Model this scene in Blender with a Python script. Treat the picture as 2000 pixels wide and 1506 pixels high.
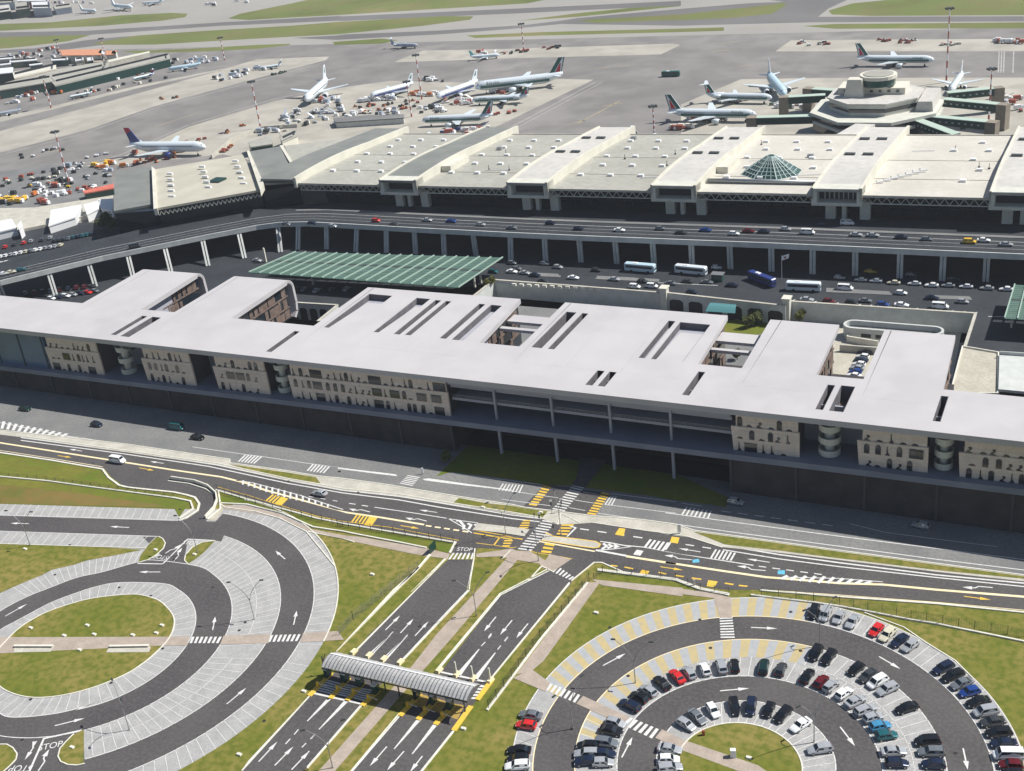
import bpy, math, random
from mathutils import Vector, Matrix
from mathutils.geometry import tessellate_polygon
random.seed(7)
R_ = math.radians
for o in list(bpy.data.objects): bpy.data.objects.remove(o)
SC = bpy.context.scene
COL = SC.collection
# ---------------------------------------------------------------- camera, light, exposure
CAMH = 168.0
FPX = 2365.83                      # focal length in pixels of a 2000 px wide frame
PIT, ROL, YAW = R_(26.16999), R_(-7.00365), R_(-28.70438)
_fw = Vector((math.sin(YAW)*math.cos(PIT), math.cos(YAW)*math.cos(PIT), -math.sin(PIT)))
_r = Vector((math.cos(YAW), -math.sin(YAW), 0)); _u = _r.cross(_fw)
CR = math.cos(ROL)*_r + math.sin(ROL)*_u
CU = -math.sin(ROL)*_r + math.cos(ROL)*_u
cam = bpy.data.cameras.new('camera'); camo = bpy.data.objects.new('camera', cam); COL.objects.link(camo)
camo.matrix_world = Matrix(((CR.x, CU.x, -_fw.x, 0), (CR.y, CU.y, -_fw.y, 0), (CR.z, CU.z, -_fw.z, CAMH), (0, 0, 0, 1)))
cam.sensor_fit = 'HORIZONTAL'; cam.sensor_width = 36; cam.lens = 36*FPX/2000
cam.clip_start = 1; cam.clip_end = 20000
SC.camera = camo
SUN_AZ, SUN_EL = R_(32), R_(50)     # azimuth from +X towards +Y
W = bpy.data.worlds.new('World'); SC.world = W; W.use_nodes = True
nt = W.node_tree; bg = nt.nodes['Background']
sky = nt.nodes.new('ShaderNodeTexSky'); sky.sky_type = 'NISHITA'; sky.sun_disc = False
sky.sun_elevation = SUN_EL; sky.sun_rotation = math.pi/2-SUN_AZ; sky.air_density = 1.0; sky.dust_density = 1.0
nt.links.new(sky.outputs[0], bg.inputs[0]); bg.inputs[1].default_value = 0.066
sl = bpy.data.lights.new('sun', 'SUN'); sl.energy = 5.0; sl.angle = R_(0.5); sl.color = (1, .965, .90)
so = bpy.data.objects.new('sun', sl); COL.objects.link(so)
sdir = Vector((math.cos(SUN_EL)*math.cos(SUN_AZ), math.cos(SUN_EL)*math.sin(SUN_AZ), math.sin(SUN_EL)))
so.rotation_euler = sdir.to_track_quat('Z', 'Y').to_euler(); so.location = (0, 0, 400)
vs = SC.view_settings; vs.view_transform = 'Standard'; vs.look = 'None'; vs.exposure = 0.25; vs.gamma = 1; vs.use_curve_mapping = False

# ---------------------------------------------------------------- pixel of the photograph -> point at height z
def G(x, y, z=0.0):
    d = _fw*FPX + CR*(x-1000) - CU*(y-753)
    t = (z-CAMH)/d.z
    return Vector((d.x*t, d.y*t, z))
def onY(x, y, Y):
    d = _fw*FPX + CR*(x-1000) - CU*(y-753); t = Y/d.y
    return Vector((d.x*t, Y, CAMH+d.z*t))
def tile(ox, oy, s):
    def f(txt, z=0.0):
        o = []
        for p in txt.split():
            a, b = p.split(','); o.append(G(ox+float(a)/s, oy+float(b)/s, z))
        return o
    return f
PX = tile(0, 0, 1); C0 = tile(0, 740, 2.985); C1 = tile(660, 740, 2.985); C2 = tile(1330, 740, 2.985)
D0 = tile(0, 1110, 2.985); D1 = tile(660, 1110, 2.985); D2 = tile(1330, 1110, 2.985)
A0 = tile(0, 0, 2.985); A1 = tile(660, 0, 2.985); A2 = tile(1330, 0, 2.985)
B0 = tile(0, 370, 2.985); B1 = tile(660, 370, 2.985); B2 = tile(1330, 370, 2.985)
E0 = tile(0, 850, 5.882); E1 = tile(330, 850, 5.882); E2 = tile(660, 900, 5.882); E3 = tile(980, 880, 5.882)
E4 = tile(1300, 960, 5.882); E5 = tile(1660, 960, 5.882); F0 = tile(600, 1240, 5.0); H0 = tile(0, 1340, 5.882)

# ---------------------------------------------------------------- materials
MATS = {}
def mat(name, col, rough=.8, metal=0., col2=None, scale=.3, detail=4., lo=.35, hi=.65, bump=0., col3=None, scale3=4., mix3=.5, spec=.5, coords='Object', emit=None, alpha=1., coat=0.):
    if name in MATS: return MATS[name]
    m = bpy.data.materials.new(name); m.use_nodes = True; n = m.node_tree; b = n.nodes['Principled BSDF']
    b.inputs['Roughness'].default_value = rough; b.inputs['Metallic'].default_value = metal
    b.inputs['Specular IOR Level'].default_value = spec; b.inputs['Coat Weight'].default_value = coat
    b.inputs['Base Color'].default_value = (*col, 1); m.diffuse_color = (*col, 1)
    b.inputs['Alpha'].default_value = alpha
    if emit: b.inputs['Emission Color'].default_value = (*emit[:3], 1); b.inputs['Emission Strength'].default_value = emit[3]
    if col2:
        tc = n.nodes.new('ShaderNodeTexCoord')
        def noise(sc, de):
            t = n.nodes.new('ShaderNodeTexNoise'); t.inputs['Scale'].default_value = sc; t.inputs['Detail'].default_value = de
            n.links.new(tc.outputs[coords], t.inputs['Vector']); return t
        t = noise(scale, detail)
        r = n.nodes.new('ShaderNodeValToRGB'); r.color_ramp.elements[0].position = lo; r.color_ramp.elements[1].position = hi
        r.color_ramp.elements[0].color = (*col, 1); r.color_ramp.elements[1].color = (*col2, 1)
        n.links.new(t.outputs['Fac'], r.inputs[0]); out = r.outputs[0]
        if col3:
            t3 = noise(scale3, 6.); mx = n.nodes.new('ShaderNodeMix'); mx.data_type = 'RGBA'
            r3 = n.nodes.new('ShaderNodeMapRange'); r3.inputs[1].default_value = .42; r3.inputs[2].default_value = .62; r3.inputs[4].default_value = mix3
            n.links.new(t3.outputs['Fac'], r3.inputs[0]); n.links.new(r3.outputs[0], mx.inputs[0])
            n.links.new(out, mx.inputs[6]); mx.inputs[7].default_value = (*col3, 1); out = mx.outputs[2]
        n.links.new(out, b.inputs['Base Color'])
        if bump:
            bp = n.nodes.new('ShaderNodeBump'); bp.inputs['Strength'].default_value = bump
            n.links.new(t.outputs['Fac'], bp.inputs['Height']); n.links.new(bp.outputs[0], b.inputs['Normal'])
    MATS[name] = m
    return m
M = {}
M['asph'] = mat('new_asphalt', (.056, .052, .054), .9, col2=(.088, .081, .082), scale=.07, detail=9, lo=.3, hi=.7, col3=(.13, .122, .12), scale3=1.4, mix3=.4)
M['asph_old'] = mat('old_asphalt', (.165, .168, .17), .9, col2=(.22, .22, .215), scale=.08, detail=8, col3=(.13, .132, .135), scale3=1.2, mix3=.5)
M['asph_shade'] = mat('shade_dark_asphalt', (.017, .021, .027), .85, col2=(.028, .034, .042), scale=.1, detail=8, col3=(.042, .048, .055), scale3=.6, mix3=.3)  # very dark blue-grey, terminal shade put into the asphalt colour
M['bay'] = mat('bay_paving', (.34, .34, .335), .9, col2=(.43, .425, .42), scale=.35, detail=8, col3=(.255, .252, .248), scale3=2.4, mix3=.5)
M['grass'] = mat('grass', (.155, .165, .030), .95, col2=(.245, .205, .062), scale=.05, detail=12, lo=.36, hi=.6, col3=(.095, .125, .018), scale3=.6, mix3=.75, spec=.1)
M['grass_green'] = mat('grass_green', (.10, .155, .02), .95, col2=(.18, .185, .035), scale=.06, detail=10, lo=.35, hi=.6, col3=(.15, .13, .035), scale3=.5, mix3=.6, spec=.1)
M['grass_dry'] = mat('grass_dry', (.19, .155, .05), .95, col2=(.115, .13, .03), scale=.08, detail=10, col3=(.25, .13, .05), scale3=.3, mix3=.35, spec=.1)
M['conc'] = mat('concrete', (.44, .42, .36), .9, col2=(.56, .54, .47), scale=.25, detail=7, col3=(.36, .34, .3), scale3=1.5, mix3=.4)
M['kerb'] = mat('kerb_stone', (.62, .60, .52), .85, col2=(.74, .72, .63), scale=.8, detail=5)
M['path'] = mat('path_paving', (.36, .30, .25), .9, col2=(.45, .38, .32), scale=.4, detail=8, col3=(.3, .25, .21), scale3=2.5, mix3=.5)
M['wpaint'] = mat('white_paint', (.68, .68, .665), .8, col2=(.50, .50, .485), scale=1.3, detail=6, lo=.45, hi=.75)
M['ypaint'] = mat('yellow_paint', (.78, .50, .05), .7, col2=(.66, .46, .09), scale=1.3, detail=6, lo=.4, hi=.7)
M['cpaint'] = mat('cream_paint', (.80, .66, .38), .7, col2=(.82, .74, .52), scale=.8, detail=5)
M['bpaint'] = mat('blue_paint', (.12, .45, .62), .7)
M['white'] = mat('white_render', (.485, .468, .48), .8, col2=(.44, .425, .44), scale=.02, detail=6, col3=(.515, .50, .505), scale3=.1, mix3=.5)
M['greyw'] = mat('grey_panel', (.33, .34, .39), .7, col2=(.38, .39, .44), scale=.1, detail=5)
M['slabg'] = mat('podium_deck', (.16, .18, .24), .6, col2=(.21, .23, .29), scale=.1, detail=5)
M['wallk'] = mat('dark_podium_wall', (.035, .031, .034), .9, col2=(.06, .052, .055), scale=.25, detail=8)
M['beige'] = mat('beige_panel', (.70, .575, .49), .8, col2=(.78, .66, .575), scale=.7, detail=8, col3=(.58, .47, .40), scale3=3., mix3=.5)
M['brown_shade'] = mat('shaded_brown_panel', (.12, .085, .07), .8, col2=(.19, .14, .115), scale=.5, detail=6)  # brown darkened so the fin side panels look shaded
M['pit_shade_joint'] = mat('pit_shade_joint_grey', (.10, .096, .108), .85, col2=(.14, .135, .15), scale=.4, detail=6)  # dark grey stands in for shade in pits and slots; also roof joints
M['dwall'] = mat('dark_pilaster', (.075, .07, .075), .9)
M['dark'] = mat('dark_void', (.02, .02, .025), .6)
M['glass'] = mat('dark_glass', (.012, .02, .028), .08, spec=.8)
M['gglass'] = mat('green_glass', (.02, .07, .06), .12, spec=.8)
M['cream'] = mat('cream_concrete', (.66, .64, .55), .8, col2=(.55, .535, .46), scale=.15, detail=6, lo=.4, hi=.75)
M['portal'] = mat('portal_concrete', (.62, .62, .55), .8, col2=(.54, .54, .48), scale=.3, detail=6)
M['troof'] = mat('roof_membrane', (.34, .335, .295), .9, col2=(.42, .415, .37), scale=.05, detail=10, lo=.3, hi=.7, col3=(.29, .285, .25), scale3=.4, mix3=.55)
M['troofl'] = mat('pale_roof_membrane', (.50, .485, .455), .9, col2=(.58, .56, .53), scale=.05, detail=10, lo=.3, hi=.7, col3=(.41, .40, .375), scale3=.4, mix3=.5)
M['troofd'] = mat('dark_roof_membrane', (.17, .18, .172), .9, col2=(.215, .225, .21), scale=.1, detail=8)
M['steel'] = mat('steel', (.35, .37, .38), .45, .6)
M['dsteel'] = mat('dark_steel', (.06, .07, .07), .5, .4)
M['green'] = mat('green_sheet', (.055, .115, .09), .6, col2=(.085, .16, .125), scale=.3, detail=5)
M['greenl'] = mat('green_rib', (.33, .44, .38), .6)
M['dgreen'] = mat('dark_green_panel', (.008, .045, .038), .35)
M['conc_cool'] = mat('viaduct_concrete', (.50, .52, .50), .85, col2=(.60, .62, .60), scale=.3, detail=7, col3=(.4, .42, .4), scale3=2., mix3=.3)  # cool grey concrete for viaduct and court walls
M['apron'] = mat('apron_asphalt', (.185, .175, .168), .9, col2=(.265, .25, .24), scale=.014, detail=12, lo=.3, hi=.7, col3=(.15, .142, .138), scale3=.05, mix3=.6)
M['apronl'] = mat('apron_concrete', (.36, .34, .295), .9, col2=(.46, .435, .38), scale=.02, detail=12, lo=.3, hi=.7, col3=(.29, .275, .24), scale3=.06, mix3=.6)
M['runway'] = mat('runway_asphalt', (.125, .122, .12), .9, col2=(.165, .16, .158), scale=.01, detail=9)
M['taxi'] = mat('taxiway', (.30, .285, .265), .9, col2=(.34, .325, .30), scale=.01, detail=9)
M['agrass'] = mat('airfield_grass', (.125, .145, .05), .95, col2=(.21, .20, .09), scale=.010, detail=12, lo=.35, hi=.62, col3=(.14, .18, .055), scale3=.04, mix3=.8, spec=.1)
M['tyre'] = mat('tyre_rubber', (.02, .02, .02), .8)
M['rim'] = mat('rim_metal', (.45, .46, .47), .35, .7)
M['lamp_w'] = mat('headlamp_glass', (.75, .78, .8), .15)
M['lamp_r'] = mat('tail_lamp', (.35, .015, .015), .25)
M['wsheet'] = mat('white_metal', (.78, .79, .80), .4)
M['redw'] = mat('red_paint', (.36, .09, .06), .5)
M['orange'] = mat('orange_paint', (.55, .18, .05), .5)
M['yellow'] = mat('yellow_metal', (.75, .48, .05), .5)
M['brick'] = mat('terracotta', (.52, .23, .13), .85, col2=(.60, .29, .17), scale=.3, detail=5)
M['ramp'] = mat('ramp_concrete', (.42, .39, .32), .9, col2=(.52, .49, .41), scale=.2, detail=9, col3=(.33, .31, .26), scale3=1.2, mix3=.5)

# ---------------------------------------------------------------- mesh kit
def V(p): return Vector(p)
def tag(o, label=None, cat=None, group=None, kind=None):
    if label: o['label'] = label
    if cat: o['category'] = cat
    if group: o['group'] = group
    if kind: o['kind'] = kind
    return o
def empty(name, loc=(0, 0, 0), rz=0, label=None, cat=None, group=None):
    o = bpy.data.objects.new(name, None); COL.objects.link(o); o.location = loc; o.rotation_euler = (0, 0, rz); o.empty_display_size = .5
    return tag(o, label, cat, group)
class MB:
    def __init__(s): s.v = []; s.f = []; s.m = []; s.mi = 0
    def quad(s, *p):
        i = len(s.v); s.v += [tuple(q) for q in p]; s.f.append(tuple(range(i, i+len(p)))); s.m.append(s.mi); return s
    def box(s, x0, x1, y0, y1, z0, z1, T=None, top=(0, 0)):
        a, b = top
        P = [(x0, y0, z0), (x1, y0, z0), (x1, y1, z0), (x0, y1, z0), (x0+a, y0+b, z1), (x1-a, y0+b, z1), (x1-a, y1-b, z1), (x0+a, y1-b, z1)]
        if T: P = [T(p) if callable(T) else T @ Vector(p) for p in P]
        return s.hexa(P)
    def hexa(s, P):
        i = len(s.v); s.v += [tuple(p) for p in P]
        for f in ((3, 2, 1, 0), (4, 5, 6, 7), (0, 1, 5, 4), (1, 2, 6, 5), (2, 3, 7, 6), (3, 0, 4, 7)): s.f.append(tuple(i+k for k in f)); s.m.append(s.mi)
        return s
    def bar(s, a, b, w, h=None):
        a = V(a); b = V(b); h = h or w; d = (b-a).normalized(); up = Vector((0, 0, 1)) if abs(d.z) < .95 else Vector((1, 0, 0))
        x = d.cross(up).normalized()*w/2; y = x.cross(d).normalized()*h/2
        return s.hexa([a-x-y, a+x-y, b+x-y, b-x-y, a-x+y, a+x+y, b+x+y, b-x+y])
    def cyl(s, a, b, r0, r1=None, n=10, cap=True):
        a = V(a); b = V(b); r1 = r0 if r1 is None else r1; d = (b-a).normalized(); up = Vector((0, 0, 1)) if abs(d.z) < .95 else Vector((1, 0, 0))
        x = d.cross(up).normalized(); y = x.cross(d).normalized(); i = len(s.v)
        for c, r in ((a, r0), (b, r1)):
            for k in range(n):
                t = 2*math.pi*k/n; s.v.append(tuple(c+x*r*math.cos(t)+y*r*math.sin(t)))
        for k in range(n): s.f.append((i+k, i+(k+1) % n, i+n+(k+1) % n, i+n+k)); s.m.append(s.mi)
        if cap: s.f.append(tuple(i+k for k in range(n))[::-1]); s.f.append(tuple(i+n+k for k in range(n))); s.m += [s.mi, s.mi]
        return s
    def tube(s, pts, rs, n=10, cap=True):
        pts = [V(p) for p in pts]; rs = rs if isinstance(rs, (list, tuple)) else [rs]*len(pts); base = len(s.v); m = len(pts)
        for j, p in enumerate(pts):
            d = (pts[min(j+1, m-1)]-pts[max(j-1, 0)]).normalized(); up = Vector((0, 0, 1)) if abs(d.z) < .95 else Vector((1, 0, 0))
            x = d.cross(up).normalized(); y = x.cross(d).normalized(); r = rs[j]; rx, ry = (r if isinstance(r, tuple) else (r, r))
            for k in range(n):
                t = 2*math.pi*k/n; s.v.append(tuple(p+x*rx*math.cos(t)+y*ry*math.sin(t)))
        for j in range(m-1):
            for k in range(n):
                a = base+j*n; s.f.append((a+k, a+(k+1) % n, a+n+(k+1) % n, a+n+k)); s.m.append(s.mi)
        if cap:
            s.f.append(tuple(base+k for k in range(n))[::-1]); s.f.append(tuple(base+(m-1)*n+k for k in range(n))); s.m += [s.mi, s.mi]
        return s
    def prism(s, pts, z0, z1, holes=()):
        """flat polygon (xy) with holes, extruded between z0 and z1 (numbers or functions of x,y)"""
        f0 = z0 if callable(z0) else (lambda x, y: z0); f1 = z1 if callable(z1) else (lambda x, y: z1)
        loops = [[Vector((p[0], p[1], 0)) for p in l] for l in [pts, *holes]]
        tri = tessellate_polygon(loops); flat = [p for l in loops for p in l]; n = len(flat); i = len(s.v)
        s.v += [(p.x, p.y, f0(p.x, p.y)) for p in flat] + [(p.x, p.y, f1(p.x, p.y)) for p in flat]
        for t in tri:
            a, b, c = t; A, B, C = flat[a], flat[b], flat[c]
            if (B-A).cross(C-A).z < 0: a, c = c, a
            s.f.append((i+c, i+b, i+a)); s.f.append((i+n+a, i+n+b, i+n+c)); s.m += [s.mi, s.mi]
        o = 0
        for l in loops:
            k = len(l); ar = sum(l[j].x*l[(j+1) % k].y-l[(j+1) % k].x*l[j].y for j in range(k))
            for j in range(k):
                a, b = i+o+j, i+o+(j+1) % k
                q = (a, b, b+n, a+n)
                if (ar < 0) == (o == 0): q = q[::-1]
                s.f.append(q); s.m.append(s.mi)
            o += k
        return s
    def sheet(s, pts, z, holes=()):
        loops = [[Vector((p[0], p[1], 0)) for p in l] for l in [pts, *holes]]
        tri = tessellate_polygon(loops); flat = [p for l in loops for p in l]; i = len(s.v)
        s.v += [(p.x, p.y, z) for p in flat]
        for t in tri:
            a, b, c = t; A, B, C = flat[a], flat[b], flat[c]
            if (B-A).cross(C-A).z < 0: a, c = c, a
            s.f.append((i+a, i+b, i+c)); s.m.append(s.mi)
        return s
    def strip(s, pts, w, z0, z1, closed=False):
        """box-section strip of width w along a polyline, from z0 up to z1"""
        P = [Vector((p[0], p[1])) for p in pts]; n = len(P); L = []
        for j in range(n):
            a = P[j-1] if (j > 0 or closed) else None; b = P[(j+1) % n] if (j < n-1 or closed) else None
            d1 = (P[j]-a).normalized() if a is not None else None; d2 = (b-P[j]).normalized() if b is not None else None
            d = ((d1 or d2)+(d2 or d1)).normalized(); nn = Vector((-d.y, d.x)); k = 1/max(.5, nn.dot(Vector((-(d1 or d2).y, (d1 or d2).x))))
            L.append((P[j]+nn*w/2*k, P[j]-nn*w/2*k))
        seg = n if closed else n-1
        for j in range(seg):
            (a, b), (c, d) = L[j], L[(j+1) % n]
            if z1-z0 < .008: s.quad((*b, z1), (*d, z1), (*c, z1), (*a, z1))
            else: s.hexa([(*b, z0), (*d, z0), (*c, z0), (*a, z0), (*b, z1), (*d, z1), (*c, z1), (*a, z1)])
        return s
    def build(s, name, material, parent=None, smooth=False):
        me = bpy.data.meshes.new(name); me.from_pydata(s.v, [], s.f)
        ms = material if isinstance(material, (list, tuple)) else [material]
        for m_ in ms: me.materials.append(m_)
        if len(ms) > 1: me.polygons.foreach_set('material_index', s.m)
        if smooth: me.polygons.foreach_set('use_smooth', [True]*len(me.polygons))
        me.update(); o = bpy.data.objects.new(name, me); COL.objects.link(o)
        if parent is not None: o.parent = parent
        return o
def struct(name, mb, material): return tag(mb.build(name, material), kind='structure')
def children(o): return list(o.children)
def copy_tree(o, parent=None):
    c = o.copy(); COL.objects.link(c)
    if parent is not None: c.parent = parent
    for ch in KIDS.get(o.name, ()): copy_tree(ch, c)
    return c
KIDS = {}
def reg(o):
    """remember a prototype's children (parts and sub-parts) for fast copying"""
    bpy.context.view_layer.update()
    def rec(x):
        KIDS[x.name] = list(x.children)
        for c in x.children: rec(c)
    rec(o); return o
def arc(c, a0, a1, step=2.5):
    n = max(2, int(abs(a1-a0)/step)+1)
    return [Vector((c[0]+c[2]*math.cos(R_(a0+(a1-a0)*k/(n-1))), c[1]+c[2]*math.sin(R_(a0+(a1-a0)*k/(n-1))), 0)) for k in range(n)]
def smooth(pts, n=6):
    P = [V(p) for p in pts]; o = []
    for j in range(len(P)-1):
        a, b, c, d = P[max(j-1, 0)], P[j], P[j+1], P[min(j+2, len(P)-1)]
        for k in range(n):
            t = k/n; o.append(.5*((2*b)+(c-a)*t+(2*a-5*b+4*c-d)*t*t+(3*b-a-3*c+d)*t**3))
    o.append(P[-1]); return o
def cen(pts):
    s = Vector((0, 0, 0))
    for p in pts: s += p
    return s/len(pts)
def wb(mb, name, material, root, smooth=False):
    """build a part whose vertices are given in world space under an unrotated root"""
    l = root.location; q = root.parent
    off = Vector(l) if q is None else Vector(l)+Vector(q.location)
    if root.type == 'MESH' and q is not None: off = Vector(q.location)
    mb.v = [(x-off.x, y-off.y, z-off.z) for x, y, z in mb.v]
    return mb.build(name, material, root, smooth)
# ================================================================= SETTING: ground, roads, car parks
def S(name, pts, z, m, holes=()): return struct(name, MB().sheet(pts, z, holes), m)
WL = [G(x, y) for x, y in ((562, 594), (660, 600))] + [G(x, y) for x, y in ((965, 551), (1300, 577), (1535, 603), (1540, 594), (1905, 618))]
COURT = [(-246, 270)] + [(p.x, p.y) for p in WL] + [(WL[-1].x, 270)]
gm = MB(); gm.sheet([(-3500, 40), (1500, 40), (1500, 4200), (-3500, 4200)], 0.0, [COURT])
struct('ground', gm, M['grass'])
# ---- old grey road in front of the podium, median strip, new dark road
lowR1 = C0('-60,290 0,300 430,345 740,382 1340,470') + E1('700,320 1350,410 1700,470 2000,500') + E2('560,275 850,325 1400,415 2000,505') + \
    E3('260,655 640,700 1070,755 1380,775 1640,800 2000,850') + E4('330,450 1000,540 2000,680') + E5('1000,830 2060,970')
upR2 = E0('-60,-12 0,-5 300,30 1400,190 2000,272') + E1('560,340 1370,520 2000,632') + E2('700,405 1170,480 2000,612') + \
    E3('450,780 640,850 850,845 1040,830 1700,930') + E4('0,490 270,530 650,640 1300,705 2000,790') + E5('1000,925 2060,1040')
S('old_road', [Vector((x, 262, 0)) for x in (25, -420)] + lowR1, .008, M['asph_old'])
S('median_strip', upR2 + lowR1[::-1], .05, M['conc'])
lowA = E0('-60,180 0,190 600,290 1200,385 1290,490 1400,570 1500,600 2000,655') + E1('200,690 300,720 350,790 330,870 200,950 120,985 -40,990')
lowB = E1('430,965 520,850 570,780 550,680 560,622 900,720 1300,830 2000,1010') + E2('600,800 1370,930') + E2('1300,1060') + E2('1580,1085 1600,1000') + \
    E3('170,1140 330,1160 550,1190 810,1245 740,1265 590,1390 800,1500 1060,1290 1150,1285 1400,1400') + E4('400,1090 700,1130 1100,1130 1300,1130 2000,1190') + E5('1000,1265 2060,1370')
S('new_road', upR2[::-1] + lowA + E1('-40,1010 430,1010') + lowB, .016, M['asph'])
# grass on the median and beside the podium
gs = [E1('690,335 1350,430 1690,485 1740,555 1400,500 1000,425'), E2('1390,430 1700,490 2000,520') + E3('260,665 530,700 470,770 0,700') + E2('1700,555 1320,490'),
      E4('320,465 1000,555 2000,695') + E5('1000,845 2060,985 2060,1010 1000,905') + E4('2000,770 1300,680 680,610')]
for g in gs: S('median_lawn', g, .09, M['grass'])
S('podium_lawn', E2('1130,180 1300,130 2000,215') + E3('480,395 800,400 860,310') + E3('1000,320 960,430 1700,520 1900,560') + E4('500,150 680,180 760,90') +
  [Vector((-97, 262, 0)), Vector((-160, 262, 0))], .03, M['grass_green'])
S('podium_path', E3('860,312 800,400 960,430 1040,320 1110,240') + [Vector((-118, 264, 0)), Vector((-126, 264, 0))], .06, M['asph'])
# darker, newly laid stretch around the long crossing
S('new_patch', E3('500,385 1240,495 1070,755 250,640'), .012, M['asph'])
# ---- left car park: rings (each painted edge has its own circle)
L0, L1, L2, L3, L4, L5 = (-205.4, 154.2, 19.2), (-204.6, 154.6, 24.3), (-205.2, 155.5, 32.8), (-206.4, 157.3, 44.3), (-207.4, 157.5, 53.1), (-209.7, 157.2, 61.0)
LM = (-205.8, 156.4, 38.55)
def angto(c, p): return math.degrees(math.atan2(p[1]-c[1], p[0]-c[0]))
S('car_park_paving', arc(L5, -140, 89) + E1('650,850') + E0('2000,850 0,790 -300,780 -300,1240 -500,1950') + arc(L3, 180, 240)[::3], .010, M['bay'])
def B_(*pp):
    return smooth([q for t in pp for q in t], 4)
BR2 = B_(arc(L2, -125, 80, 12), PX('300,1094 265,1099 201,1117 151,1128 100,1147 50,1167 0,1194 -50,1232 -72,1285 -65,1335 -40,1375'))
BR1 = B_(arc(L1, -55, 100, 12)[:-1], PX('235,1138 188,1146 141,1161 100,1177 67,1194 30,1214 0,1231 -30,1262 -42,1300 -36,1345 -15,1377 0,1393') + H0('100,355 300,355 500,335 700,305 900,255 1100,190 1320,105'))
BR0 = B_(D0('950,205 1000,260 1017,310 1005,370 970,430 890,510 820,565 750,610 630,665 500,710 375,740 250,755 150,750 60,725 0,690 -40,640 -45,560 -20,490 20,440 100,360 180,305 270,258 390,215 520,180 650,162 780,153 860,165 920,185'))
BR0 = BR0 + [BR0[0]]
def rad(poly, c, a):
    d = Vector((math.cos(a), math.sin(a))); best = None
    for p, q in zip(poly, poly[1:]+poly[:1]):
        u = Vector((p.x-c[0], p.y-c[1])); v = Vector((q.x-c[0], q.y-c[1])); w = v-u; den = d.x*w.y-d.y*w.x
        if abs(den) < 1e-9: continue
        t = (u.x*w.y-u.y*w.x)/den; s = (u.x*d.y-u.y*d.x)/den
        if t > 0 and -1e-6 <= s <= 1+1e-6: best = t if best is None else max(best, t)
    return best or 1
RD = [struct('ring_road', MB().sheet(arc(L4, -150, 92) + arc(L3, 92, -150), .022), M['asph']),
      struct('inner_ring_road', MB().sheet(BR2, .020, [BR1]), M['asph'])]
S('straight_road', E0('-300,915 0,925 2000,985') + E1('540,992 700,1010 600,1222 530,1212 180,1190') + E0('1800,1160 0,1100 -300,1090'), .026, M['asph'])
S('north_link_road', E0('1640,1170 1900,1165') + E1('250,1195 215,1215 180,1400 210,1480 240,1520') + E1('-60,1600') + E0('1560,1462 1850,1380'), .0245, M['asph'])
S('south_link_road', H0('-200,400 700,420 960,490 970,892 -200,1100'), .0245, M['asph'])
S('centre_lawn', BR0[:-1], .06, M['grass'])
S('crossing_path', PX('-10,1245 330,1244 371,1243 366,1261 300,1262 -10,1277'), .075, M['path'])
S('crossing_path', PX('437,1242 529,1239 524,1257 430,1259'), .075, M['path'])
S('crossing_path', PX('592,1237 660,1233 672,1250 586,1255'), .075, M['path'])
for p in ('85,455 310,445 320,452 295,488 80,492', '640,455 870,455 880,462 870,490 620,492'):
    S('planter_bed', D0(p), .10, M['conc'])
# lawns (above paving)
WLE = E0('1640,1318 1300,1385 1000,1440 850,1490') + D0('300,10 250,38 100,100 0,145 -90,185')
S('wedge_lawn', E0('-300,1240 0,1248 1000,1275') + WLE, .05, M['grass'])
for nm, p in (('island_lawn', E0('1800,1172 1860,1185 1895,1230 1880,1290 1800,1370 1700,1430 1590,1462 1620,1380 1700,1270')),
              ('island_lawn', E1('530,1215 380,1235 270,1290 190,1380 185,1440 215,1480 300,1430 400,1350')),
              ('island_lawn', H0('935,515 850,560 760,640 690,720 672,810 700,860 780,900 880,908 960,893 965,700 965,505')),
              ('island_lawn', H0('-200,680 0,682 80,680 150,720 190,780 180,840 120,910 40,980 -60,1040'))):
    S(nm, p, .10, M['grass_dry'] if 'xx' in nm else M['grass'])
S('road_bank', E0('-300,180 0,205 1150,395 1250,490 1370,590 1500,625 2000,680') + E1('240,765 120,945') + E0('2000,840 0,788 -300,780'), .045, M['grass_green'])
S('dry_bank', E0('-300,555 0,565 900,665 1950,820 1800,830 0,785 -300,780'), .052, M['grass_dry'])
S('ramp_apron', E1('590,800 640,830 540,985 440,970 570,860'), .06, M['ramp'])
S('upper_footpath', E1('590,800 900,815 1250,900 1640,1080 2000,1150') + E2('250,875 1020,1010 1290,1070 1260,1130 880,1075 200,935 0,885') + E1('1620,1110 1300,960 1000,900 640,850'), .062, M['path'])
S('verge_bank', E1('580,640 900,740 1300,850 2000,1035') + E2('600,830 1330,960 1270,1060 1020,990 250,855') + E1('2000,1120 1660,1060 1300,900 900,800 590,785'), .055, M['grass_green'])
# ---- middle: toll approach roads
S('exit_road', F0('600,0 470,200 180,440 30,590') + D0('1455,1120 1410,1182 1380,1230') + F0('-50,1350 0,1290 520,690 900,300 1180,0') + D1('745,140 780,0') + E2('1560,1140 1270,1135'), .020, M['asph'])
S('entry_road', E3('590,1390 800,1500') + D1('1360,90 880,660') + F0('1790,460 1430,930 1110,1345 1080,1400 380,1400 430,1345 900,800 1300,370') + D1('740,425 950,160 1230,15'), .0215, M['asph'])
S('middle_footpath', E3('140,1150 330,1160 560,1300 480,1360 430,1300 180,1260') + F0('1440,0 560,1000 260,1345 100,1345 1020,310 1260,0'), .062, M['path'])
S('middle_footpath', E2('1590,1070 2000,1010') + E3('180,1160 200,1260 90,1230 0,1240') + E2('1900,1100 1590,1110'), .066, M['path'])
S('middle_footpath', E3('550,1190 800,1250 590,1390 460,1330'), .070, M['path'])
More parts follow.
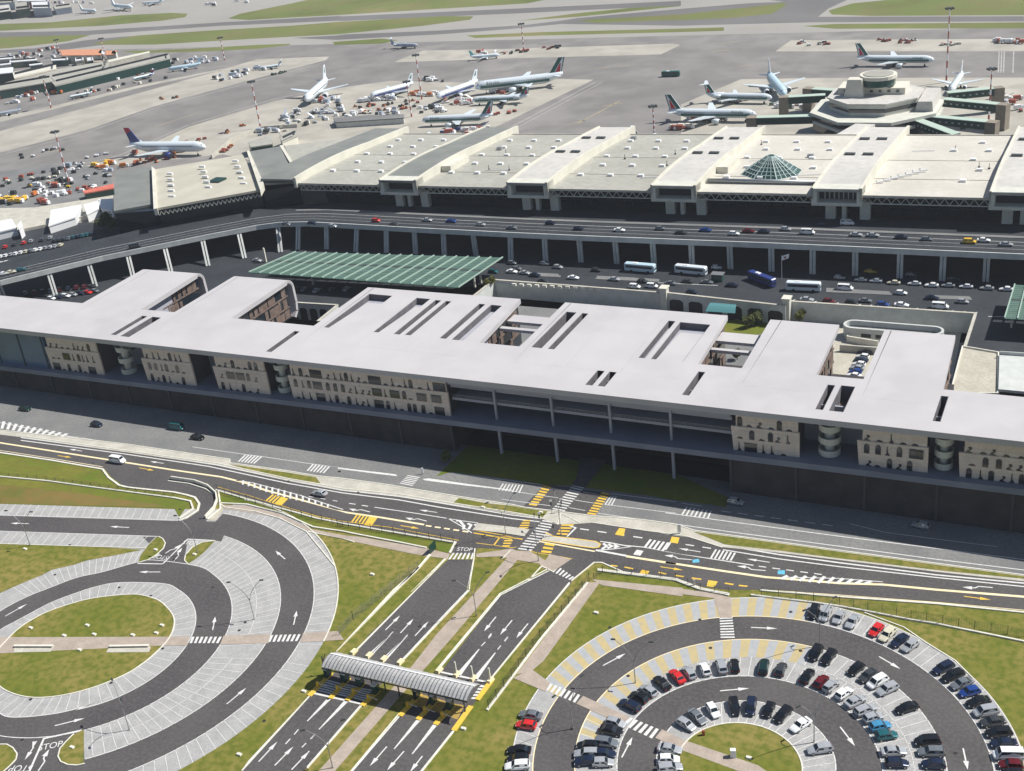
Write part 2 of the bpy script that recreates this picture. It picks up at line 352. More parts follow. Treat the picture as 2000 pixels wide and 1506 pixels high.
S('side_footpath', D1('1450,85 1530,80 1200,540 1130,600 1040,620'), .062, M['path'])
S('side_footpath', D1('1480,65 1540,100 2010,165 2010,115'), .066, M['path'])
S('side_footpath', D2('-10,150 190,175 230,290 295,290 290,170 150,140 0,120'), .070, M['path'])
# ---- right car park
Q0, Q1, Q2, Q3, Q4, Q5 = (-52.3, 165.0, 11.6), (-51.6, 166.8, 16.5), (-51.1, 166.5, 24.4), (-50.2, 168.9, 34.2), (-50.1, 168.8, 42.3), (-49.9, 170.6, 47.3)
S('car_park_paving', arc(Q5, -100, 230) + [Vector((-80, 100, 0)), Vector((-20, 100, 0))], .012, M['bay'])
struct('ring_road', MB().sheet(arc(Q4, -180, 180), .022, [arc(Q3, -180, 179)]), M['asph'])
struct('inner_ring_road', MB().sheet(arc(Q2, -180, 180), .020, [arc(Q1, -180, 179)]), M['asph'])
S('centre_lawn', arc(Q0, -180, 180), .06, M['grass'])
S('crossing_path', D1('1020,640 1130,590 1240,670 1210,720') , .08, M['path'])
S('crossing_path', D1('1390,790 1430,745 1700,870 1650,910'), .08, M['path'])
S('crossing_path', D1('1850,990 1890,940 2010,1000') + D2('450,1150 520,1200 380,1200 0,1060'), .08, M['path'])
M['sand'] = mat('sand_paving', (.50, .40, .19), .9, col2=(.42, .36, .22), scale=.7, detail=6)
M['slate'] = mat('slate_paving', (.34, .36, .38), .9, col2=(.40, .40, .40), scale=.7, detail=6)
def patterned(ci, co, a0, a1, z, n):
    a = MB(); b = MB(); da = (a1-a0)/n
    for k in range(n):
        s0 = a0+da*k; mb = a if k % 2 else b
        mb.sheet(arc(co, s0, s0+da, 3)+arc(ci, s0+da, s0, 3), z)
    struct('patterned_paving', a, M['sand']); struct('patterned_paving', b, M['slate'])
patterned(Q4, Q5, 90, 176, .030, 38)
patterned((-50.7, 167.7, 29.3), Q3, 84, 196, .030, 34)
# ---- forecourt behind the white building (asphalt), grass court, ramps
struct('forecourt', MB().sheet([(60, 262), (60, 460), (-330, 470), (-470, 470), (-760, 470), (-760, 262)], .008, [COURT]), M['asph_shade'])
# ================================================================= painted markings and kerbs
WM, YM, CM, KB, BM = MB(), MB(), MB(), MB(), MB()
ZP = .036
def line(mb, pts, w, z=ZP): mb.strip(pts, w, z, z)
def dashes(mb, a, b, n, w, duty=.5, z=ZP):
    a, b = V(a), V(b)
    for k in range(n): line(mb, [a+(b-a)*(k/n), a+(b-a)*((k+duty)/n)], w, z)
def zebra(mb, q, n, duty=.5, z=ZP+.004):
    a, b, c, d = [V(p) for p in q]           # stripes step from a to b and reach across to d / c
    for k in range(n):
        s, e = k/n, (k+duty)/n
        mb.quad(*[Vector((p.x, p.y, z)) for p in (a+(b-a)*s, a+(b-a)*e, d+(c-d)*e, d+(c-d)*s)][::-1 if (b-a).cross(d-a).z < 0 else 1])
def arrow(mb, q, w=.28, hl=2.2, hw=1.0, z=ZP+.002):
    t, h = [Vector((p.x, p.y, 0)) for p in q]; d = (h-t).normalized(); n = Vector((-d.y, d.x, 0)); zz = Vector((0, 0, z)); e = h-d*hl
    mb.quad(t-n*w/2+zz, e-n*w/2+zz, e+n*w/2+zz, t+n*w/2+zz); mb.quad(e-n*hw/2+zz, h+zz, e+n*hw/2+zz)
def elbow(mb, q, side, z=ZP+.002):
    t, h = [Vector((p.x, p.y, 0)) for p in q]; d = (h-t).normalized(); n = Vector((-d.y, d.x, 0))*side; k = t+(h-t)*.55
    line(mb, [t, k, k+d*.8+n*.7, k+d*1.6+n*.8], .3, z)
    zz = Vector((0, 0, z+.001)); e = k+d*1.4+n*.8; m_ = Vector((-d.y, d.x, 0))
    mb.quad(e-m_*.6+zz, e+d*2.0+zz, e+m_*.6+zz)
def rings(mb, ci, co, a0, a1, n, w=.14, z=ZP):
    for k in range(n+1):
        t = R_(a0+(a1-a0)*k/n); c, s = math.cos(t), math.sin(t)
        line(mb, [(ci[0]+(ci[2]-.1)*c, ci[1]+(ci[2]-.1)*s), (co[0]+(co[2]+.1)*c, co[1]+(co[2]+.1)*s)], w, z)
def word(body, p, up, size, m, wide=1.0, z=ZP+.003, name='road_marking'):
    """painted word centred at p; `up` is the direction of the letters' tops"""
    cu = bpy.data.curves.new('w', 'FONT'); cu.body = body; cu.size = size; cu.align_x = 'CENTER'; cu.align_y = 'CENTER'
    o = bpy.data.objects.new('w', cu); COL.objects.link(o); bpy.context.view_layer.update()
    me = bpy.data.meshes.new_from_object(o.evaluated_get(bpy.context.evaluated_depsgraph_get())); bpy.data.objects.remove(o)
    t = bpy.data.objects.new(name, me); COL.objects.link(t); me.materials.clear(); me.materials.append(m)
    u = Vector((up[0], up[1], 0)).normalized(); r = Vector((u.y, -u.x, 0))
    for v in me.vertices: q = Vector((p[0], p[1], z)) + r*v.co.x*wide + u*v.co.y; v.co = q
    return t
# --- old grey road
line(WM, C0('0,255 400,335 740,395') + E0('800,0 1150,70 2000,208'), .3, .02)
line(WM, E1('270,135 900,225 1100,250 1600,325 2000,375') + E2('0,80 650,170'), .22, .02)
WM.sheet(E2('0,78 660,155 690,178 500,157 0,92'), .0215); WM.sheet(E2('970,210 1050,203 1500,268 2000,335 2000,343 1450,283 1000,226'), .0215)
line(WM, E2('1300,140 2000,230') + E3('480,395'), .25, .021)
for p in ('0,450 650,545', '0,560 560,635'): line(WM, E3(p), .2, .021)
for p in ('570,430 760,465', '930,475 1120,510', '840,570 1060,605', '770,655 960,690'): line(WM, E3(p), .2, .022)
line(WM, E3('1250,495 2000,590'), .25, .021); line(WM, E3('1180,620 2000,720'), .2, .021); line(WM, E3('1100,720 2000,850'), .2, .021)
line(WM, E4('0,245 800,355 2000,515') + E5('1000,655 2060,790'), .28, .021)
line(WM, E4('0,360 900,485 2000,630') + E5('1000,780 2060,910'), .28, .021)
line(WM, E4('180,135 420,170'), .25, .021)
dashes(WM, E4('640,225')[0], E4('2000,405')[0], 7, .3, .6, .021)
line(WM, E5('0,370 400,470 1100,560 1700,635'), .2, .021)
zebra(WM, E1('870,225 1090,250 1000,330 790,305'), 6, .5, .024); zebra(WM, E1('1650,330 1870,365 1800,440 1580,410'), 6, .5, .024)
zebra(WM, E2('800,165 700,270 850,300 940,190'), 6, .45, .024)
zebra(WM, E3('10,380 270,400 230,490 -40,455'), 7, .4, .024); zebra(WM, E3('1250,520 1340,530 1290,630 1180,620'), 3, .4, .024)
zebra(WM, E4('235,175 560,230 520,320 180,265'), 7, .4, .024)
zebra(WM, C0('-20,240 420,325 370,345 -30,285'), 12, .5, .024)
for p in ('170,30 230,50', '880,30 960,38', '1340,40 1400,60'): pass
# --- new road: edge lines (double), lanes
dbl1 = E0('240,28 1400,185 2000,270') + E1('560,345 1370,520 2000,635') + E2('700,410 1170,485 2000,625') + E3('450,783')
dbl2 = E0('240,60 1400,212 2000,300') + E1('460,360 1370,555 2000,665') + E2('700,450 1170,535 2000,665') + E3('440,820')
line(WM, dbl1, .42); line(WM, dbl2, .42)
line(WM, E4('660,620 1300,725 2000,820') + E5('1000,960 2060,1060'), .5); line(WM, E4('660,670 1300,775 2000,865') + E5('1000,990 2060,1100'), .38)
line(CM, E0('-60,78 0,88 1290,290 2000,402') + E1('600,480 900,555 1100,630 1500,740 2000,885') + E2('0,570 100,595 480,650 990,735'), .7)
dashes(CM, E2('1010,745')[0], E2('1540,825')[0], 5, .6, .62)
line(WM, E1('770,520 950,545 1500,690 2000,855'), .3)
zebra(WM, E1('850,535 1920,845 1880,835 800,530'), 1, 1, .037) if 0 else None
for k in range(15):
    s = k/15; a = E1('850,530 1900,810'); b = E1('850,560 1900,850'); wd = math.sin(math.pi*min(1, max(.12, s*1.15)))
    p = a[0]+(a[1]-a[0])*s; q = b[0]+(b[1]-b[0])*s; mid = (p+q)/2; dv = Vector((q.x-p.x, q.y-p.y, 0)).normalized()*(.8+1.1*wd); line(WM, [mid-dv, mid+dv], .55, .038)
zebra(YM, E1('1190,680 1360,730 1280,810 1110,750'), 5, .55); YM.sheet(E1('1290,705 1370,730 1290,812 1215,790'), .041)
zebra(YM, E2('215,615 440,655 380,750 150,705'), 6, .5); YM.sheet(E2('360,640 455,655 385,752 300,738'), .041)
line(CM, E0('-60,168 0,176 600,268 1180,365'), .25)
line(YM, E1('560,595 900,690 1300,815 1700,930 2000,990') + E2('600,765 1390,915'), .2)
line(YM, E2('1590,945 2000,1000') + E3('170,1110'), .2); line(YM, E3('320,1155 430,1180 540,1195 810,1245'), .2)
dashes(WM, E1('1470,682')[0], E2('80,480')[0], 4, .25, .4); dashes(WM, E2('130,490')[0], E2('420,535')[0], 2, .35, .5)
line(WM, E2('420,535 900,605 1270,665 1450,770 1540,830'), .3); line(WM, E2('1250,662 1420,690 1610,715'), .25)
for p in ('1360,690 1400,690 1450,750 1440,790', '1490,720 1530,740 1500,790', '1570,730 1600,750 1560,800'): line(WM, E2(p), .7, .038)
line(YM, E2('1560,795 2000,875') + E3('0,985 240,1020'), .45); line(YM, E2('1560,830 2000,905'), .4)
line(YM, E2('1860,880 1790,975'), .4)
zebra(YM, E3('250,800 180,910 300,910 330,800'), 4, .5); zebra(YM, E3('30,1030 0,1120 80,1120 130,1030'), 3, .5)
zebra(YM, E3('690,850 620,980 740,990 830,850'), 4, .5); zebra(YM, E3('500,1060 440,1190 560,1200 610,1080'), 3, .55)
zebra(YM, E3('480,400 300,640 390,650 570,420'), 8, .55); zebra(YM, E3('1150,480 970,740 1070,755 1240,500'), 9, .55)
zebra(WM, E3('820,395 170,1150 330,1170 950,425'), 27, .45, .046)
line(WM, E3('750,990 850,890 770,860'), .45)
dashes(WM, E3('900,900')[0], E3('1720,1020')[0], 4, .45, .5)
line(CM, E3('430,1045 900,1130 1070,1160'), .5); line(WM, E3('1080,1145 1430,1210'), .7); line(CM, E3('1430,1215 2000,1305'), .8)
line(CM, E4('0,815 700,920 1150,985 1350,1000 2000,1055') + E5('380,1070 1000,1130 2060,1215'), .75)
line(WM, E3('1130,1045 1250,1060 1400,1090 1620,1110 2000,1180') + E4('0,695 500,770 1010,850'), .35)
line(WM, E3('1110,1145 1300,1130 1480,1108 1300,1073 1160,1050'), .35, .038)
for p in ('1165,1068 1205,1100 1150,1132', '1225,1075 1265,1100 1215,1125', '1290,1083 1330,1103 1290,1118'): line(WM, E3(p), .7, .039)

zebra(WM, E3('1700,1020 1950,1065 1880,1165 1630,1110'), 5, .55); zebra(WM, E4('570,665 830,710 780,800 510,765'), 6, .5)
line(WM, E4('60,580 0,670'), .45); YM.sheet(E3('1350,890 1420,900 1400,985 1300,965'), .038); YM.sheet(E4('70,520 160,530 140,600 50,585'), .038)
YM.sheet(E3('1610,1370 1700,1385 1650,1455 1560,1440'), .038); YM.sheet(E4('490,1020 600,1035 560,1100 470,1090'), .038)
WM.sheet(E3('1550,1140 1630,1155 1590,1210 1510,1195'), .038)
dashes(WM, E4('230,610')[0], E4('620,670')[0], 2, .4, .5); dashes(WM, E4('1070,860')[0], E4('1870,965')[0], 5, .35, .55)
for p in ('250,1320 330,1330', '1410,1340 1510,1360', '1800,1400 1890,1420'): line(YM, E3(p.replace('250', '1250').replace('330,', '1330,')), .45)
for p in ('110,965 210,980', '300,995 410,1010', '680,1055 780,1070', '840,1080 940,1090'): line(YM, E4(p), .5)
line(CM, E4('1100,1130 2000,1190') + E5('1000,1275 2060,1370'), .2)
line(WM, E4('1340,985 2000,1000') + E5('380,1040'), .25)
for k in range(10):
    a = E4('1380,985')[0]; b = E5('340,1050')[0]; p = a+(b-a)*(k/10); d = (b-a).normalized(); n = Vector((-d.y, d.x, 0)); w = 1.5*(1-abs(k-4)/8); line(WM, [p-n*w-d, p+n*w*.8+d*.4], .8, .038)
BM.sheet(E4('310,785 380,775 390,815 310,820'), .038); BM.sheet(E4('1290,910 1370,905 1370,955 1285,950'), .038)
# --- arrows
for t, p in ((E0, '945,185 800,160'), (E0, '1880,325 1725,302'), (E2, '1140,595 935,565'), (E0, '330,1018 120,1012'), (E0, '1485,1062 1265,1050'), (E4, '400,695 150,655'), (E4, '1195,815 935,775'),
             (E1, '1335,1425 1225,1330'), (D0, '935,22 810,22'), (D0, '30,280 158,208'), (D0, '1240,360 1255,282'), (D0, '1712,330 1730,248'), (D0, '1322,792 1437,697'), (H0, '630,457 975,370'),
             (D0, '1508,1128 1616,1012'), (D0, '1602,1150 1710,1040'), (D0, '1700,1175 1805,1065'), (D1, '278,360 362,276'), (D1, '365,378 440,295'), (D1, '450,394 528,310'), (D1, '922,283 852,368'), (D1, '1016,303 946,388'), (D1, '1108,323 1040,408'),
             (F0, '778,1092 612,1282'), (F0, '945,1138 780,1325'), (F0, '1125,1185 1005,1340'), (D1, '1545,568 1677,497'), (D1, '1655,1103 1717,985'), (D1, '1032,1180 1062,1060'), (D2, '408,345 562,352'), (D2, '1155,515 1280,588'), (D2, '228,715 398,700'), (D2, '928,925 1015,1038'), (D2, '1645,1050 1672,1175'),
             (H0, '390,700 285,850'), (H0, '400,640 370,720')):
    arrow(WM, t(p))
for t, p in ((E0, '665,235 820,258'), (E0, '1600,375 1770,408'), (E2, '720,745 935,780'), (E5, '1310,1205 1620,1245'), (E4, '-60,865 200,905')): arrow(YM, t(p))
for t, p, s in ((E2, '370,590 175,540', 1), (E2, '1020,695 830,645', 1), (E4, '300,785 10,760', -1), (E4, '1150,910 850,885', -1), (E5, '1640,1105 1350,1080', 1), (H0, '440,976 575,775', 1), (E1, '60,1445 155,1330', 1), (E0, '1900,1360 2000,1290', -1)): elbow(WM, t(p), s)
# --- link roads of the left car park
line(WM, E0('1580,1475 1860,1480') + E1('-60,1470 120,1290 215,1195 320,1200 530,1212'), .35, .04)
line(WM, H0('340,976 505,605 940,508'), .45, .04)
def wq(t, p): a, b = t(p); return (b-a)
word('STOP', H0('580,690')[0], wq(H0, '590,720 610,640'), 2.6, M['wpaint'], .8)['kind'] = 'structure'
word('STOP', H0('240,945')[0], wq(H0, '215,920 170,990'), 2.6, M['wpaint'], .8)['kind'] = 'structure'
word('STOP', E2('1455,1020')[0], wq(E2, '1440,1060 1475,985'), 2.2, M['wpaint'], .75)['kind'] = 'structure'
word('STOP', E0('1850,1400')[0], wq(E0, '1870,1380 1820,1430'), 2.4, M['wpaint'], .75)['kind'] = 'structure'
word('STOP', E1('240,1240')[0], wq(E1, '220,1270 270,1215'), 2.4, M['wpaint'], .75)['kind'] = 'structure'
# --- stalls of the left car park
def sector_end(c, t, p): return angto(c, t(p)[0])
line(WM, BR2+BR2[:1], .22, .042); line(WM, BR1+BR1[:1], .22, .042); line(WM, BR0, .2, .042)
for c, a0, a1, w in ((L3, -49, 84, .22), (L4, -140, 92, .22)): line(WM, arc(c, a0, a1), w, .042)
def rays(c, pa, pb, a0, a1, n):
    for k in range(n+1):
        t = R_(a0+(a1-a0)*k/max(n, 1)); f = (lambda P_: rad(P_, c, t) if isinstance(P_, list) else P_); ra, rb = f(pa), f(pb); line(WM, [(c[0]+ra*math.cos(t), c[1]+ra*math.sin(t)), (c[0]+rb*math.cos(t), c[1]+rb*math.sin(t))], .13, .042)
rays(L0, BR0, BR1, 18, 180, 27); rays(L0, BR0, BR1, 195, 368, 29)
rings(WM, L4, L5, -60, 6, 27, .13, .042); rings(WM, L4, L5, 13, 90, 31, .13, .042)
rings(WM, L2, L3, -47, 6, 17, .13, .042); rings(WM, L2, L3, 13, 82, 24, .13, .042); line(WM, arc(LM, -47, 6), .13, .042); line(WM, arc(LM, 13, 82), .13, .042)
for k in range(18):
    c_ = (-207, 156.5); a_ = R_(111+3.2*k); d_ = Vector((math.cos(a_), math.sin(a_))); hit = None
    for p, q in zip(WLE, WLE[1:]):
        u = Vector((p.x-c_[0], p.y-c_[1])); w = Vector((q.x-p.x, q.y-p.y)); den = d_.x*w.y-d_.y*w.x; t = (u.x*w.y-u.y*w.x)/den; s_ = (u.x*d_.y-u.y*d_.x)/den
        if t > 0 and 0 <= s_ <= 1: hit = t
    if hit: rays(c_, BR2, hit, 111+3.2*k, 111+3.2*k, 0)
def bays(a, b, c, d, n, z=.042):
    a, b, c, d = [V(p) for p in (a, b, c, d)]
    for k in range(n+1): line(WM, [a+(b-a)*k/n, d+(c-d)*k/n], .13, z)
bays(*E0('0,915 1900,970 1950,855 90,790'), 20); bays(*E0('0,1245 1660,1300 1800,1165 120,1105'), 17)
line(WM, E0('-300,910 0,918 2000,978'), .22, .042); line(WM, E0('-300,1095 0,1103 1800,1163'), .22, .042)
for q, n in ((('1105,437 1285,437 1305,400 1120,400'), 7), (('1562,430 1745,425 1765,385 1580,390'), 7)): zebra(WM, D0(q), n, .55, .05)
# toll approaches
line(WM, D0('1410,1182 1455,1120 1815,735'), .3, .04); line(WM, D1('88,500 580,0 640,-70'), .3, .04); line(WM, E2('1560,1140 1500,1500') + D1('755,130 640,250 350,560'), .3, .04)
line(WM, F0('0,1290 520,690'), .3, .04); line(WM, D1('1240,10 950,155 580,600'), .3, .04); line(WM, D1('1350,90 880,660'), .3, .04)
line(WM, F0('430,1345 905,790'), .3, .04); line(WM, F0('1100,1345 1430,930'), .3, .04)
for t, p, w0 in ((F0, '590,220 810,5', .6), (F0, '740,255 980,5', .6), (F0, '1470,400 1680,140', .6), (F0, '1630,445 1838,175', .6), (F0, '230,610 0,845', .5), (F0, '390,640 115,925', .5), (F0, '1115,800 850,1115', .5), (F0, '1265,860 1025,1165', .5)):
    a, b = t(p); d = (b-a).normalized(); n = Vector((-d.y, d.x, 0)); WM.quad(*[Vector((q.x, q.y, .041)) for q in (a-n*w0, b-n*.12, b+n*.12, a+n*w0)][::1 if True else -1])
for t, p in ((F0, '30,1020 75,970'), (F0, '0,1160 20,1135'), (F0, '1700,110 1740,70'), (F0, '1770,35 1800,0'), (F0, '1860,145 1890,105'), (F0, '1930,65 1960,25'), (D1, '878,402 895,380'), (D1, '970,425 990,400'), (D0, '1715,970 1740,940'), (D0, '1665,1025 1692,995'), (D0, '1815,995 1835,970'), (D0, '1760,1045 1785,1020')): line(WM, t(p), .25, .041)
line(WM, D1('170,525 322,370'), .2, .041); line(WM, D1('255,545 405,388'), .2, .041)
line(WM, F0('60,570 530,675'), .5, .041); line(WM, F0('1310,365 1790,470'), .5, .041)
for q in ('200,440 330,475 230,590 90,555', '370,480 500,510 410,620 270,590', '530,520 640,540 560,660 440,625'): zebra(WM, F0(q.split()[0]+' '+q.split()[3]+' '+q.split()[2]+' '+q.split()[1]), 6, .6, .05)
zebra(WM, F0('1690,490 1590,640 1650,640 1750,500'), 5, .6, .05)
for q in ('1090,575 1200,600 1150,720 1020,680', '1250,620 1370,650 1310,770 1180,735', '1420,670 1540,690 1470,830 1350,790'): zebra(YM, F0(q), 11, .45, .05)
zebra(WM, E2('1320,1060 1590,1060 1570,1130 1265,1135'), 6, .5, .05); zebra(WM, E3('640,1325 850,1470 800,1495 580,1395'), 6, .5, .05)
# right car park
for c, a0, a1, mb, z in ((Q1, -180, 180, WM, .042), (Q2, -180, 180, WM, .042), (Q3, -100, 84, WM, .042), (Q4, -100, 90, WM, .042), (Q3, 84, 230, CM, .043), (Q4, 90, 230, CM, .043), (Q5, -90, 230, WM, .044)): line(mb, arc(c, a0, a1), .22, z)
QM = (-50.7, 167.7, 29.3)
rings(WM, Q0, Q1, -20, 152, 23, .13, .042); rings(WM, Q2, QM, -60, 150, 47, .13, .042); rings(WM, QM, Q3, -60, 84, 35, .13, .042); rings(WM, Q4, Q5, -60, 90, 47, .13, .042)
rings(WM, Q2, Q3, 182, 225, 12, .13, .042); rings(WM, Q4, Q5, 186, 225, 12, .13, .042); line(WM, arc(QM, -60, 84), .13, .042)
for q, n in (('1210,710 1395,790 1425,745 1240,670', 7), ('1655,912 1845,1000 1885,945 1705,870', 6)): zebra(WM, D1(q), n, .55, .05)
zebra(WM, D2('225,290 232,415 315,415 300,285'), 8, .5, .05)
S('traffic_island', E3('520,940 600,985 900,1020 1080,1045 1140,1080 1120,1120 1060,1130 900,1110 450,1040'), .15, M['conc'])
line(YM, E3('500,950 600,990 900,1025 1080,1050 1135,1080 1115,1115 1060,1125 900,1105 460,1035'), .3, .156)
struct('road_marking', WM, M['wpaint']); struct('road_marking', YM, M['ypaint']); struct('road_marking', CM, M['cpaint']); struct('road_marking', BM, M['bpaint'])
# --- kerbs (real steps)
def kerb(pts, w=.35, h=.16): KB.strip(pts, w, .0, h)
kerb(lowR1, .3); kerb(E0('240,10 1400,170 2000,255') + E1('560,325 1370,500 2000,615') + E2('700,385 1170,465 2000,595') + E3('450,770'), .3)
kerb(E0('-60,195 0,205 600,295 1180,395 1250,490 1370,580 1470,605 2000,660') + E1('200,690 300,720 350,790 330,870 200,955 120,985'), .6, .25)
kerb(E0('-60,470 0,480 540,530 1050,600 2000,725') + E1('250,765 280,850 120,960'), .5, .35)
kerb(E1('30,505 300,545 450,600 545,685 555,760 520,850 420,960'), .35, 1.0); kerb(E1('-10,530 230,560 420,620 510,680'), .3, .25)
kerb(E1('440,970 590,850 590,790 570,650'), .4, .3)
kerb(E1('540,632 900,740 1300,850 1700,960 2000,1020') + E2('600,820 1360,945'), .55, .28)
kerb(E1('590,785 900,800 1300,900 1660,1060 2000,1110') + E2('250,855 700,940 1020,1005'), .4, .3)
kerb(E1('590,790 640,830 1000,880 1280,960 1580,1110 1900,1500'), .3, .2); kerb(E1('1600,1110 2000,1195') + E2('0,885 190,935'), .35, .2)
kerb(E0('1820,1165 1870,1190 1900,1240 1880,1300 1800,1375 1700,1435 1590,1465'), .25); kerb(E1('530,1215 380,1235 270,1290 190,1380 180,1440 220,1485'), .25)
kerb(H0('850,550 760,640 690,720 668,810 700,870 780,905 880,912 975,893'), .25); kerb(H0('0,672 80,672 150,712 198,780 185,845 120,915 40,985'), .25)
kerb(BR0, .25); kerb(arc(Q0, -180, 180), .25); kerb(arc(L5, 14, 88), .3)
kerb(E2('1060,1085 890,1280 640,1500') + D1('0,480 470,0'), .55, .35); kerb(E2('1230,1130 850,1500') + D1('640,-60 85,500'), .35)
kerb(E2('1575,1010 1560,1140 1480,1500') + D1('780,0 765,130 360,560'), .3); kerb(E2('1345,950 1285,1065'), .5, .3)
kerb(D1('1455,85 1180,420 870,830'), .5, .3); kerb(D1('1350,85 880,660'), .35); kerb(D1('1225,5 945,150 570,600'), .3)
kerb(D0('1410,1182 1815,735'), .3); kerb(F0('0,1305 530,695 '), .3); kerb(F0('420,1345 900,770'), .3); kerb(F0('1110,1345 1440,930'), .4)
kerb(E3('0,1250 100,1150') + [], .2); kerb(E3('90,1240 180,1160'), .2) if 0 else None
kerb(E3('590,1395 460,1330 300,1500'), .3); kerb(E3('800,1500 1060,1290 1150,1290 1400,1400'), .35)
kerb(E3('640,855 680,720') + E3('900,835'), .25); kerb(E3('1040,830 1700,930 2000,965') + E4('270,525 650,645'), .25)
kerb(E4('1090,1140 1600,1180 2000,1215') + E5('1000,1295 2060,1400'), .5, .25)
kerb(E4('980,1195 1700,1280 2000,1325') + E5('240,1390 700,1480') + D2('1480,325 2000,430'), .4, .35)
kerb(E3('1100,1375 2000,1490') + E4('400,1125 730,1190'), .9, .3)
kerb(D2('1070,260 1300,345 1430,435 1600,540 1700,640'), .25); kerb(E0('-300,1248 0,1250 800,1275 1680,1302'), .2)
S('traffic_island', E2('1600,720 2000,765') + E3('320,910 260,990 0,950') + E2('1560,800'), .15, M['conc'])
struct('kerb', KB, M['kerb'])
# ================================================================= the long white building on its dark podium
zt = lambda x, y=0: 24.6+.004*(x+12)
zd = lambda x, y=0: 12.6+.0119*(x+26)
hot = empty('white_building', (-160, 268, 0), 0, 'long low white building with comb-like roof fins, pale perforated facades and a dark podium', 'building')
SLOTS = [(-288.2, -285.9, 261, 276.4), (-283.8, -280, 260.7, 276.4), (-225.8, -223.7, 261, 276.2), (-145.8, -142.5, 280.4, 306), (-140.6, -138.6, 280.4, 306), (-121.3, -119.2, 261.7, 275.8),
         (-117.8, -115.7, 261.8, 275.8), (-94.5, -92.6, 261.9, 275.7), (-60.5, -58.6, 261.9, 275.5), (-57.2, -53.7, 261.9, 275.8), (-33.2, -31.4, 262.3, 275.5)]
PITS = [(-217.6, -208.6, 280.5, 307.6), (-199.3, -194.2, 280.5, 307.4), (-192.1, -189.9, 280.5, 307), (-188.2, -186.2, 280.7, 307), (-176.1, -173.9, 280.6, 306.8), (-171.9, -168.1, 280.5, 306.8), (-113.1, -111, 280.2, 305.5), (-109.5, -100.4, 280.2, 305.2)]
rc = lambda h: [(h[0], h[2]), (h[1], h[2]), (h[1], h[3]), (h[0], h[3])]
OUT = [(-460, 257.2), (40, 257.2), (40, 279), (-33.2, 279), (-34.6, 311), (-53, 311), (-52.6, 280.4), (-64.5, 280.2), (-65.4, 312), (-84.8, 312), (-84, 280), (-96, 280), (-97.5, 312.5), (-149.2, 313),
       (-149.4, 280.3), (-162.5, 280.3), (-164.6, 313), (-221.4, 313), (-221.7, 281), (-254.4, 281), (-254.9, 313), (-278.2, 313), (-278.4, 281.3), (-292.8, 281), (-294.6, 313), (-320.5, 313), (-320, 281.5), (-460, 281)]
# open courts cut by bridges
mb = MB(); mb.prism(OUT, lambda x, y: zt(x)-1.55, zt, [rc(h) for h in SLOTS+PITS])
for a, b in ((-320.5, -294.6), (-278.2, -254.9)):           # rounded back ends of the two left fins
    prof = [(313, 0)]+[(313+3.6*math.sin(R_(t)), -3.6*(1-math.cos(R_(t)))) for t in range(15, 91, 15)]+[(316.8, -9), (316.2, -12.5), (314.5, -14.5)]
    for (y0, q0), (y1, q1) in zip(prof, prof[1:]):
        d = Vector((0, y1-y0, q1-q0)).normalized(); n = Vector((0, d.z, -d.y))*1.1
        mb.hexa([(a, y0+n.y, zt(a)+q0+n.z), (b, y0+n.y, zt(b)+q0+n.z), (b, y1+n.y, zt(b)+q1+n.z), (a, y1+n.y, zt(a)+q1+n.z), (a, y0, zt(a)+q0), (b, y0, zt(b)+q0), (b, y1, zt(b)+q1), (a, y1, zt(a)+q1)])
for a, b, yb in ((-316.3, -295, 312.8), (-275.6, -255.2, 312.8), (-218.6, -200.4, 312.7), (-200.2, -183.2, 312.7), (-183, -165, 312.7), (-146.8, -131.2, 312.6), (-131, -115.2, 312.4), (-115, -98, 312.2), (-81.4, -65.8, 311.7), (-51, -35, 310.7)):
    hs = [rc(h) for h in SLOTS+PITS if a < h[0] and h[1] < b and h[2] > 272]
    mb.prism([(a, 270.5), (b, 270.5), (b, yb), (a, yb)], lambda x, y: zt(x)-.05, lambda x, y, a=a, b=b: zt(x)+.01+.16*min(1, max(0, (y-270.5)/22))*(b-x)/(b-a), hs)
roof = wb(mb, 'roof', M['white'], hot)
for h in SLOTS:
    if h[0] in (-121.3, -117.8) or h[2] > 270: continue
    m = MB(); m.box(h[0]-.3, h[1]+.3, h[2]-.3, h[3]+.3, zt(h[0])-4.4, zt(h[0])-4.2); wb(m, 'slot_shade_floor', M['brown_shade'] if h[0] == -57.2 else M['dark'], hot)  # dark floors added so the slots look shaded inside
for k, (a, yb, w) in enumerate(((-316.3, 312.8, .5), (-275.6, 312.8, .5), (-218.6, 312.7, .5), (-200.2, 312.7, .14), (-183, 312.7, .14), (-146.8, 312.6, .4), (-131, 312.4, .14), (-115, 312.2, .14), (-81.4, 311.7, .3), (-51, 310.7, .3))):
    wb(MB().hexa([(a-.02, 271.5, zt(a)-.2), (a+.02, 271.5, zt(a)-.2), (a, yb, zt(a)-.2), (a-w, yb, zt(a)-.2), (a-.02, 271.5, zt(a)+.02), (a+.02, 271.5, zt(a)+.02), (a, yb, zt(a)+.02), (a-w, yb, zt(a)+.02)]), 'roof_joint', M['pit_shade_joint'], hot)
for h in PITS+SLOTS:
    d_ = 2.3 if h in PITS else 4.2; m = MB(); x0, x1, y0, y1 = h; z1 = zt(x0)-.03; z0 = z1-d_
    m.box(x0+.01, x0+.14, y0+.01, y1-.01, z0, z1); m.box(x1-.14, x1-.01, y0+.01, y1-.01, z0, z1); m.box(x0+.14, x1-.14, y1-.14, y1-.01, z0, z1); m.box(x0+.14, x1-.14, y0+.01, y0+.14, z0, z1); wb(m, 'well_shade_lining', M['pit_shade_joint'], hot)  # dark walls added to put shade into the wells
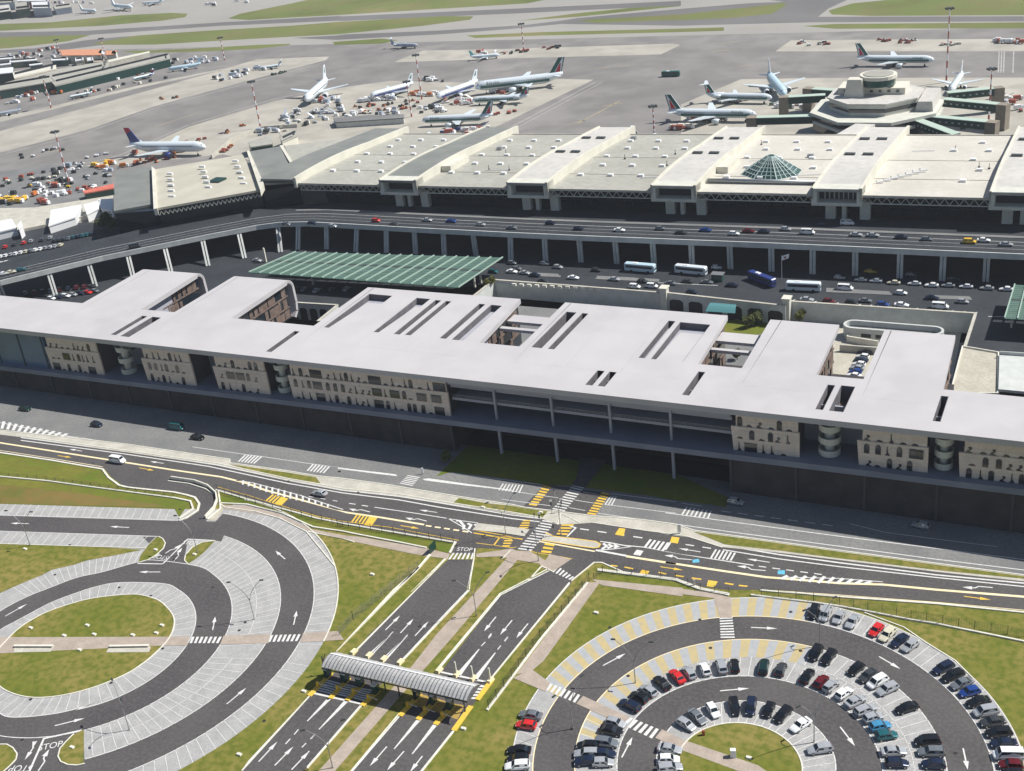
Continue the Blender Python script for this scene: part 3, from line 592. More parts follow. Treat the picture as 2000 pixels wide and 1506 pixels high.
for h in PITS:
    mb = MB(); big = h[1]-h[0] > 4
    mb.box(h[0]-.2, h[1]+.2, h[2]-.2, h[3]+.2, zt(h[0])-2.6, zt(h[0])-1.95)
    if big: mb.hexa([(h[0]+1.2, h[2], zt(h[0])-1.9), (h[1], h[2], zt(h[0])-1.9), (h[1], h[3]-3.5, zt(h[0])-1.9), (h[0]+1.2, h[3]-3.5, zt(h[0])-1.9), (h[0]+1.2, h[2]+.2, zt(h[0])-.35), (h[1]-.2, h[2]+.2, zt(h[0])-.35), (h[1]-.2, h[3]-3.5, zt(h[0])-1.5), (h[0]+1.2, h[3]-3.5, zt(h[0])-1.5)])
    wb(mb, 'pit_floor', M['white'] if big else M['pit_shade_joint'], hot)
# upper body, set back behind the perforated blocks
mb = MB(); IN = [(-458, 268), (38, 268), (38, 278), (-35, 278), (-36.2, 309), (-51.5, 309), (-51, 279), (-66.5, 279), (-67.6, 310.5), (-83.2, 310.5), (-82.5, 278.5), (-97.5, 278.5), (-99.2, 311), (-147.8, 311.5),
      (-148, 279), (-164, 279), (-166.6, 311.5), (-220, 311.5), (-220.3, 279.5), (-256, 279.5), (-257, 313.5), (-276.8, 313.5), (-277, 280), (-294.6, 279.6), (-296.8, 313.5), (-319, 313.5), (-318.6, 280.2), (-458, 279.6)]
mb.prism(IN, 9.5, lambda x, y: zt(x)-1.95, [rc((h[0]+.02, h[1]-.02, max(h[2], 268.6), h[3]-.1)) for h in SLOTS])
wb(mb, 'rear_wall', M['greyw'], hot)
mb = MB()
mb = MB(); mb.prism([(-458, 257.7), (-162.4, 257.7), (-162.4, 309), (-458, 309)], 0, lambda x, y: zd(x)-1.62)
mb.prism([(-80.8, 257.7), (38, 257.7), (38, 277), (-34, 277), (-34, 309), (-80.8, 309)], 0, lambda x, y: zd(x)-1.62)
mb.prism([(-162.2, 283), (-81, 283), (-81, 309), (-162.2, 309)], 0, lambda x, y: zd(x)-1.62)
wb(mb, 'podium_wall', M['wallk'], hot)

mb = MB()
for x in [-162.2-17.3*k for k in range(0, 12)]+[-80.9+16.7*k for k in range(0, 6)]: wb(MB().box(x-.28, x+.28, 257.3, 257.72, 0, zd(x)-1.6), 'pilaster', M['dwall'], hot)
mb = MB(); mb.prism([(-459, 256.2), (39, 256.2), (39, 282), (-459, 282)], lambda x, y: zd(x)-1.6, zd)
wb(mb, 'podium_deck', M['slabg'], hot)
# beam under the deck with the flat arch over the middle opening
mb = MB(); mb.box(-162.2, -81, 260.6, 261.6, zd(-120)-2.9, zd(-120)-1.62)
n = 14
for k in range(n):
    xa, xb = -132+24*k/n, -132+24*(k+1)/n; za = lambda x: zd(-120)-5.2+2.0*math.sin(math.pi*(x+132)/24)
    mb.hexa([(xa, 262.5, za(xa)), (xb, 262.5, za(xb)), (xb, 263.2, za(xb)), (xa, 263.2, za(xa)), (xa, 262.5, zd(xa)-1.62), (xb, 262.5, zd(xb)-1.62), (xb, 263.2, zd(xb)-1.62), (xa, 263.2, zd(xa)-1.62)])
wb(mb, 'deck_beam', M['greyw'], hot)
for x in (-148.3, -131.0, -114.1, -97.2):
    wb(MB().box(x-.35, x+.35, 259.8, 260.5, 0, zd(x)-1.6), 'column', M['greyw'], hot)
    wb(MB().box(x-.3, x+.3, 259.6, 260.2, zd(x), zt(x)-1.9), 'column', M['greyw'], hot)
for z0, z1 in ((19.6, 20.4), (15.6, 16.2)):
    wb(MB().box(-162.2, -81, 260.4, 268.1, z0-.2, z1), 'gallery_floor', M['greyw'], hot)
wb(MB().box(-162.2, -81, 259.0, 259.5, 20.9, 22.0), 'balustrade', M['greyw'], hot)
m = MB(); m.box(-162.2, -81, 260.2, 260.28, 17.15, 17.23); m.box(-162.2, -81, 260.2, 260.28, 16.75, 16.8)
for k in range(58): m.box(-162+k*1.4, -161.94+k*1.4, 260.2, 260.26, 16.2, 17.2)
wb(m, 'railing', M['steel'], hot)['kind'] = 'stuff'
wb(MB().box(-162, -81.2, 267.6, 267.95, zd(-162)+.01, 22.4), 'gallery_glazing', mat('gallery_glass', (.035, .045, .075), .3), hot)
# perforated facade blocks with cut-out openings
rnd = random.Random(3)
def opening(kind, x, z, w, h):
    Y0 = 258.45
    if kind == 0: pts = [(0, 0), (w, 0), (w, h), (0, h)]
    elif kind == 1: pts = [(0, 0), (w, 0), (w*.72, h*.3), (w*.6, h*.28), (w*.5, h), (w*.34, h), (w*.3, h*.2)]      # standing figure-like cut
    elif kind == 2: pts = [(0, 0), (w, 0), (w*.8, h*.35), (w*.35, h*.5), (w*.2, h*.3)]                            # low mound
    elif kind == 3: pts = [(0, 0), (w, 0), (w, h*.8), (w*.75, h), (w*.25, h), (0, h*.8)]                          # arched door
    else: pts = [(0, 0), (w, 0), (w*.45, h*.25), (w*.9, h*.65), (w*.75, h), (w*.3, h*.85), (w*.55, h*.6), (0, h*.2)]  # curl
    m = MB(); i = 0; n = len(pts)
    m.v = [(x+a, Y0, z+b) for a, b in pts]+[(x+a, Y0+.18, z+b) for a, b in pts]
    m.f.append(tuple(range(n))); m.m.append(0)
    for k in range(n): m.f.append((k, n+k, n+(k+1) % n, (k+1) % n)); m.m.append(0)
    return m
for bi, (a, b) in enumerate(((-317.5, -293.5), (-275.1, -254.6), (-246, -225.6), (-217.4, -162.4), (-80.8, -63.6), (-49.7, -33.3), (-26.6, 38))):
    mb = MB(); zb = lambda x, y=0: zd(x)+.02
    H3 = (zt((a+b)/2)-2-zd((a+b)/2))/3
    mb.hexa([(a+.5, 258.6, zd(a)+.01), (b, 258.6, zd(b)+.01), (b, 259.2, zd(b)+.01), (a+.5, 259.2, zd(a)+.01), (a, 258.6, zd(a)+2*H3), (b, 258.6, zd(b)+2*H3), (b, 259.2, zd(b)+2*H3), (a, 259.2, zd(a)+2*H3)])
    mb.hexa([(a+1.2, 258.9, zd(a)+2*H3), (b-.4, 258.9, zd(b)+2*H3), (b-.4, 259.4, zd(b)+2*H3), (a+1.2, 259.4, zd(a)+2*H3), (a+1.2, 258.9, zt(a)-1.56), (b-.4, 258.9, zt(b)-1.56), (b-.4, 259.4, zt(b)-1.56), (a+1.2, 259.4, zt(a)-1.56)])
    blk = wb(mb, 'facade_block', M['beige'], hot)
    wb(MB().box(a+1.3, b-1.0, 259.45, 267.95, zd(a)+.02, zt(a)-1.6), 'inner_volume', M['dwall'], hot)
    mb = MB()
    for r in range(3):
        for q in (.02, .36, .68):
            if r == 2 and q > .5: continue
            z0 = lambda x: zd(x)+H3*(r+q)
            yy = 258.9 if r == 2 else 258.6
            mb.hexa([(a+.9, yy-.05, z0(a)), (b-.5, yy-.05, z0(b)), (b-.5, yy, z0(b)), (a+.9, yy, z0(a)), (a+.9, yy-.05, z0(a)+.09), (b-.5, yy-.05, z0(b)+.09), (b-.5, yy, z0(b)+.09), (a+.9, yy, z0(a)+.09)])
        x = a+2.2
        while x < b-1:
            yy = 258.9 if r == 2 else 258.6; mb.box(x-.05, x+.05, yy-.04, yy, zd(x)+H3*r+.1, zd(x)+H3*(r+1)-.05 if r < 2 else zt(x)-2.0); x += 1.95
    o = wb(mb, 'joint', M['portal'], blk)
    bb = min(b, 8)
    for r in range(3):
        x = a+1.4+rnd.random()
        while x < bb-3:
            kd = rnd.choice([1, 3, 2, 3, 1, 3, 4, 2, 0] if r < 2 else [1, 2, 3, 4, 2])
            if a == -217.4 and abs((x-a) % 21-9) < 1.3: kd = 0
            w, h = {0: (3.2, 2.5), 1: (1.15, 2.4), 2: (1.6, 1.05), 3: (1.25, 2.6), 4: (1.4, 1.6)}[kd]
            if kd == 0 and r == 2: w = 4.2
            h = min(h, H3-.7); w = min(w, b-x-.6)
            m = opening(kd, x, zd(x)+H3*r+(.12 if r else .03), w, h)
            if r == 2: m.v = [(p, q+.3, s) for p, q, s in m.v]
            wb(m, 'window', M['glass'] if r else M['slabg2'] if 'slabg2' in M else M['glass'], blk); x += w+.45+rnd.random()*1.2
# blue glazed stretch on the far left
wb(MB().box(-458, -317.8, 258.8, 267.9, zd(-458), zt(-330)-2.0), 'side_glazing', mat('blue_glazing', (.10, .16, .26), .25, col2=(.13, .20, .32), scale=.1), hot)
for x in (-352, -341, -329.5, -318.5): wb(MB().box(x-.15, x+.15, 258.5, 258.8, zd(x), zt(x)-2), 'mullion', M['dsteel'], hot)
# spiral stair towers in the gaps
def stair(x, y, r, zb, z1):
    t = MB()
    for k in range(3):
        z = zb+.4+k*(z1-zb)/3; n = 20
        for j in range(n):
            a0, a1 = 2*math.pi*j/n, 2*math.pi*(j+1)/n; c, s, c1, s1 = math.cos(a0), math.sin(a0), math.cos(a1), math.sin(a1)
            t.hexa([(x+(r-.2)*c, y+(r-.2)*s, z), (x+r*c, y+r*s, z), (x+r*c1, y+r*s1, z), (x+(r-.2)*c1, y+(r-.2)*s1, z), (x+(r-.2)*c, y+(r-.2)*s, z+1.5), (x+r*c, y+r*s, z+1.5), (x+r*c1, y+r*s1, z+1.5), (x+(r-.2)*c1, y+(r-.2)*s1, z+1.5)])
        t.cyl((x, y, z-.2), (x, y, z), r-.1, n=20)
    t.cyl((x, y, zb), (x, y, z1), r*.45, n=14)
    wb(t, 'spiral_stair', M['portal'], hot, False)
stair(-285.5, 262.3, 2.6, zd(-285), zt(-285)-2.0); stair(-222, 262, 2.3, zd(-222), zt(-222)-2); stair(-57, 262.3, 2.7, zd(-57), zt(-57)-2); stair(-30.2, 262, 2.2, zd(-30), zt(-30)-2)
# side walls of the fins and courts: dark glass bands with panels darkened to stand in for shade
def sidewall(x, y0, y1, z0, z1, nm='side_window'):
    wb(MB().box(x, x+.12, y0, y1, z0, z1), 'side_glazing', M['glass'], hot)
    m = MB(); y = y0+.6; r2 = random.Random(int(-x))
    while y < y1-1.5:
        for z in (z0+.5, z0+4.6, z0+8.7):
            if z+3 < z1 and r2.random() < .6: m.box(x+.12, x+.32, y, y+1.2+r2.random()*1.6, z, z+2.6+r2.random())
        y += 2.6
    for z in (z0+4.0, z0+8.1):
        if z < z1-.6: m.box(x+.12, x+.5, y0, y1, z, z+.45)
    wb(m, 'side_panel', M['brown_shade'], hot)
for x, y1 in ((-296.0, 313.4), (-256.4, 313.4), (-165.0, 311.2), (-98.2, 311), (-66.9, 310.3), (-35.4, 308.8)): sidewall(x, 281, y1, 9.5, 22.4)
# bridges over the two courts
for a, b, y0, y1, z in ((-164, -148.5, 301.5, 306.5, 21.5), (-164, -148.5, 296, 297.6, 21.5), (-98, -83.5, 302, 308, 21), (-98, -83.5, 297, 298.4, 20.5)):
    wb(MB().box(a, b, y0, y1, z-.9, z), 'bridge', M['white'], hot)
# ================================================================= terminal with its raised road
TH = R_(2.4); _c, _s = math.cos(TH), math.sin(TH)
def T(u, v, z):            # terminal frame: u along the front, v into the depth
    u = u + .045*v
    return Vector((-40+(u+40)*_c-v*_s, 434+(u+40)*_s+v*_c, z))
# raised departures road: outer edge follows the columns
edge = [G(x, y, 11.3) for x, y in ((-60, 560), (0, 548), (200, 500), (400, 459), (500, 440), (545, 434), (600, 433), (660, 436), (820, 445), (1000, 454), (1160, 461), (1330, 467.5), (1500, 474), (1660, 481), (2000, 496))]
edge.append(edge[-1]+(edge[-1]-edge[-2])*1.2)
inner = [G(x, y, 11.3) for x, y in ((-60, 520), (0, 509), (200, 462), (345, 428), (430, 412))] + [T(u, 6, 0) for u in (-318, -250, -150, -40, 20)]
via = empty('raised_road', (-200, 405, 0), 0, 'long raised departures road on slanted concrete columns in front of the terminal', 'viaduct')
mb = MB(); mb.prism([(p.x, p.y) for p in edge]+[(p.x, p.y) for p in inner[::-1]], 9.3, 10.5)
wb(mb, 'road_deck', M['asph_shade'], via)
mb = MB(); mb.strip(edge, .5, 9.2, 11.3); wb(mb, 'parapet', M['conc_cool'], via)
mb = MB()
def par(pts, off):
    P = [Vector((p.x, p.y)) for p in pts]; o = []
    for j, p in enumerate(P):
        d = (P[min(j+1, len(P)-1)]-P[max(j-1, 0)]).normalized(); o.append(Vector((p.x-d.y*off, p.y+d.x*off, 0)))
    return o
for off, w in ((6, .12), (9.5, .12), (13, .22)): mb.strip(par(edge, off), w, 10.51, 10.51)
wb(mb, 'lane_line', M['wpaint'], via)
mb = MB(); mb.strip(par(edge[5:], 17.5), 2.0, 10.5, 10.7); wb(mb, 'kerb_island', M['asph_old'], via)
for x, y in ((12, 592), (110, 580), (187, 560), (262, 548), (335, 535), (407, 520), (478, 505), (548, 493), (582, 488), (638, 487), (695, 492), (755, 494), (812, 496), (868, 500), (930, 500), (998, 508), (1066, 510), (1135, 512), (1205, 515), (1278, 518), (1352, 523), (1427, 525), (1507, 530), (1587, 535), (1670, 538), (1757, 543), (1840, 548), (1925, 550)):
    b = G(x, y); k = min(range(len(edge)-1), key=lambda i: (((edge[i]+edge[i+1])/2)-b).length); e = (edge[k+1]-edge[k]).normalized(); n = Vector((-e.y, e.x, 0))
    # top stands just under the deck edge
    tt = (b-edge[k]).dot(e); top = edge[k]+e*tt+n*.8; top.z = 9.3
    b2 = Vector((b.x, b.y, 0)); m = MB()
    for sgn in (-.45, .45): m.bar(b2+e*sgn*1.3, top+e*sgn*1.3-Vector((0, 0, .01)), .75, .9)
    wb(m, 'column', M['conc_cool'], via)
ter = empty('airport_terminal', T(-160, 30, 0), 0, 'wide airport terminal with wavy cream roof ribs and boxed portals over dark glass', 'building')
def vz(v): return 20.8 - 3.8*max(0, v)/93 + 1.0*math.sin(min(1, max(0, v/93))*math.pi)
US = [-284.9, -224.8, -163.2, -101.2, -39.8, 22]
BW = 18.2
VB = 93
# dark glass hall
mb = MB(); mb.hexa([T(-322, 13, 0), T(60, 13, 0), T(60, VB-1, 0), T(-300, VB-1, 0), T(-322, 13, 19.6), T(60, 13, 19.6), T(60, VB-1, 16), T(-300, VB-1, 16)])
wb(mb, 'glass_front', M['glass'], ter)
mb = MB()
for k in range(96): u = -320+k*3.6; mb.box(0, 0, 0, 0, 0, 0) if 0 else mb.bar(T(u, 12.8, 10.5), T(u, 12.8, 19.5), .14)
for z in (12.5, 15.5): mb.bar(T(-320, 12.8, z), T(30, 12.8, z), .12)
wb(mb, 'mullion', M['dsteel'], ter)
# roof bays
for k in range(6):
    a = (US[k-1]+BW if k else -327); b = US[k]; m_ = M['troof'] if k < 3 else M['troofl'] if k != 99 else 0
    if k == 0: b = US[0]
    mb = MB(); N = 12
    for j in range(N):
        v0, v1 = 1.5+(VB-1.5)*j/N, 1.5+(VB-1.5)*(j+1)/N
        mb.hexa([T(a, v0, vz(v0)-.8), T(b, v0, vz(v0)-.8), T(b, v1, vz(v1)-.8), T(a, v1, vz(v1)-.8), T(a, v0, vz(v0)), T(b, v0, vz(v0)), T(b, v1, vz(v1)), T(a, v1, vz(v1))])
    wb(mb, 'roof_bay', M['troof'] if k < 3 else mat('roof_membrane_mid', (.52, .495, .44), .9, col2=(.59, .565, .51), scale=.06, detail=8, col3=(.45, .43, .38), scale3=.5, mix3=.4), ter)
    mb = MB(); mb.bar(T(a, 1.2, vz(0)-.2), T(b, 1.2, vz(0)-.2), .5, .9); mb.bar(T(a, VB, vz(VB)), T(b, VB, vz(VB)), .5, .8)
    for v in (22, 48): mb.bar(T(a, v, vz(v)+.05), T(b, v, vz(v)+.05), .25, .25)
    wb(mb, 'roof_edge', M['conc'], ter)
    mb = MB(); L = b-a; n = int(L/3.2)          # lattice girder under the front edge
    for j in range(n):
        u0 = a+L*j/n; u1 = a+L*(j+1)/n; mb.bar(T(u0, 2.2, 17.6), T((u0+u1)/2, 2.2, 19.9), .22); mb.bar(T((u0+u1)/2, 2.2, 19.9), T(u1, 2.2, 17.6), .22)
    mb.bar(T(a, 2.2, 17.5), T(b, 2.2, 17.5), .35); wb(mb, 'lattice_girder', M['portal'], ter)
    rn = random.Random(k)
    for j in range(5):
        for i in range(3):
            v = 20+j*14.5; u = a+6+(i)*(L-12)/2.4+(j % 2)*4
            if u > b-3 or (k == 4 and (-90 < u < -60)) : continue
            if k == 4 and j < 3 and u < a+26: continue
            p = T(u, v, vz(v)); wb(MB().box(p.x-1.1, p.x+1.1, p.y-.8, p.y+.8, p.z, p.z+.9), 'skylight', M['wsheet'], ter)
# ribs: wavy side walls, raised roof, boxed portal at the front
def rz(v):
    t = v/(VB+6); return 23.6+.9*math.sin(min(1, t*1.6)*math.pi)*.9-4.2*t*t-.3*t
for k, u in enumerate(US):
    mt = M['troofd'] if k == 0 else M['troofl']
    mb = MB(); N = 16
    def seg(mbx, ua, ub, zo0, zo1, v0=0., v1=VB+7):
        for j in range(N):
            a_, b_ = v0+(v1-v0)*j/N, v0+(v1-v0)*(j+1)/N
            mbx.hexa([T(ua, a_, rz(a_)+zo0), T(ub, a_, rz(a_)+zo0), T(ub, b_, rz(b_)+zo0), T(ua, b_, rz(b_)+zo0), T(ua, a_, rz(a_)+zo1), T(ub, a_, rz(a_)+zo1), T(ub, b_, rz(b_)+zo1), T(ua, b_, rz(b_)+zo1)])
    seg(mb, u+.7, u+BW-1, -1.2, -.35); wb(mb, 'rib_roof', mt, ter)
    mb = MB(); seg(mb, u, u+.7, -4.2, .25); wb(mb, 'rib_wall', M['cream'], ter); mb = MB(); seg(mb, u+BW-1, u+BW, -4.6, .35); wb(mb, 'rib_wall', M['cream'], ter)
    mb = MB(); A = lambda uu, vv, z: T(u+uu, vv, z)
    for (a0, a1, z0, z1) in ((0, BW, 17, 18.2), (0, BW, 22.4, 23.55), (0, 1.9, 18.2, 22.4), (BW-1.9, BW, 18.2, 22.4)):
        mb.hexa([A(a0, 0, z0), A(a1, 0, z0), A(a1, 6, z0), A(a0, 6, z0), A(a0, 0, z1), A(a1, 0, z1), A(a1, 6, z1), A(a0, 6, z1)])
    wb(mb, 'portal_box', M['portal'], ter)
    mb = MB(); mb.hexa([A(1.9, 4.6, 18.2), A(BW-1.9, 4.6, 18.2), A(BW-1.9, 5, 18.2), A(1.9, 5, 18.2), A(1.9, 4.6, 22.4), A(BW-1.9, 4.6, 22.4), A(BW-1.9, 5, 22.4), A(1.9, 5, 22.4)]); wb(mb, 'portal_louvre', M['dark'], ter)
    mb = MB()
    if k == 3:
        for q in range(7): mb.bar(A(4+q*1.7, 4.3, 18.3), A(4+q*1.7, 4.3, 22.2), .3)
        wb(mb, 'portal_bar', M['portal'], ter)
    for q, w in ((4.2, 3.6), (BW-1.5, 3.6), (10.2, 1.5)):
        mb = MB(); mb.hexa([A(q, 4.2, 10.5), A(q+w, 4.2, 10.5), A(q+w, 6.5, 10.5), A(q, 6.5, 10.5), A(q, 4.2, 17.5), A(q+w, 4.2, 17.5), A(q+w, 6.5, 17.5), A(q, 6.5, 17.5)]); wb(mb, 'portal_leg', M['portal'], ter)
    for v in (45, 74) if k else ():
        for q in (4.5, 11.5):
            p = T(u+q, v, rz(v)-.35); wb(MB().box(p.x-2, p.x+2, p.y-1, p.y+1, p.z, p.z+.7), 'rooflight', M['dsteel'], ter)
# angled first rib (no portal) joining the wing
mb = MB(); seg(mb, -346, -328.5, -1.6, -.6, 0, VB+5); wb(mb, 'rib_roof', M['troofd'], ter)
mb = MB(); seg(mb, -328.5, -327.2, -4.4, .2, 0, VB+6); wb(mb, 'rib_wall', M['cream'], ter)
# plant boxes on the ribs' flanks
for u, v in ((-266.5, 22), (-144.8, 26), (-96+2, 24)):
    p = T(u, v, vz(v)); m = MB(); m.hexa([T(u, v, vz(v)), T(u+4.5, v, vz(v)), T(u+4.5, v+17, vz(v+17)), T(u, v+17, vz(v+17)), T(u, v, vz(v)+2.6), T(u+4.5, v, vz(v)+2.6), T(u+4.5, v+17, vz(v+17)+2.6), T(u, v+17, vz(v+17)+2.6)]); wb(m, 'plant_box', M['cream'], ter)
# small roof plant: pipes, vents and thin masts
rn = random.Random(21)
for k in range(1, 6):
    a = US[k-1]+BW; b = US[k]
    for j in range(5 if k != 5 else 9):
        u = a+4+rn.random()*(b-a-8); v = 8+rn.random()*75; p = T(u, v, vz(v))
        if k == 4 and u < a+24 and v < 50: continue
        q = rn.random()
        if q < .4: m = MB(); m.cyl(p, p+Vector((0, 0, 2.2)), .12, n=6); m.cyl(p, p+Vector((0, 0, .5)), .45, n=8); wb(m, 'vent_pipe', M['dsteel'], ter)
        elif q < .75: wb(MB().box(p.x-1.3, p.x+1.3, p.y-.9, p.y+.9, p.z, p.z+1.3, top=(.15, .15)), 'roof_unit', M['steel'], ter)
        else: e_ = T(u+6+5*rn.random(), v+rn.random()*3, vz(v)+.35); m = MB(); m.cyl(p+Vector((0, 0, .35)), e_, .16, n=6); wb(m, 'pipe_run', M['wsheet'], ter)
for j in range(7): u = US[3]+BW+2+j*2.2; p = T(u, 16+j*2.5, vz(18)+.5); m = MB(); m.cyl(p, p+Vector((2.5, 1, .1)), .35, n=7); m.cyl(p, p+Vector((0, 0, 1.1)), .3, n=7); wb(m, 'pipe_run', M['wsheet'], ter)
# long silver ducts
for k in (3, 5):
    a = US[k-1]+BW+.5; b = US[k]-.5; m = MB(); m.cyl(T(a, 13, vz(13)+1), T(b, 13, vz(13)+1), .85, n=10); wb(m, 'roof_duct', M['steel'], ter, True)
# glass pyramid
c = T(-124.5+1, 28, vz(28)); m = MB(); r = 10.5; n = 8; base = [Vector((c.x+r*1.15*math.cos(R_(22.5+45*k)), c.y+r*.95*math.sin(R_(22.5+45*k)), c.z)) for k in range(n)]; top = [Vector((c.x+1.6*math.cos(R_(22.5+45*k)), c.y+1.6*math.sin(R_(22.5+45*k)), c.z+6.8)) for k in range(n)]
for k in range(n): m.quad(base[k], base[(k+1) % n], top[(k+1) % n], top[k])
m.quad(*top); pyr = wb(m, 'glass_pyramid', M['gglass'], ter)
m = MB()
for k in range(n):
    m.bar(base[k], top[k], .4)
    for q in range(7):
        t = q/6; m.bar(base[k].lerp(top[k], t)+Vector((0, 0, .08)), base[(k+1) % n].lerp(top[(k+1) % n], t)+Vector((0, 0, .08)), .24)
    for s in (.25, .5, .75): m.bar(base[k].lerp(base[(k+1) % n], s)+Vector((0, 0, .08)), top[k].lerp(top[(k+1) % n], s)+Vector((0, 0, .08)), .2)
wb(m, 'pyramid_frame', mat('pyramid_bars', (.42, .52, .50), .5), ter)
# left wing, turned away from the front
def slabp(nm, q, m_, par_, th=1.0):
    m = MB(); P = [G(x, y, z) for x, y, z in q]; m.hexa([p-Vector((0, 0, th)) for p in P]+P) if len(P) == 4 else None
    return wb(m, nm, m_, par_)
wing = empty('terminal_wing', G(360, 420, 0), 0, 'angled terminal wing with one pale and two dark grey roofs left of the main hall', 'building')
slabp('roof', [(222, 412, 18.5), (300, 398, 18.5), (298, 325, 17), (226, 334, 17)], M['troofd'], wing)
slabp('roof', [(305, 407, 20), (510, 370, 20), (474, 302, 18), (300, 331, 18)], mat('wing_roof', (.42, .40, .33), .9, col2=(.50, .475, .395), scale=.08, detail=7), wing)
slabp('roof', [(514, 358, 21), (583, 354, 21), (556, 284, 19), (487, 296, 19)], M['troofd'], wing)
slabp('roof', [(568, 318, 20), (583, 317, 20), (735, 264, 18), (545, 286, 18)], mat('roof_membrane', (.44, .42, .35)), wing)
slabp('roof', [(583, 354, 21), (586, 340, 21), (778, 262, 18.9), (556, 284, 19)], M['troofd'], wing) if 0 else None
for q in ([(300, 408, 21), (307, 407, 21), (302, 329, 19), (296, 325, 19)], [(508, 371, 22), (515, 358, 22), (487, 294, 20), (482, 295, 20)], [(567, 319, 21), (572, 317, 21), (552, 283, 19), (546, 284, 19)]):
    slabp('rib_wall', q, M['cream'], wing, 3)
for q in ([(222, 412), (305, 405), (302, 340), (226, 345)], [(305, 405), (512, 368), (480, 312), (302, 340)], [(512, 368), (585, 354), (560, 295), (480, 312)]):
    P = [G(x, y, 19) for x, y in q]; c_ = cen(P); m = MB(); m.prism([((p-c_)*.97+c_)[:2] for p in P], 0, 17.4); wb(m, 'glass_wall', M['glass'], wing)
m = MB(); a_, b_ = G(306, 414, 18.3), G(510, 377, 18.3)
for k in range(24):
    p, q = a_.lerp(b_, k/24), a_.lerp(b_, (k+1)/24); m.bar(p, (p+q)/2-Vector((0, 0, 1.8)), .3); m.bar((p+q)/2-Vector((0, 0, 1.8)), q, .3)
wb(m, 'lattice_girder', M['portal'], wing)
for x, y in [(332+1*j, 340+11*j) for j in range(5)]+[(395+3*j, 326+10*j) for j in range(5)]+[(460+4*j, 315+11*j) for j in range(5)]:
    p = G(x, y, 19.6); wb(MB().box(p.x-1.6, p.x+1.6, p.y-.5, p.y+.5, p.z-.3, p.z+.7), 'skylight', M['wsheet'], wing)
p = G(425, 352, 19.6); wb(MB().box(p.x-3, p.x+3, p.y-3, p.y+3, p.z-.3, p.z+.5), 'hatch', M['dgreen'], wing)
# octagonal satellite with its round control room
sat = empty('gate_satellite', G(1715, 250, 0), 0, 'pale octagonal gate satellite with stepped terraces and a round control room on top', 'building')
def octo(z0, z1, cx, cy, r, k=1., nm='terrace', m_=None, rot=22.5, n=8, ky=1.):
    r *= .96; P = [(cx+r*math.cos(R_(rot+360/n*j)), cy+ky*r*math.sin(R_(rot+360/n*j))) for j in range(n)]; m = MB(); m.prism(P, z0, z1); return wb(m, nm, m_ or M['cream'], sat)
C_ = G(1712, 205, 14); cx, cy = C_.x, C_.y
0 and print('SAT', C_, G(1593, 215, 14), G(1850, 190, 14), G(1700, 242, 14), G(1705, 160, 14))
octo(0, 5, cx, cy, 29, nm='base', m_=M['dgreen']); octo(5, 8.5, cx, cy, 31, nm='glazed_storey', m_=M['glass']); octo(8.5, 9.8, cx, cy, 32.5, m_=M['portal']); octo(9.8, 12, cx, cy, 31, m_=M['glass'], nm='glazed_storey'); octo(12, 13.4, cx, cy, 32.5, nm='terrace', m_=M['portal'])
octo(13.4, 18.6, cx-1, cy+2, 22.5, m_=M['portal']); octo(18.6, 19.3, cx-1, cy+2, 23.5, m_=M['troofl'])
octo(15.0, 16.8, cx-1, cy+2, 22.62, nm='window_band', m_=M['glass'])
for s in (-1, 1): pass
m = MB(); m.box(cx-18, cx+13, cy-1, cy+12, 19.3, 22.3); wb(m, 'upper_storey', M['cream'], sat)
for k in range(7): wb(MB().box(cx-15+k*4, cx-13.6+k*4, cy-1.15, cy-1, 20.3, 21.5), 'window', M['glass'], sat)
m = MB(); m.hexa([(cx-14, cy-7, 19.3), (cx-5, cy-7, 19.3), (cx-5, cy, 19.3), (cx-14, cy, 19.3), (cx-12.6, cy-6, 27.4), (cx-6, cy-6, 27.4), (cx-6, cy-.6, 27.4), (cx-12.6, cy-.6, 27.4)]); wb(m, 'stair_tower', M['cream'], sat)
octo(22.3, 23.2, cx, cy+3, 6.5, m_=M['cream'], n=20, nm='drum'); octo(23.2, 26.4, cx, cy+3, 8.2, m_=M['gglass'], n=20, nm='control_room'); octo(26.4, 28.0, cx, cy+3, 8.9, m_=M['cream'], n=20, nm='control_room_roof'); octo(28.0, 28.3, cx, cy+3, 7.2, m_=M['troof'], n=20, nm='control_room_roof')
for dx, dy, w in ((22, 12, 8),):
    m = MB(); m.hexa([(cx+19, cy-9, 13.4), (cx+27, cy-9, 13.4), (cx+27, cy+17, 13.4), (cx+19, cy+17, 13.4), (cx+20, cy-9, 18), (cx+26.5, cy-9, 18), (cx+26.5, cy+17, 18), (cx+20, cy+17, 18)]); wb(m, 'stair_block', M['troofl'], sat)
# link bridge terminal - satellite
m = MB(); a = G(1645, 268, 17); b = G(1690, 242, 13.8); d = (b-a).normalized(); n = Vector((-d.y, d.x, 0))*4.5
m.hexa([a-n-Vector((0, 0, 4)), a+n-Vector((0, 0, 4)), b+n-Vector((0, 0, 3)), b-n-Vector((0, 0, 3)), a-n, a+n, b+n, b-n]); wb(m, 'link_bridge', M['troofl'], sat)
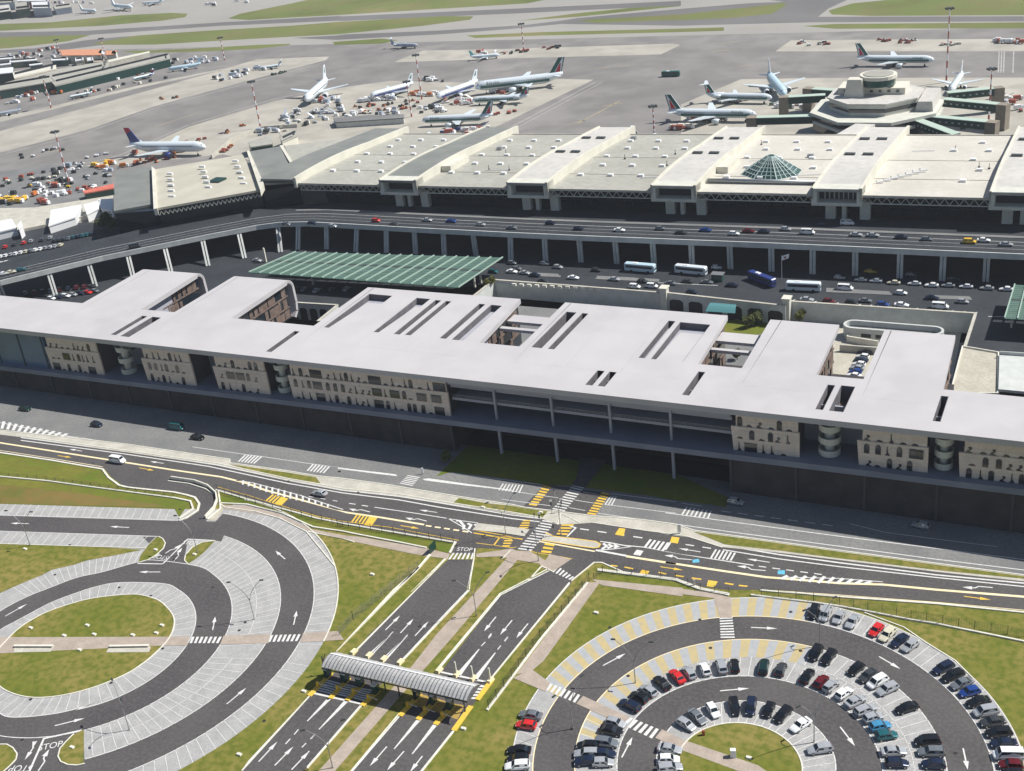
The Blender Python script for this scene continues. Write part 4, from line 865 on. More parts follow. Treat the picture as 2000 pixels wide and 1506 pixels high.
# boarding bridges (fixed green walkways with brown end piers)
def bridge(p, q, z, lab, pier=True):
    a, b = G(*p, z), G(*q, z); o = empty('boarding_bridge', (a.x, a.y, 0), 0, lab, 'jet bridge', 'green boarding bridges of the satellite'); d = (b-a).normalized(); n = Vector((-d.y, d.x, 0)); u = Vector((0, 0, 1))
    m = MB(); m.hexa([a-n*2-u*3.6, b-n*2-u*3.6, b+n*2-u*3.6, a+n*2-u*3.6, a-n*2-u*.3, b-n*2-u*.3, b+n*2-u*.3, a+n*2-u*.3]); wb(m, 'walkway', M['dgreen'], o)
    m = MB(); m.hexa([a-n*2.2-u*.3, b-n*2.2-u*.3, b+n*2.2-u*.3, a+n*2.2-u*.3, a-n*2.2, b-n*2.2, b+n*2.2, a+n*2.2]); wb(m, 'roof', mat('pale_green_roof', (.42, .52, .45), .7), o)
    L = (b-a).length; m = MB()
    for k in range(int(L/3)): c = a+d*(1.5+3*k)-n*2.02-u*1.9; m.bar(c-d*.5, c+d*.5, .1, .7)
    wb(m, 'window', mat('window_light', (.35, .42, .40), .3), o)
    if pier:
        m = MB(); c = b+d*2.4; m.hexa([c-n*2.4-d*2.4-u*(z), c-n*2.4+d*2.4-u*z, c+n*2.4+d*2.4-u*z, c+n*2.4-d*2.4-u*z, c-n*2.4-d*2.4, c-n*2.4+d*2.4, c+n*2.4+d*2.4, c+n*2.4-d*2.4]); wb(m, 'end_pier', mat('brown_pier', (.22, .19, .15), .8, col2=(.28, .24, .19), scale=.5), o)
bridge((1592, 225), (1478, 228), 12, 'green boarding bridge running left from the near left corner of the octagonal satellite')
bridge((1612, 184), (1540, 188), 12, 'short green boarding bridge behind the lower left one, beside the parked small truck')
bridge((1632, 175), (1588, 172), 12, 'grey-roofed boarding bridge reaching to the nose of the aircraft facing the satellite')
bridge((1850, 180), (1940, 171), 12, 'green boarding bridge farthest right of the satellite, in front of the white aircraft tail')
bridge((1845, 192), (1950, 202), 12, 'second green boarding bridge right of the satellite, ending in a brown pier')
bridge((1822, 226), (1928, 236), 12, 'third green boarding bridge right of the satellite, the one nearest the terminal roof')
bridge((1790, 232), (1868, 261), 12, 'green walkway slanting down from the satellite towards the terminal roof', False)
# ================================================================= airfield behind the terminal
S('apron', [Vector(p) for p in ((300, 462, 0), (-318, 446, 0), (-345, 440, 0), (-420, 420, 0))] + PX('0,440 -400,440') + PX('-900,240 -600,95 0,102') + [Vector((400, 830, 0))], .012, M['apron'])
S('airfield_taxiways', PX('-900,240 -600,95 0,102 2100,100') + [Vector((600, 830, 0)), Vector((900, 3000, 0)), Vector((-3200, 3000, 0))], .009, M['taxi'])
for p in (A0('-50,190 500,180 1300,130 2000,92') + A1('0,97 1000,52 2000,5 2000,32 1000,80 0,124') + A0('2000,120 1300,150 500,205 -50,230'),
          A0('-50,295 200,282 500,235 700,215 900,203 600,262 300,300 -50,310'), A0('1700,222 2000,205') + A1('0,203 600,178 1100,145 1320,118 1400,105 2000,52') + A2('0,52 380,20 600,10 380,-15 1000,-15 860,50 800,98 2000,95 2000,125 780,130 0,150') + A1('2000,150 1300,140 1000,170 600,200 0,232') + A0('2000,232'),):
    S('runway', p, .016, M['runway'])
for p in (A0('-50,142 0,140 300,130 700,90 1000,75 1095,80 1080,100 950,120 600,150 300,165 0,180 -50,182'), A0('1330,108 1400,80 1700,20 1900,-25') + A1('1230,-5 1100,20 700,45 0,88') + A0('1700,102 1450,117'),
          A0('-50,218 400,205 530,205 400,240 200,265 60,280 -50,288'), A0('540,252 800,207 1200,180 1700,150') + A1('0,128 600,95 790,95 770,115 500,150 0,200') + A0('1500,225 900,260 600,262'),
          A0('700,300 1100,285 1500,262 1690,255 1690,262 1500,285 1200,300 800,310'), A1('-30,245 250,225 350,235 250,255 -20,262'),
          A1('1050,122 1400,77 1700,47') + A2('0,32 -5,36') + A1('1700,66 1400,98'), A1('1400,118 2000,84') + A2('400,42 600,17 615,30 530,80 300,105 0,117') + A1('1500,133'),
          A1('750,207 1200,187 2000,167') + A2('250,160 250,180 0,187') + A1('1200,207 800,222'), A2('860,62 1000,20 1200,0 2100,-14 2100,88 1100,93 880,85'), A2('710,152 900,140 2100,130 2100,165 900,168')):
    S('airfield_grass', p, .022, M['agrass'])
for p in (A0('-80,790 0,765 640,590 1180,440 1500,345 1920,330 1900,350 1500,455 900,620 500,760 0,890 -80,910'),
          A0('400,990 700,920 1100,740 1600,590 2000,510') + A1('300,472 760,482 1300,460 1490,465 850,775 700,900 300,900 -200,1000') + A0('1300,900'),
          A1('330,360 500,295 1000,285 1950,255 2000,262 1880,318 1000,340 350,363'), A2('550,300 640,235 2100,225 2100,298 900,300'), A2('0,610 350,462 800,455 2100,452 2100,820 0,820'), A0('-80,700 300,620 800,500 1300,400 1290,410 800,515 300,640 -80,730')):
    S('concrete_stand', p, .024, M['apronl'])
S('service_road', A0('0,1000 300,960 640,975 660,1134 -60,1250 -60,1010'), .028, M['asph_old'])
TY = MB()
for t, p in ((A0, '280,885 430,870'), (A1, '1400,720 1640,590'), (A1, '1330,730 1440,700'), (A2, '180,300 330,290'), (A2, '230,255 340,240'), (A2, '330,390 420,380'), (A1, '1500,400 1700,380'), (A1, '560,270 640,262'), (A2, '330,170 620,150'), (A0, '900,740 1150,660'), (A0, '880,855 1150,735'), (A1, '1540,620 1660,600')):
    line(TY, t(p), .9, .034)
struct('apron_marking', TY, mat('faded_yellow', (.40, .33, .17), .9, col2=(.30, .27, .2), scale=.2, detail=8))
SL = MB()
for p in ('0,905 500,775 900,632 1500,470 1900,362', '300,1000 700,905 1100,727 1600,577 2000,497'): line(SL, A0(p), .7, .034)
line(SL, A1('900,800 1500,480'), .6, .034); line(SL, A1('960,790 1540,480'), .5, .034)
for x in (1855, 1870, 1885, 1940): line(SL, A2(f'{x},300 {x-5},425'), .6, .034)
struct('apron_marking', SL, mat('faded_white', (.46, .45, .42), .9, col2=(.34, .33, .31), scale=.2, detail=8))
# ---------------------------------------------------------------- aircraft
M['pwhite'] = mat('aircraft_white', (.68, .75, .79), .3, coat=.3); M['pgreen'] = mat('aircraft_green', (.01, .10, .085), .35); M['pred'] = mat('aircraft_red', (.45, .02, .03), .35)
M['pblue'] = mat('aircraft_blue', (.03, .05, .20), .35); M['pgrey'] = mat('aircraft_grey', (.38, .43, .50), .35); M['pturq'] = mat('aircraft_turquoise', (.20, .62, .62), .35); M['pdark'] = mat('engine_intake', (.02, .02, .025), .4)
M['plight'] = mat('aircraft_light_blue', (.50, .66, .75), .3)
def plane(tail, nose, lab, L=None, kind='wing', fin='pwhite', band=None, body='pwhite', emblem=False, z=None, name='airliner', word_=None):
    zz = z or 4.2; a, b = G(*tail, zz), G(*nose, zz); d = (b-a); L = L or d.length; c = (a+b)/2; ang = math.atan2(d.y, d.x)
    o = empty(name, (c.x, c.y, 0), ang, lab, 'aircraft', 'aircraft parked and taxiing on the apron')
    S_ = L/44.5; r = 2.25*S_**.7 if kind != 'wide' else 2.7*S_**.6; h = r*1.15+1.5*S_
    X = lambda t: -L/2+L*t
    m = MB(); st = [(0, .25, .75), (.05, .55, .5), (.12, .8, .25), (.22, 1, 0), (.88, 1, 0), (.93, .88, -.05), (.97, .62, -.15), (.992, .3, -.25), (1, .08, -.3)]
    m.tube([(X(t), 0, h+q*r) for t, k, q in st], [r*k for t, k, q in st], 14); fu = m.build('fuselage', M[body], o, True)
    for s in (-1, 1):
        m = MB()
        for k in range(28): x = X(.2+.68*k/28); m.box(x, x+L*.009, s*(r+.015)-.02, s*(r+.015)+.02, h+r*.18, h+r*.40)
        m.build('window_row', M['pdark'], fu)
    if band:
        m = MB()
        for s in (-1, 1):
            n = 12
            for k in range(n):
                x0, x1 = X(.16+.78*k/n), X(.16+.78*(k+1)/n); y = s*r*.995
                m.quad((x0, y*.93+s*.06, h-r*.42), (x1, y*.93+s*.06, h-r*.42), (x1, y+s*.05, h+r*.10), (x0, y+s*.05, h+r*.10))
        m.build('stripe', M[band], fu)
    m = MB(); m.box(X(.955), X(.975), -r*.5, r*.5, h+r*.2, h+r*.55, top=(r*.2, r*.1)); m.build('cockpit_window', M['pdark'], fu)
    wr = .47 if kind != 'tail' else .42; sp = L*.39 if kind != 'tail' else L*.33
    for s in (-1, 1):
        zr = h-r*.6; m = MB(); cr, ct = L*.15, L*.045; x0 = X(wr+.12)
        m.hexa([(x0-cr, 0, zr-.3*S_), (x0, 0, zr-.3*S_), (x0-L*.20, s*sp, zr+1.9*S_), (x0-L*.20-ct, s*sp, zr+1.9*S_), (x0-cr, 0, zr+.4*S_), (x0, 0, zr+.4*S_), (x0-L*.20, s*sp, zr+2.1*S_), (x0-L*.20-ct, s*sp, zr+2.1*S_)]) ; m.build('wing', M['pwhite'] if body != 'pgrey' else M['pgrey'], o)
        zt_ = h+r*.4 if kind != 'tail' else h+r+5.6*S_; xt = X(.13) if kind != 'tail' else X(.04); m = MB()
        m.hexa([(xt-L*.075, 0, zt_-.15), (xt, 0, zt_-.15), (xt-L*.07, s*L*.135, zt_+.5), (xt-L*.11, s*L*.135, zt_+.5), (xt-L*.075, 0, zt_+.15), (xt, 0, zt_+.15), (xt-L*.07, s*L*.135, zt_+.65), (xt-L*.11, s*L*.135, zt_+.65)]); m.build('tailplane', M['pwhite'], o)
        if kind != 'tail': m = MB(); xe = X(wr+.13); ye = s*L*.135; m.tube([(xe-L*.06, ye, zr-1.0*S_), (xe-L*.03, ye, zr-1.1*S_), (xe+L*.025, ye, zr-1.1*S_)], [r*.35, r*.6, r*.55], 10)
        else: m = MB(); m.tube([(X(.12), s*(r+.9*S_), h+r*.4), (X(.15), s*(r+.9*S_), h+r*.4), (X(.25), s*(r+.9*S_), h+r*.35)], [r*.28, r*.45, r*.42], 10)
        e = m.build('engine', M['pwhite'] if fin != 'pblue' else M['pblue'], o, True)
        xi = (X(wr+.13)+L*.0252, s*L*.135, zr-1.1*S_) if kind != 'tail' else (X(.25)+.02, s*(r+.9*S_), h+r*.35)
        m = MB(); m.cyl((xi[0]-.05, xi[1], xi[2]), (xi[0]+.02, xi[1], xi[2]), r*(.46 if kind != 'tail' else .34), n=10); m.build('intake', M['pdark'], e)
        m = MB(); m.cyl((X(.49), s*r*1.1, 0.02), (X(.49), s*r*1.1, h-r*.8), .14); m.box(X(.49)-.9, X(.49)+.9, s*r*1.1-.35, s*r*1.1+.35, .02, 1.1); m.build('landing_gear', M['tyre'], o)
    m = MB(); m.cyl((X(.88), 0, .02), (X(.88), 0, h-r*.8), .12); m.box(X(.88)-.45, X(.88)+.45, -.25, .25, .02, .9); m.build('landing_gear', M['tyre'], o)
    fh = L*.17 if kind != 'tail' else 5.6*S_; fz = h+r*.8; w = .22*S_
    B0_, B1_, T0_, T1_ = X(.015), X(.155), X(-.035), X(.035)
    if kind == 'tail': B0_, B1_, T0_, T1_ = X(.0), X(.14), X(-.03), X(.05)
    m = MB(); m.hexa([(B0_, -w, fz), (B1_, -w, fz), (B1_, w, fz), (B0_, w, fz), (T0_, -w*.6, fz+fh), (T1_, -w*.6, fz+fh), (T1_, w*.6, fz+fh), (T0_, w*.6, fz+fh)]); f = m.build('fin', M[fin], o)
    P = lambda u, v, s: (B0_+(B1_-B0_)*u+((T0_+(T1_-T0_)*u)-(B0_+(B1_-B0_)*u))*v, s*(w*(1-.4*v)+.03), fz+fh*v)
    def emb(nm, pts, mm):
        m = MB()
        for s in (-1, 1): q = [P(u, v, s) for u, v in pts]; m.quad(*(q if s < 0 else q[::-1]))
        m.build(nm, M[mm], f)
    if emblem:   # letter-like emblem: green leading stroke and cap, red wedge below
        emb('fin_stroke', [(.62, 0), (1.0, 0), (1.0, 1), (.30, 1)], 'pgreen'); emb('fin_wedge', [(.12, .02), (.56, .02), (.42, .62), (.30, .62)], 'pred'); emb('fin_edge', [(0, 0), (.06, 0), (.18, 1), (0, 1)], 'pgreen')
    elif fin == 'pblue': emb('fin_tip', [(0, .62), (1, .8), (1, 1), (0, 1)], 'pred')
    elif fin == 'pwhite' and emblem is not None: emb('fin_mark', [(.35, .45), (.75, .45), (.6, .85), (.45, .85)], 'pgreen')
    if word_:
        cu = bpy.data.curves.new('w', 'FONT'); cu.body = word_; cu.size = r*1.0; q = bpy.data.objects.new('w', cu); COL.objects.link(q); bpy.context.view_layer.update()
        me = bpy.data.meshes.new_from_object(q.evaluated_get(bpy.context.evaluated_depsgraph_get())); bpy.data.objects.remove(q); me.materials.clear(); me.materials.append(M['pgreen'])
        s = 1 if (Vector((-math.sin(ang), math.cos(ang)))).dot(Vector((c.x, c.y))) < 0 else -1
        wd = max(v.co.x for v in me.vertices)
        for v in me.vertices: x, y = v.co.x, v.co.y; v.co = (X(.80)+(x-wd/2)*(-s), s*(r+.07), h+r*.25+y*.9)
        t = bpy.data.objects.new('lettering', me); COL.objects.link(t); t.parent = fu
    return o
AZ = 'Alitalia'
plane((255, 284), (400, 283), 'white airliner with blue and red fin parked at the stand left of the terminal wing', 52, 'wide', 'pblue', None, z=6)
plane((637, 156), (598, 190), 'large white airliner with red-edged white fin, nose towards the terminal, wings spread', 50, 'wide', 'pwhite', None, z=6)
plane((806, 158), (722, 180), 'white airliner with thin blue side line beside the striped mast pair, nose left', None, 'wide', 'pwhite', 'pblue', z=6)
plane((932, 155), (852, 183), 'white airliner with green-marked pale fin, between two others, nose pointing lower left', None, 'wide', 'pwhite', 'pblue', z=6)
plane((1100, 150), (928, 170), 'long green-banded airliner, farthest of the three in the central row, nose left', None, 'wide', 'pwhite', 'pgreen', emblem=True, z=5, word_=AZ)
plane((1032, 187), (922, 193), 'short green-banded airliner, middle one of the three nose-left aircraft in the central row', None, 'tail', 'pwhite', 'pgreen', emblem=True, z=4, word_=AZ)
plane((962, 226), (824, 232), 'green-banded airliner nearest the terminal roof in the central row, nose left', None, 'wing', 'pwhite', 'pgreen', emblem=True, z=4.5, word_=AZ)
plane((812, 268), (875, 263), 'mostly hidden airliner with dark blue fin just behind the terminal roof', 30, 'wing', 'pblue', None, emblem=None, z=4)
plane((764, 84), (815, 84), 'grey twin-jet with high tail taxiing alone near the far grass strip', None, 'tail', 'pgrey', None, 'pgrey', emblem=None, z=4)
plane((918, 107), (975, 102), 'small airliner with turquoise tail among carts on the far pale stand', None, 'wing', 'pturq', None, 'pwhite', emblem=None, z=4)
plane((1675, 112), (1825, 112), 'long green-banded airliner taxiing right on the open apron behind the satellite', None, 'wing', 'pwhite', 'pgreen', emblem=True, z=5, word_=AZ)
plane((1499, 140), (1534, 180), 'light airliner seen nose-on to the satellite, its plain white fin standing tall', 44, 'wide', 'pwhite', None, 'plight', emblem=None, z=6)
plane((1380, 186), (1508, 188), 'green-banded airliner nose right at the upper left gate of the satellite', None, 'tail', 'pwhite', 'pgreen', emblem=True, z=4)
plane((1306, 218), (1477, 219), 'long green-banded airliner nose right at the lower left gate of the satellite', None, 'wing', 'pwhite', 'pgreen', emblem=True, z=5, word_=AZ)
plane((1236, 268), (1340, 268), 'airliner almost hidden behind the terminal roof, only its green and red fin showing', None, 'tail', 'pwhite', 'pgreen', emblem=True, z=3.5)
plane((1877, 145), (1860, 170), 'white airliner behind the right boarding bridges with orange-tinted fin, tail away from the satellite', 34, 'wing', 'pwhite', None, emblem=None, z=4)
plane((300, 142), (258, 152), 'small blue-tailed jet parked beside rows of containers at the far pier', None, 'tail', 'pblue', 'pgreen', emblem=None, z=3)
plane((180, 178), (134, 187), 'small jet with dark green side band parked beside an orange truck at the far pier', None, 'tail', 'pgreen', 'pgreen', emblem=None, z=3)
plane((549, 124), (506, 130), 'small dark-tailed jet on the pale strip behind a line of carts', None, 'tail', 'pgrey', 'pgreen', emblem=None, z=3)
plane((392, 122), (328, 131), 'pale blue jet at the end of the long far pier', None, 'wing', 'plight', None, 'plight', emblem=None, z=4)
plane((219, 11), (258, 14), 'white jet with upright fin, right one of two on the farthest taxiway', None, 'wing', 'pwhite', None, emblem=None, z=4)
plane((157, 18), (187, 19), 'small white jet, left one of two on the farthest taxiway', None, 'wing', 'pwhite', None, emblem=None, z=4)
plane((318, 1), (277, 4), 'pale turquoise jet cut by the top edge of the view', None, 'wing', 'pturq', None, emblem=None, z=4)
plane((40, 212), (-8, 220), 'pale grey jet cut by the left edge beside the far pier', None, 'wing', 'pgrey', None, 'pgrey', emblem=None, z=3)
# ---------------------------------------------------------------- striped flood masts
def mast(b, t, lab):
    B = G(*b); T_ = onY(t[0], t[1], B.y); H = max(14, T_.z); o = empty('flood_mast', (B.x, B.y, 0), 0, lab, 'light mast', 'red and white flood masts on the apron')
    m, r = MB(), MB(); n = 10
    for k in range(n): (m if k % 2 else r).cyl((0, 0, H*k/n), (0, 0, H*(k+1)/n), .48-.22*k/n, .48-.22*(k+1)/n, 8)
    m.build('white_band', M['wsheet'], o); r.build('red_band', M['redw'], o)
    m = MB(); m.cyl((0, 0, H), (0, 0, H+.5), 1.3, n=10)
    for k in range(6): c, s = 1.9*math.cos(k*1.047), 1.9*math.sin(k*1.047); m.box(c-.5, c+.5, s-.5, s+.5, H-.3, H+.5)
    m.build('lamp_ring', M['dsteel'], o)
for b, t, l in (((134, 355), (105, 258), 'nearest red and white mast at the left, beside the apron service road'), ((509, 250), (488, 160), 'red and white mast left of the large nose-on white airliner'), ((804, 228), (797, 160), 'shorter red and white mast behind the heap of orange carts'),
                ((824, 194), (810, 108), 'red and white mast just right of the white airliner with the blue side line'), ((1023, 97), (1018, 47), 'slim mast on the far pale stand with the line of carts'), ((1848, 161), (1850, 17), 'tallest red and white mast behind the right edge of the satellite'),
                ((1931, 234), (1934, 135), 'mast standing among the right boarding bridges of the satellite'), ((100, 211), (84, 150), 'mast in front of the long far pier, near the orange truck'), ((439, 118), (429, 74), 'mast beyond the right end of the long far pier'),
                ((1278, 262), (1273, 208), 'short mast just behind the terminal roof beside the green and red fin'), ((118, 110), (114, 88), 'left one of two thin masts beside the terracotta roofs'), ((205, 108), (202, 80), 'right one of two thin masts behind the terracotta roofs')): mast(b, t, l)
# ---------------------------------------------------------------- far buildings
Z6 = tile(0, 0, 5.882)
def bld(nm, base, h, mw, mr, lab, cat='building', over=.4, win=None, group=None, hip=0):
    P = base if isinstance(base[0], Vector) else base; c = cen(P); o = empty(nm, (c.x, c.y, 0), 0, lab, cat, group)
    wb(MB().prism([(p.x, p.y) for p in P], 0, h), 'wall', mw, o)
    Q = [c+(p-c)*(1+over/ max(4, (p-c).length)) for p in P]; wb(MB().prism([(p.x, p.y) for p in Q], h, h+.6), 'roof', mr, o)
    if win:
        n = len(P)
        for k in range(n):
            a, b = P[k], P[(k+1) % n]; m_ = (a+b)/2
            nn = Vector((b.y-a.y, a.x-b.x, 0)).normalized(); nn = nn if nn.dot(m_-c) > 0 else -nn
            if nn.dot(Vector((0, 0, 0))-m_) < 0: continue
            d = (b-a).normalized(); L = (b-a).length; q = 2.
            if L < 6: continue
            m = MB(); p0 = a+d*1+nn*.08; p1 = b-d*1+nn*.08; m.bar(p0+Vector((0, 0, h*.6)), p1+Vector((0, 0, h*.6)), .1, h*.25); wb(m, 'window', M['glass'], o)
    return o
o = bld('pier_building', Z6('600,940 1940,625 1950,670 640,985', 6.5), 5.8, M['dgreen'], M['troof'], 'long low green pier with a grey roof at the far left, containers along its front', win=1)
bld('pier_building', Z6('-60,975 600,800 1240,690 1250,740 1200,800 600,930 -60,1040', 7), 6, M['gglass'], M['troof'], 'long grey-roofed building running behind the green pier at the far left', win=1)
bld('covered_walkway', Z6('1240,690 1710,590 1715,605 1245,715', 6), 5.5, M['conc'], M['cream'], 'thin pale walkway roof reaching right from the far left buildings', 'walkway')
bld('hangar', Z6('150,835 640,755 640,800 170,910', 7), 7, mat('peach_wall', (.75, .48, .30), .8), M['cream'], 'peach coloured hall with one dark window strip in front of the far left buildings', win=1)
bld('hangar', Z6('-60,800 150,780 150,840 -60,860', 7), 7, M['dgreen'], M['wsheet'], 'dark hall with pale blue roof left of the peach coloured hall')
for i, (p, l) in enumerate((('690,580 1170,572 1160,640 720,645', 'wide terracotta-roofed hall among the far left buildings'), ('1215,590 1340,588 1330,630 1220,640', 'small terracotta-roofed house right of the wide terracotta hall'))): bld('hall', Z6(p, 6), 6, M['cream'], M['brick'], l)
for i, (p, l) in enumerate((('1140,640 1170,600 1205,640 1205,660', 'left white gable beside the terracotta roofs'), ('1290,650 1310,605 1345,640 1340,660', 'right white gable beside the terracotta roofs'))): bld('white_shed', Z6(p, 4), 6, M['wsheet'], M['wsheet'], l, 'shed')
for i, (p, l) in enumerate((('-40,665 170,658 170,685 -40,700', 'long pale shed farthest left among the distant roofs'), ('120,700 420,685 430,705 120,730', 'long pale shed second from the left among the distant roofs'), ('-40,745 120,730 130,750 -40,770', 'low white shed at the left edge behind the dark hall'),
    ('600,680 780,675 780,700 600,710', 'grey shed in front of the wide terracotta hall'), ('870,680 960,675 960,700 870,715', 'blue-grey shed with twin roofs in front of the terracotta hall'), ('1000,680 1070,672 1075,700 1010,712', 'small white shed right of the blue-grey one'), ('1080,700 1200,690 1200,720 1080,730', 'pinkish low shed behind the grey-roofed building'),
    ('340,755 480,738 490,750 350,768', 'thin white roof above the peach coloured hall'))): bld('shed', Z6(p, 4), 4.5, M['gglass'] if i % 2 else M['conc'], M['wsheet'] if i != 6 else M['path'], l, 'shed', win=1)
for i, (p, h, w, r, l) in enumerate((('180,70 340,55 350,130 190,150', 9, 'gglass', 'troof', 'grey cargo hall in the top left corner, left of the blue one'), ('370,60 580,55 590,125 385,130', 9, 'pgrey', 'wsheet', 'blue-grey cargo hall near the top left corner'), ('600,60 800,55 820,85 640,110', 6, 'pgrey', 'troof', 'low grey cargo hall right of the blue-grey one'),
    ('-50,95 110,80 130,150 -50,175', 8, 'dgreen', 'troofl', 'cargo hall cut by the left edge at the top'), ('200,10 560,5 560,35 210,40', 8, 'redw', 'wsheet', 'long cargo hall with a red wall band at the top edge'), ('-50,10 170,0 170,50 -50,60', 8, 'pgrey', 'troof', 'grey hall in the very top left corner'))): bld('cargo_hall', Z6(p, 6), h, M[w], M[r], l, win=1)
# works yard with white tents left of the wing
Z7 = tile(0, 220, 5.882)
for i, (p, h, l) in enumerate((('590,1120 930,1060 860,1200 560,1300', 4, 'biggest white tent roof in the yard left of the terminal wing'), ('960,1060 1140,1010 1130,1100 1000,1170', 4, 'middle white tent roof in the yard left of the terminal wing'), ('1130,1000 1300,990 1290,1120 1160,1100', 4, 'white tent roof touching the terminal wing'),
    ('-60,1260 130,1220 190,1320 -60,1380', 4, 'white sheeting roof cut by the left edge in the yard'), ('200,1300 240,1240 260,1300 220,1340', 5, 'small white gable between the yard tents'))): bld('tent', Z7(p, h), h-.5, M['wsheet'], M['wsheet'], l, 'tent')
bld('red_roofed_store', Z7('960,910 1300,830 1300,880 980,935', 3), 3, M['dgreen'], mat('red_roof', (.55, .13, .09), .7, col2=(.62, .2, .14), scale=.4), 'low store with a red roof left of the terminal wing', 'shed')
S('works_yard', Z7('-60,1100 400,1090 1300,950 1300,1160 500,1320 -60,1420'), .045, M['conc'])
KW = MB(); KW.strip(Z7('1300,1150 860,1240 500,1320 0,1420 -60,1430'), .6, 0, 1.4); tag(KW.build('yard_wall', M['conc']), 'low pale wall along the yard left of the terminal wing', 'wall')
KW = MB(); KW.strip(tile(380, 130, 5.882)('200,1060 280,990 420,870 760,730 1180,700 1520,600'), .8, 0, 2.2); tag(KW.build('apron_wall', M['conc']), 'curving pale wall between the terminal wing and the apron', 'wall')
bld('gate_hall', tile(380, 130, 5.882)('980,810 1170,740 1180,800 1010,880', 5), 5, M['cream'], M['troof'], 'small cream gate building behind the terminal wing', win=1)
bld('gate_hall', tile(380, 130, 5.882)('620,880 880,800 890,900 650,935', 5), 5, M['dgreen'], M['troof'], 'dark green lean-to behind the angled wing roof')
bld('pier_building', tile(380, 130, 5.882)('1600,600 2000,570 2400,560 2400,600 1630,650', 3), 3, M['conc_cool'], M['asph_old'], 'low dark building with grey roof behind the ribbed roof, below the white airliners')
ORD = 'first second third fourth fifth sixth seventh eighth ninth tenth eleventh twelfth thirteenth fourteenth fifteenth sixteenth seventeenth eighteenth nineteenth twentieth'.split()
# ---------------------------------------------------------------- apron vehicles, carts and containers
def cart_proto(kind, col, nm):
    o = empty(nm, (0, -50, 0)); m = MB()
    if kind == 'truck': m.box(-3, 1.2, -1.1, 1.1, .9, 3.3); m.build('load_box', M[col], o); m = MB(); m.box(1.3, 3.1, -1.1, 1.1, .5, 2.6, top=(.25, .1)); m.build('cab', M['wsheet'], o)
    elif kind == 'tug': m.box(-1.6, 1.6, -.8, .8, .4, 1.1); m.build('body', M[col], o); m = MB(); m.box(-.9, .3, -.7, .7, 1.1, 1.9, top=(.1, .1)); m.build('cab', M['glass'], o)
    elif kind == 'cart': m.box(-1.5, 1.5, -.8, .8, .45, .65); m.build('platform', M['dsteel'], o); m = MB(); m.box(-1.4, 1.4, -.75, .75, .65, 1.7); m.build('canopy', M[col], o)
    elif kind == 'stairs':
        m.box(-3.5, 3, -1.1, 1.1, .5, 1.1); m.build('chassis', M['wsheet'], o); m = MB(); m.hexa([(-3.2, -.9, 1.1), (2.6, -.9, 3.8), (2.6, .9, 3.8), (-3.2, .9, 1.1), (-3.2, -.9, 1.5), (2.6, -.9, 4.2), (2.6, .9, 4.2), (-3.2, .9, 1.5)]); m.build('flight', M[col], o)
    elif kind == 'box': m.box(-1.6, 1.6, -1.2, 1.2, .1, 2.2, top=(.15, .15)); m.build('shell', M[col], o)
    m = MB()
    for x in (-1.1, 1.1):
        for y in (-.85, .85): m.cyl((x, y-.12, .35), (x, y+.12, .35), .35, n=8)
    m.build('wheels', M['tyre'], o) if kind != 'box' else None
    return reg(o)
COLN = {'orange': 'orange', 'redw': 'red', 'yellow': 'yellow', 'wsheet': 'white', 'dsteel': 'dark', 'pgrey': 'blue-grey', 'pblue': 'blue', 'cream': 'cream', 'green': 'green'}
NMK = {'truck': 'service_truck', 'tug': 'tow_tractor', 'cart': 'baggage_cart', 'stairs': 'boarding_stairs', 'box': 'cargo_container'}
PROTO = {}
rg = random.Random(11)
def cluster(px, n, sx, sy, kinds, cols, where, slope=-.2):
    new = []
    for k in range(n):
        t = rg.random()*2-1; x = px[0]+sx*t; y = px[1]+sx*t*slope+sy*(rg.random()*2-1); kd, cl = rg.choice(kinds), rg.choice(cols); key = kd+cl
        p = G(x, y)
        lab = f'{COLN[cl]} {NMK[kd].replace("_", " ")} {where}'
        if key not in PROTO: c = PROTO[key] = cart_proto(kd, cl, NMK[kd])
        else: c = copy_tree(PROTO[key])
        c.location = (p.x, p.y, .03); c.rotation_euler.z = rg.choice([.1, .3, 1.7, -.2, 2.9])+rg.random()*.4
        c.scale = (.78, .78, .78); new.append((x, lab, c)); tag(c, lab, NMK[kd].replace('_', ' '), f'ground equipment {where}')
    for l in {q[1] for q in new}:
        same = sorted([q for q in new if q[1] == l], key=lambda q: q[0])
        if len(same) > 1:
            h = l[:-len(where)-1]
            for i, q in enumerate(same): q[2]['label'] = f'{ORD[i]} {h} from the left {where}'
cluster((250, 326), 8, 40, 4, ['cart', 'tug'], ['orange'], 'in the orange row just left of the grey wing roof', -.05) if 0 else None
cluster((212, 325), 12, 34, 5, ['truck', 'cart'], ['orange', 'yellow'], 'in the orange row below the nearest left mast', -.03)
cluster((305, 312), 22, 42, 6, ['tug', 'cart', 'cart'], ['redw', 'orange', 'redw'], 'in the red heap behind the wing roof', -.25)
cluster((325, 292), 16, 65, 7, ['truck', 'stairs', 'tug', 'cart'], ['wsheet', 'redw', 'wsheet'], 'around the blue and red tailed airliner', -.05)
cluster((135, 332), 14, 26, 9, ['truck', 'box', 'tug'], ['wsheet', 'pgrey', 'dsteel'], 'around the foot of the nearest left mast', -.2)
cluster((190, 305), 6, 20, 2, ['cart'], ['pblue', 'wsheet'], 'in the line left of the blue-finned airliner', -.25)
cluster((430, 262), 8, 55, 3, ['tug', 'cart'], ['orange', 'redw'], 'in the gap behind the terminal wing', -.3)
cluster((445, 292), 6, 12, 3, ['cart'], ['redw', 'orange'], 'on the patch inside the curving wall', -.5)
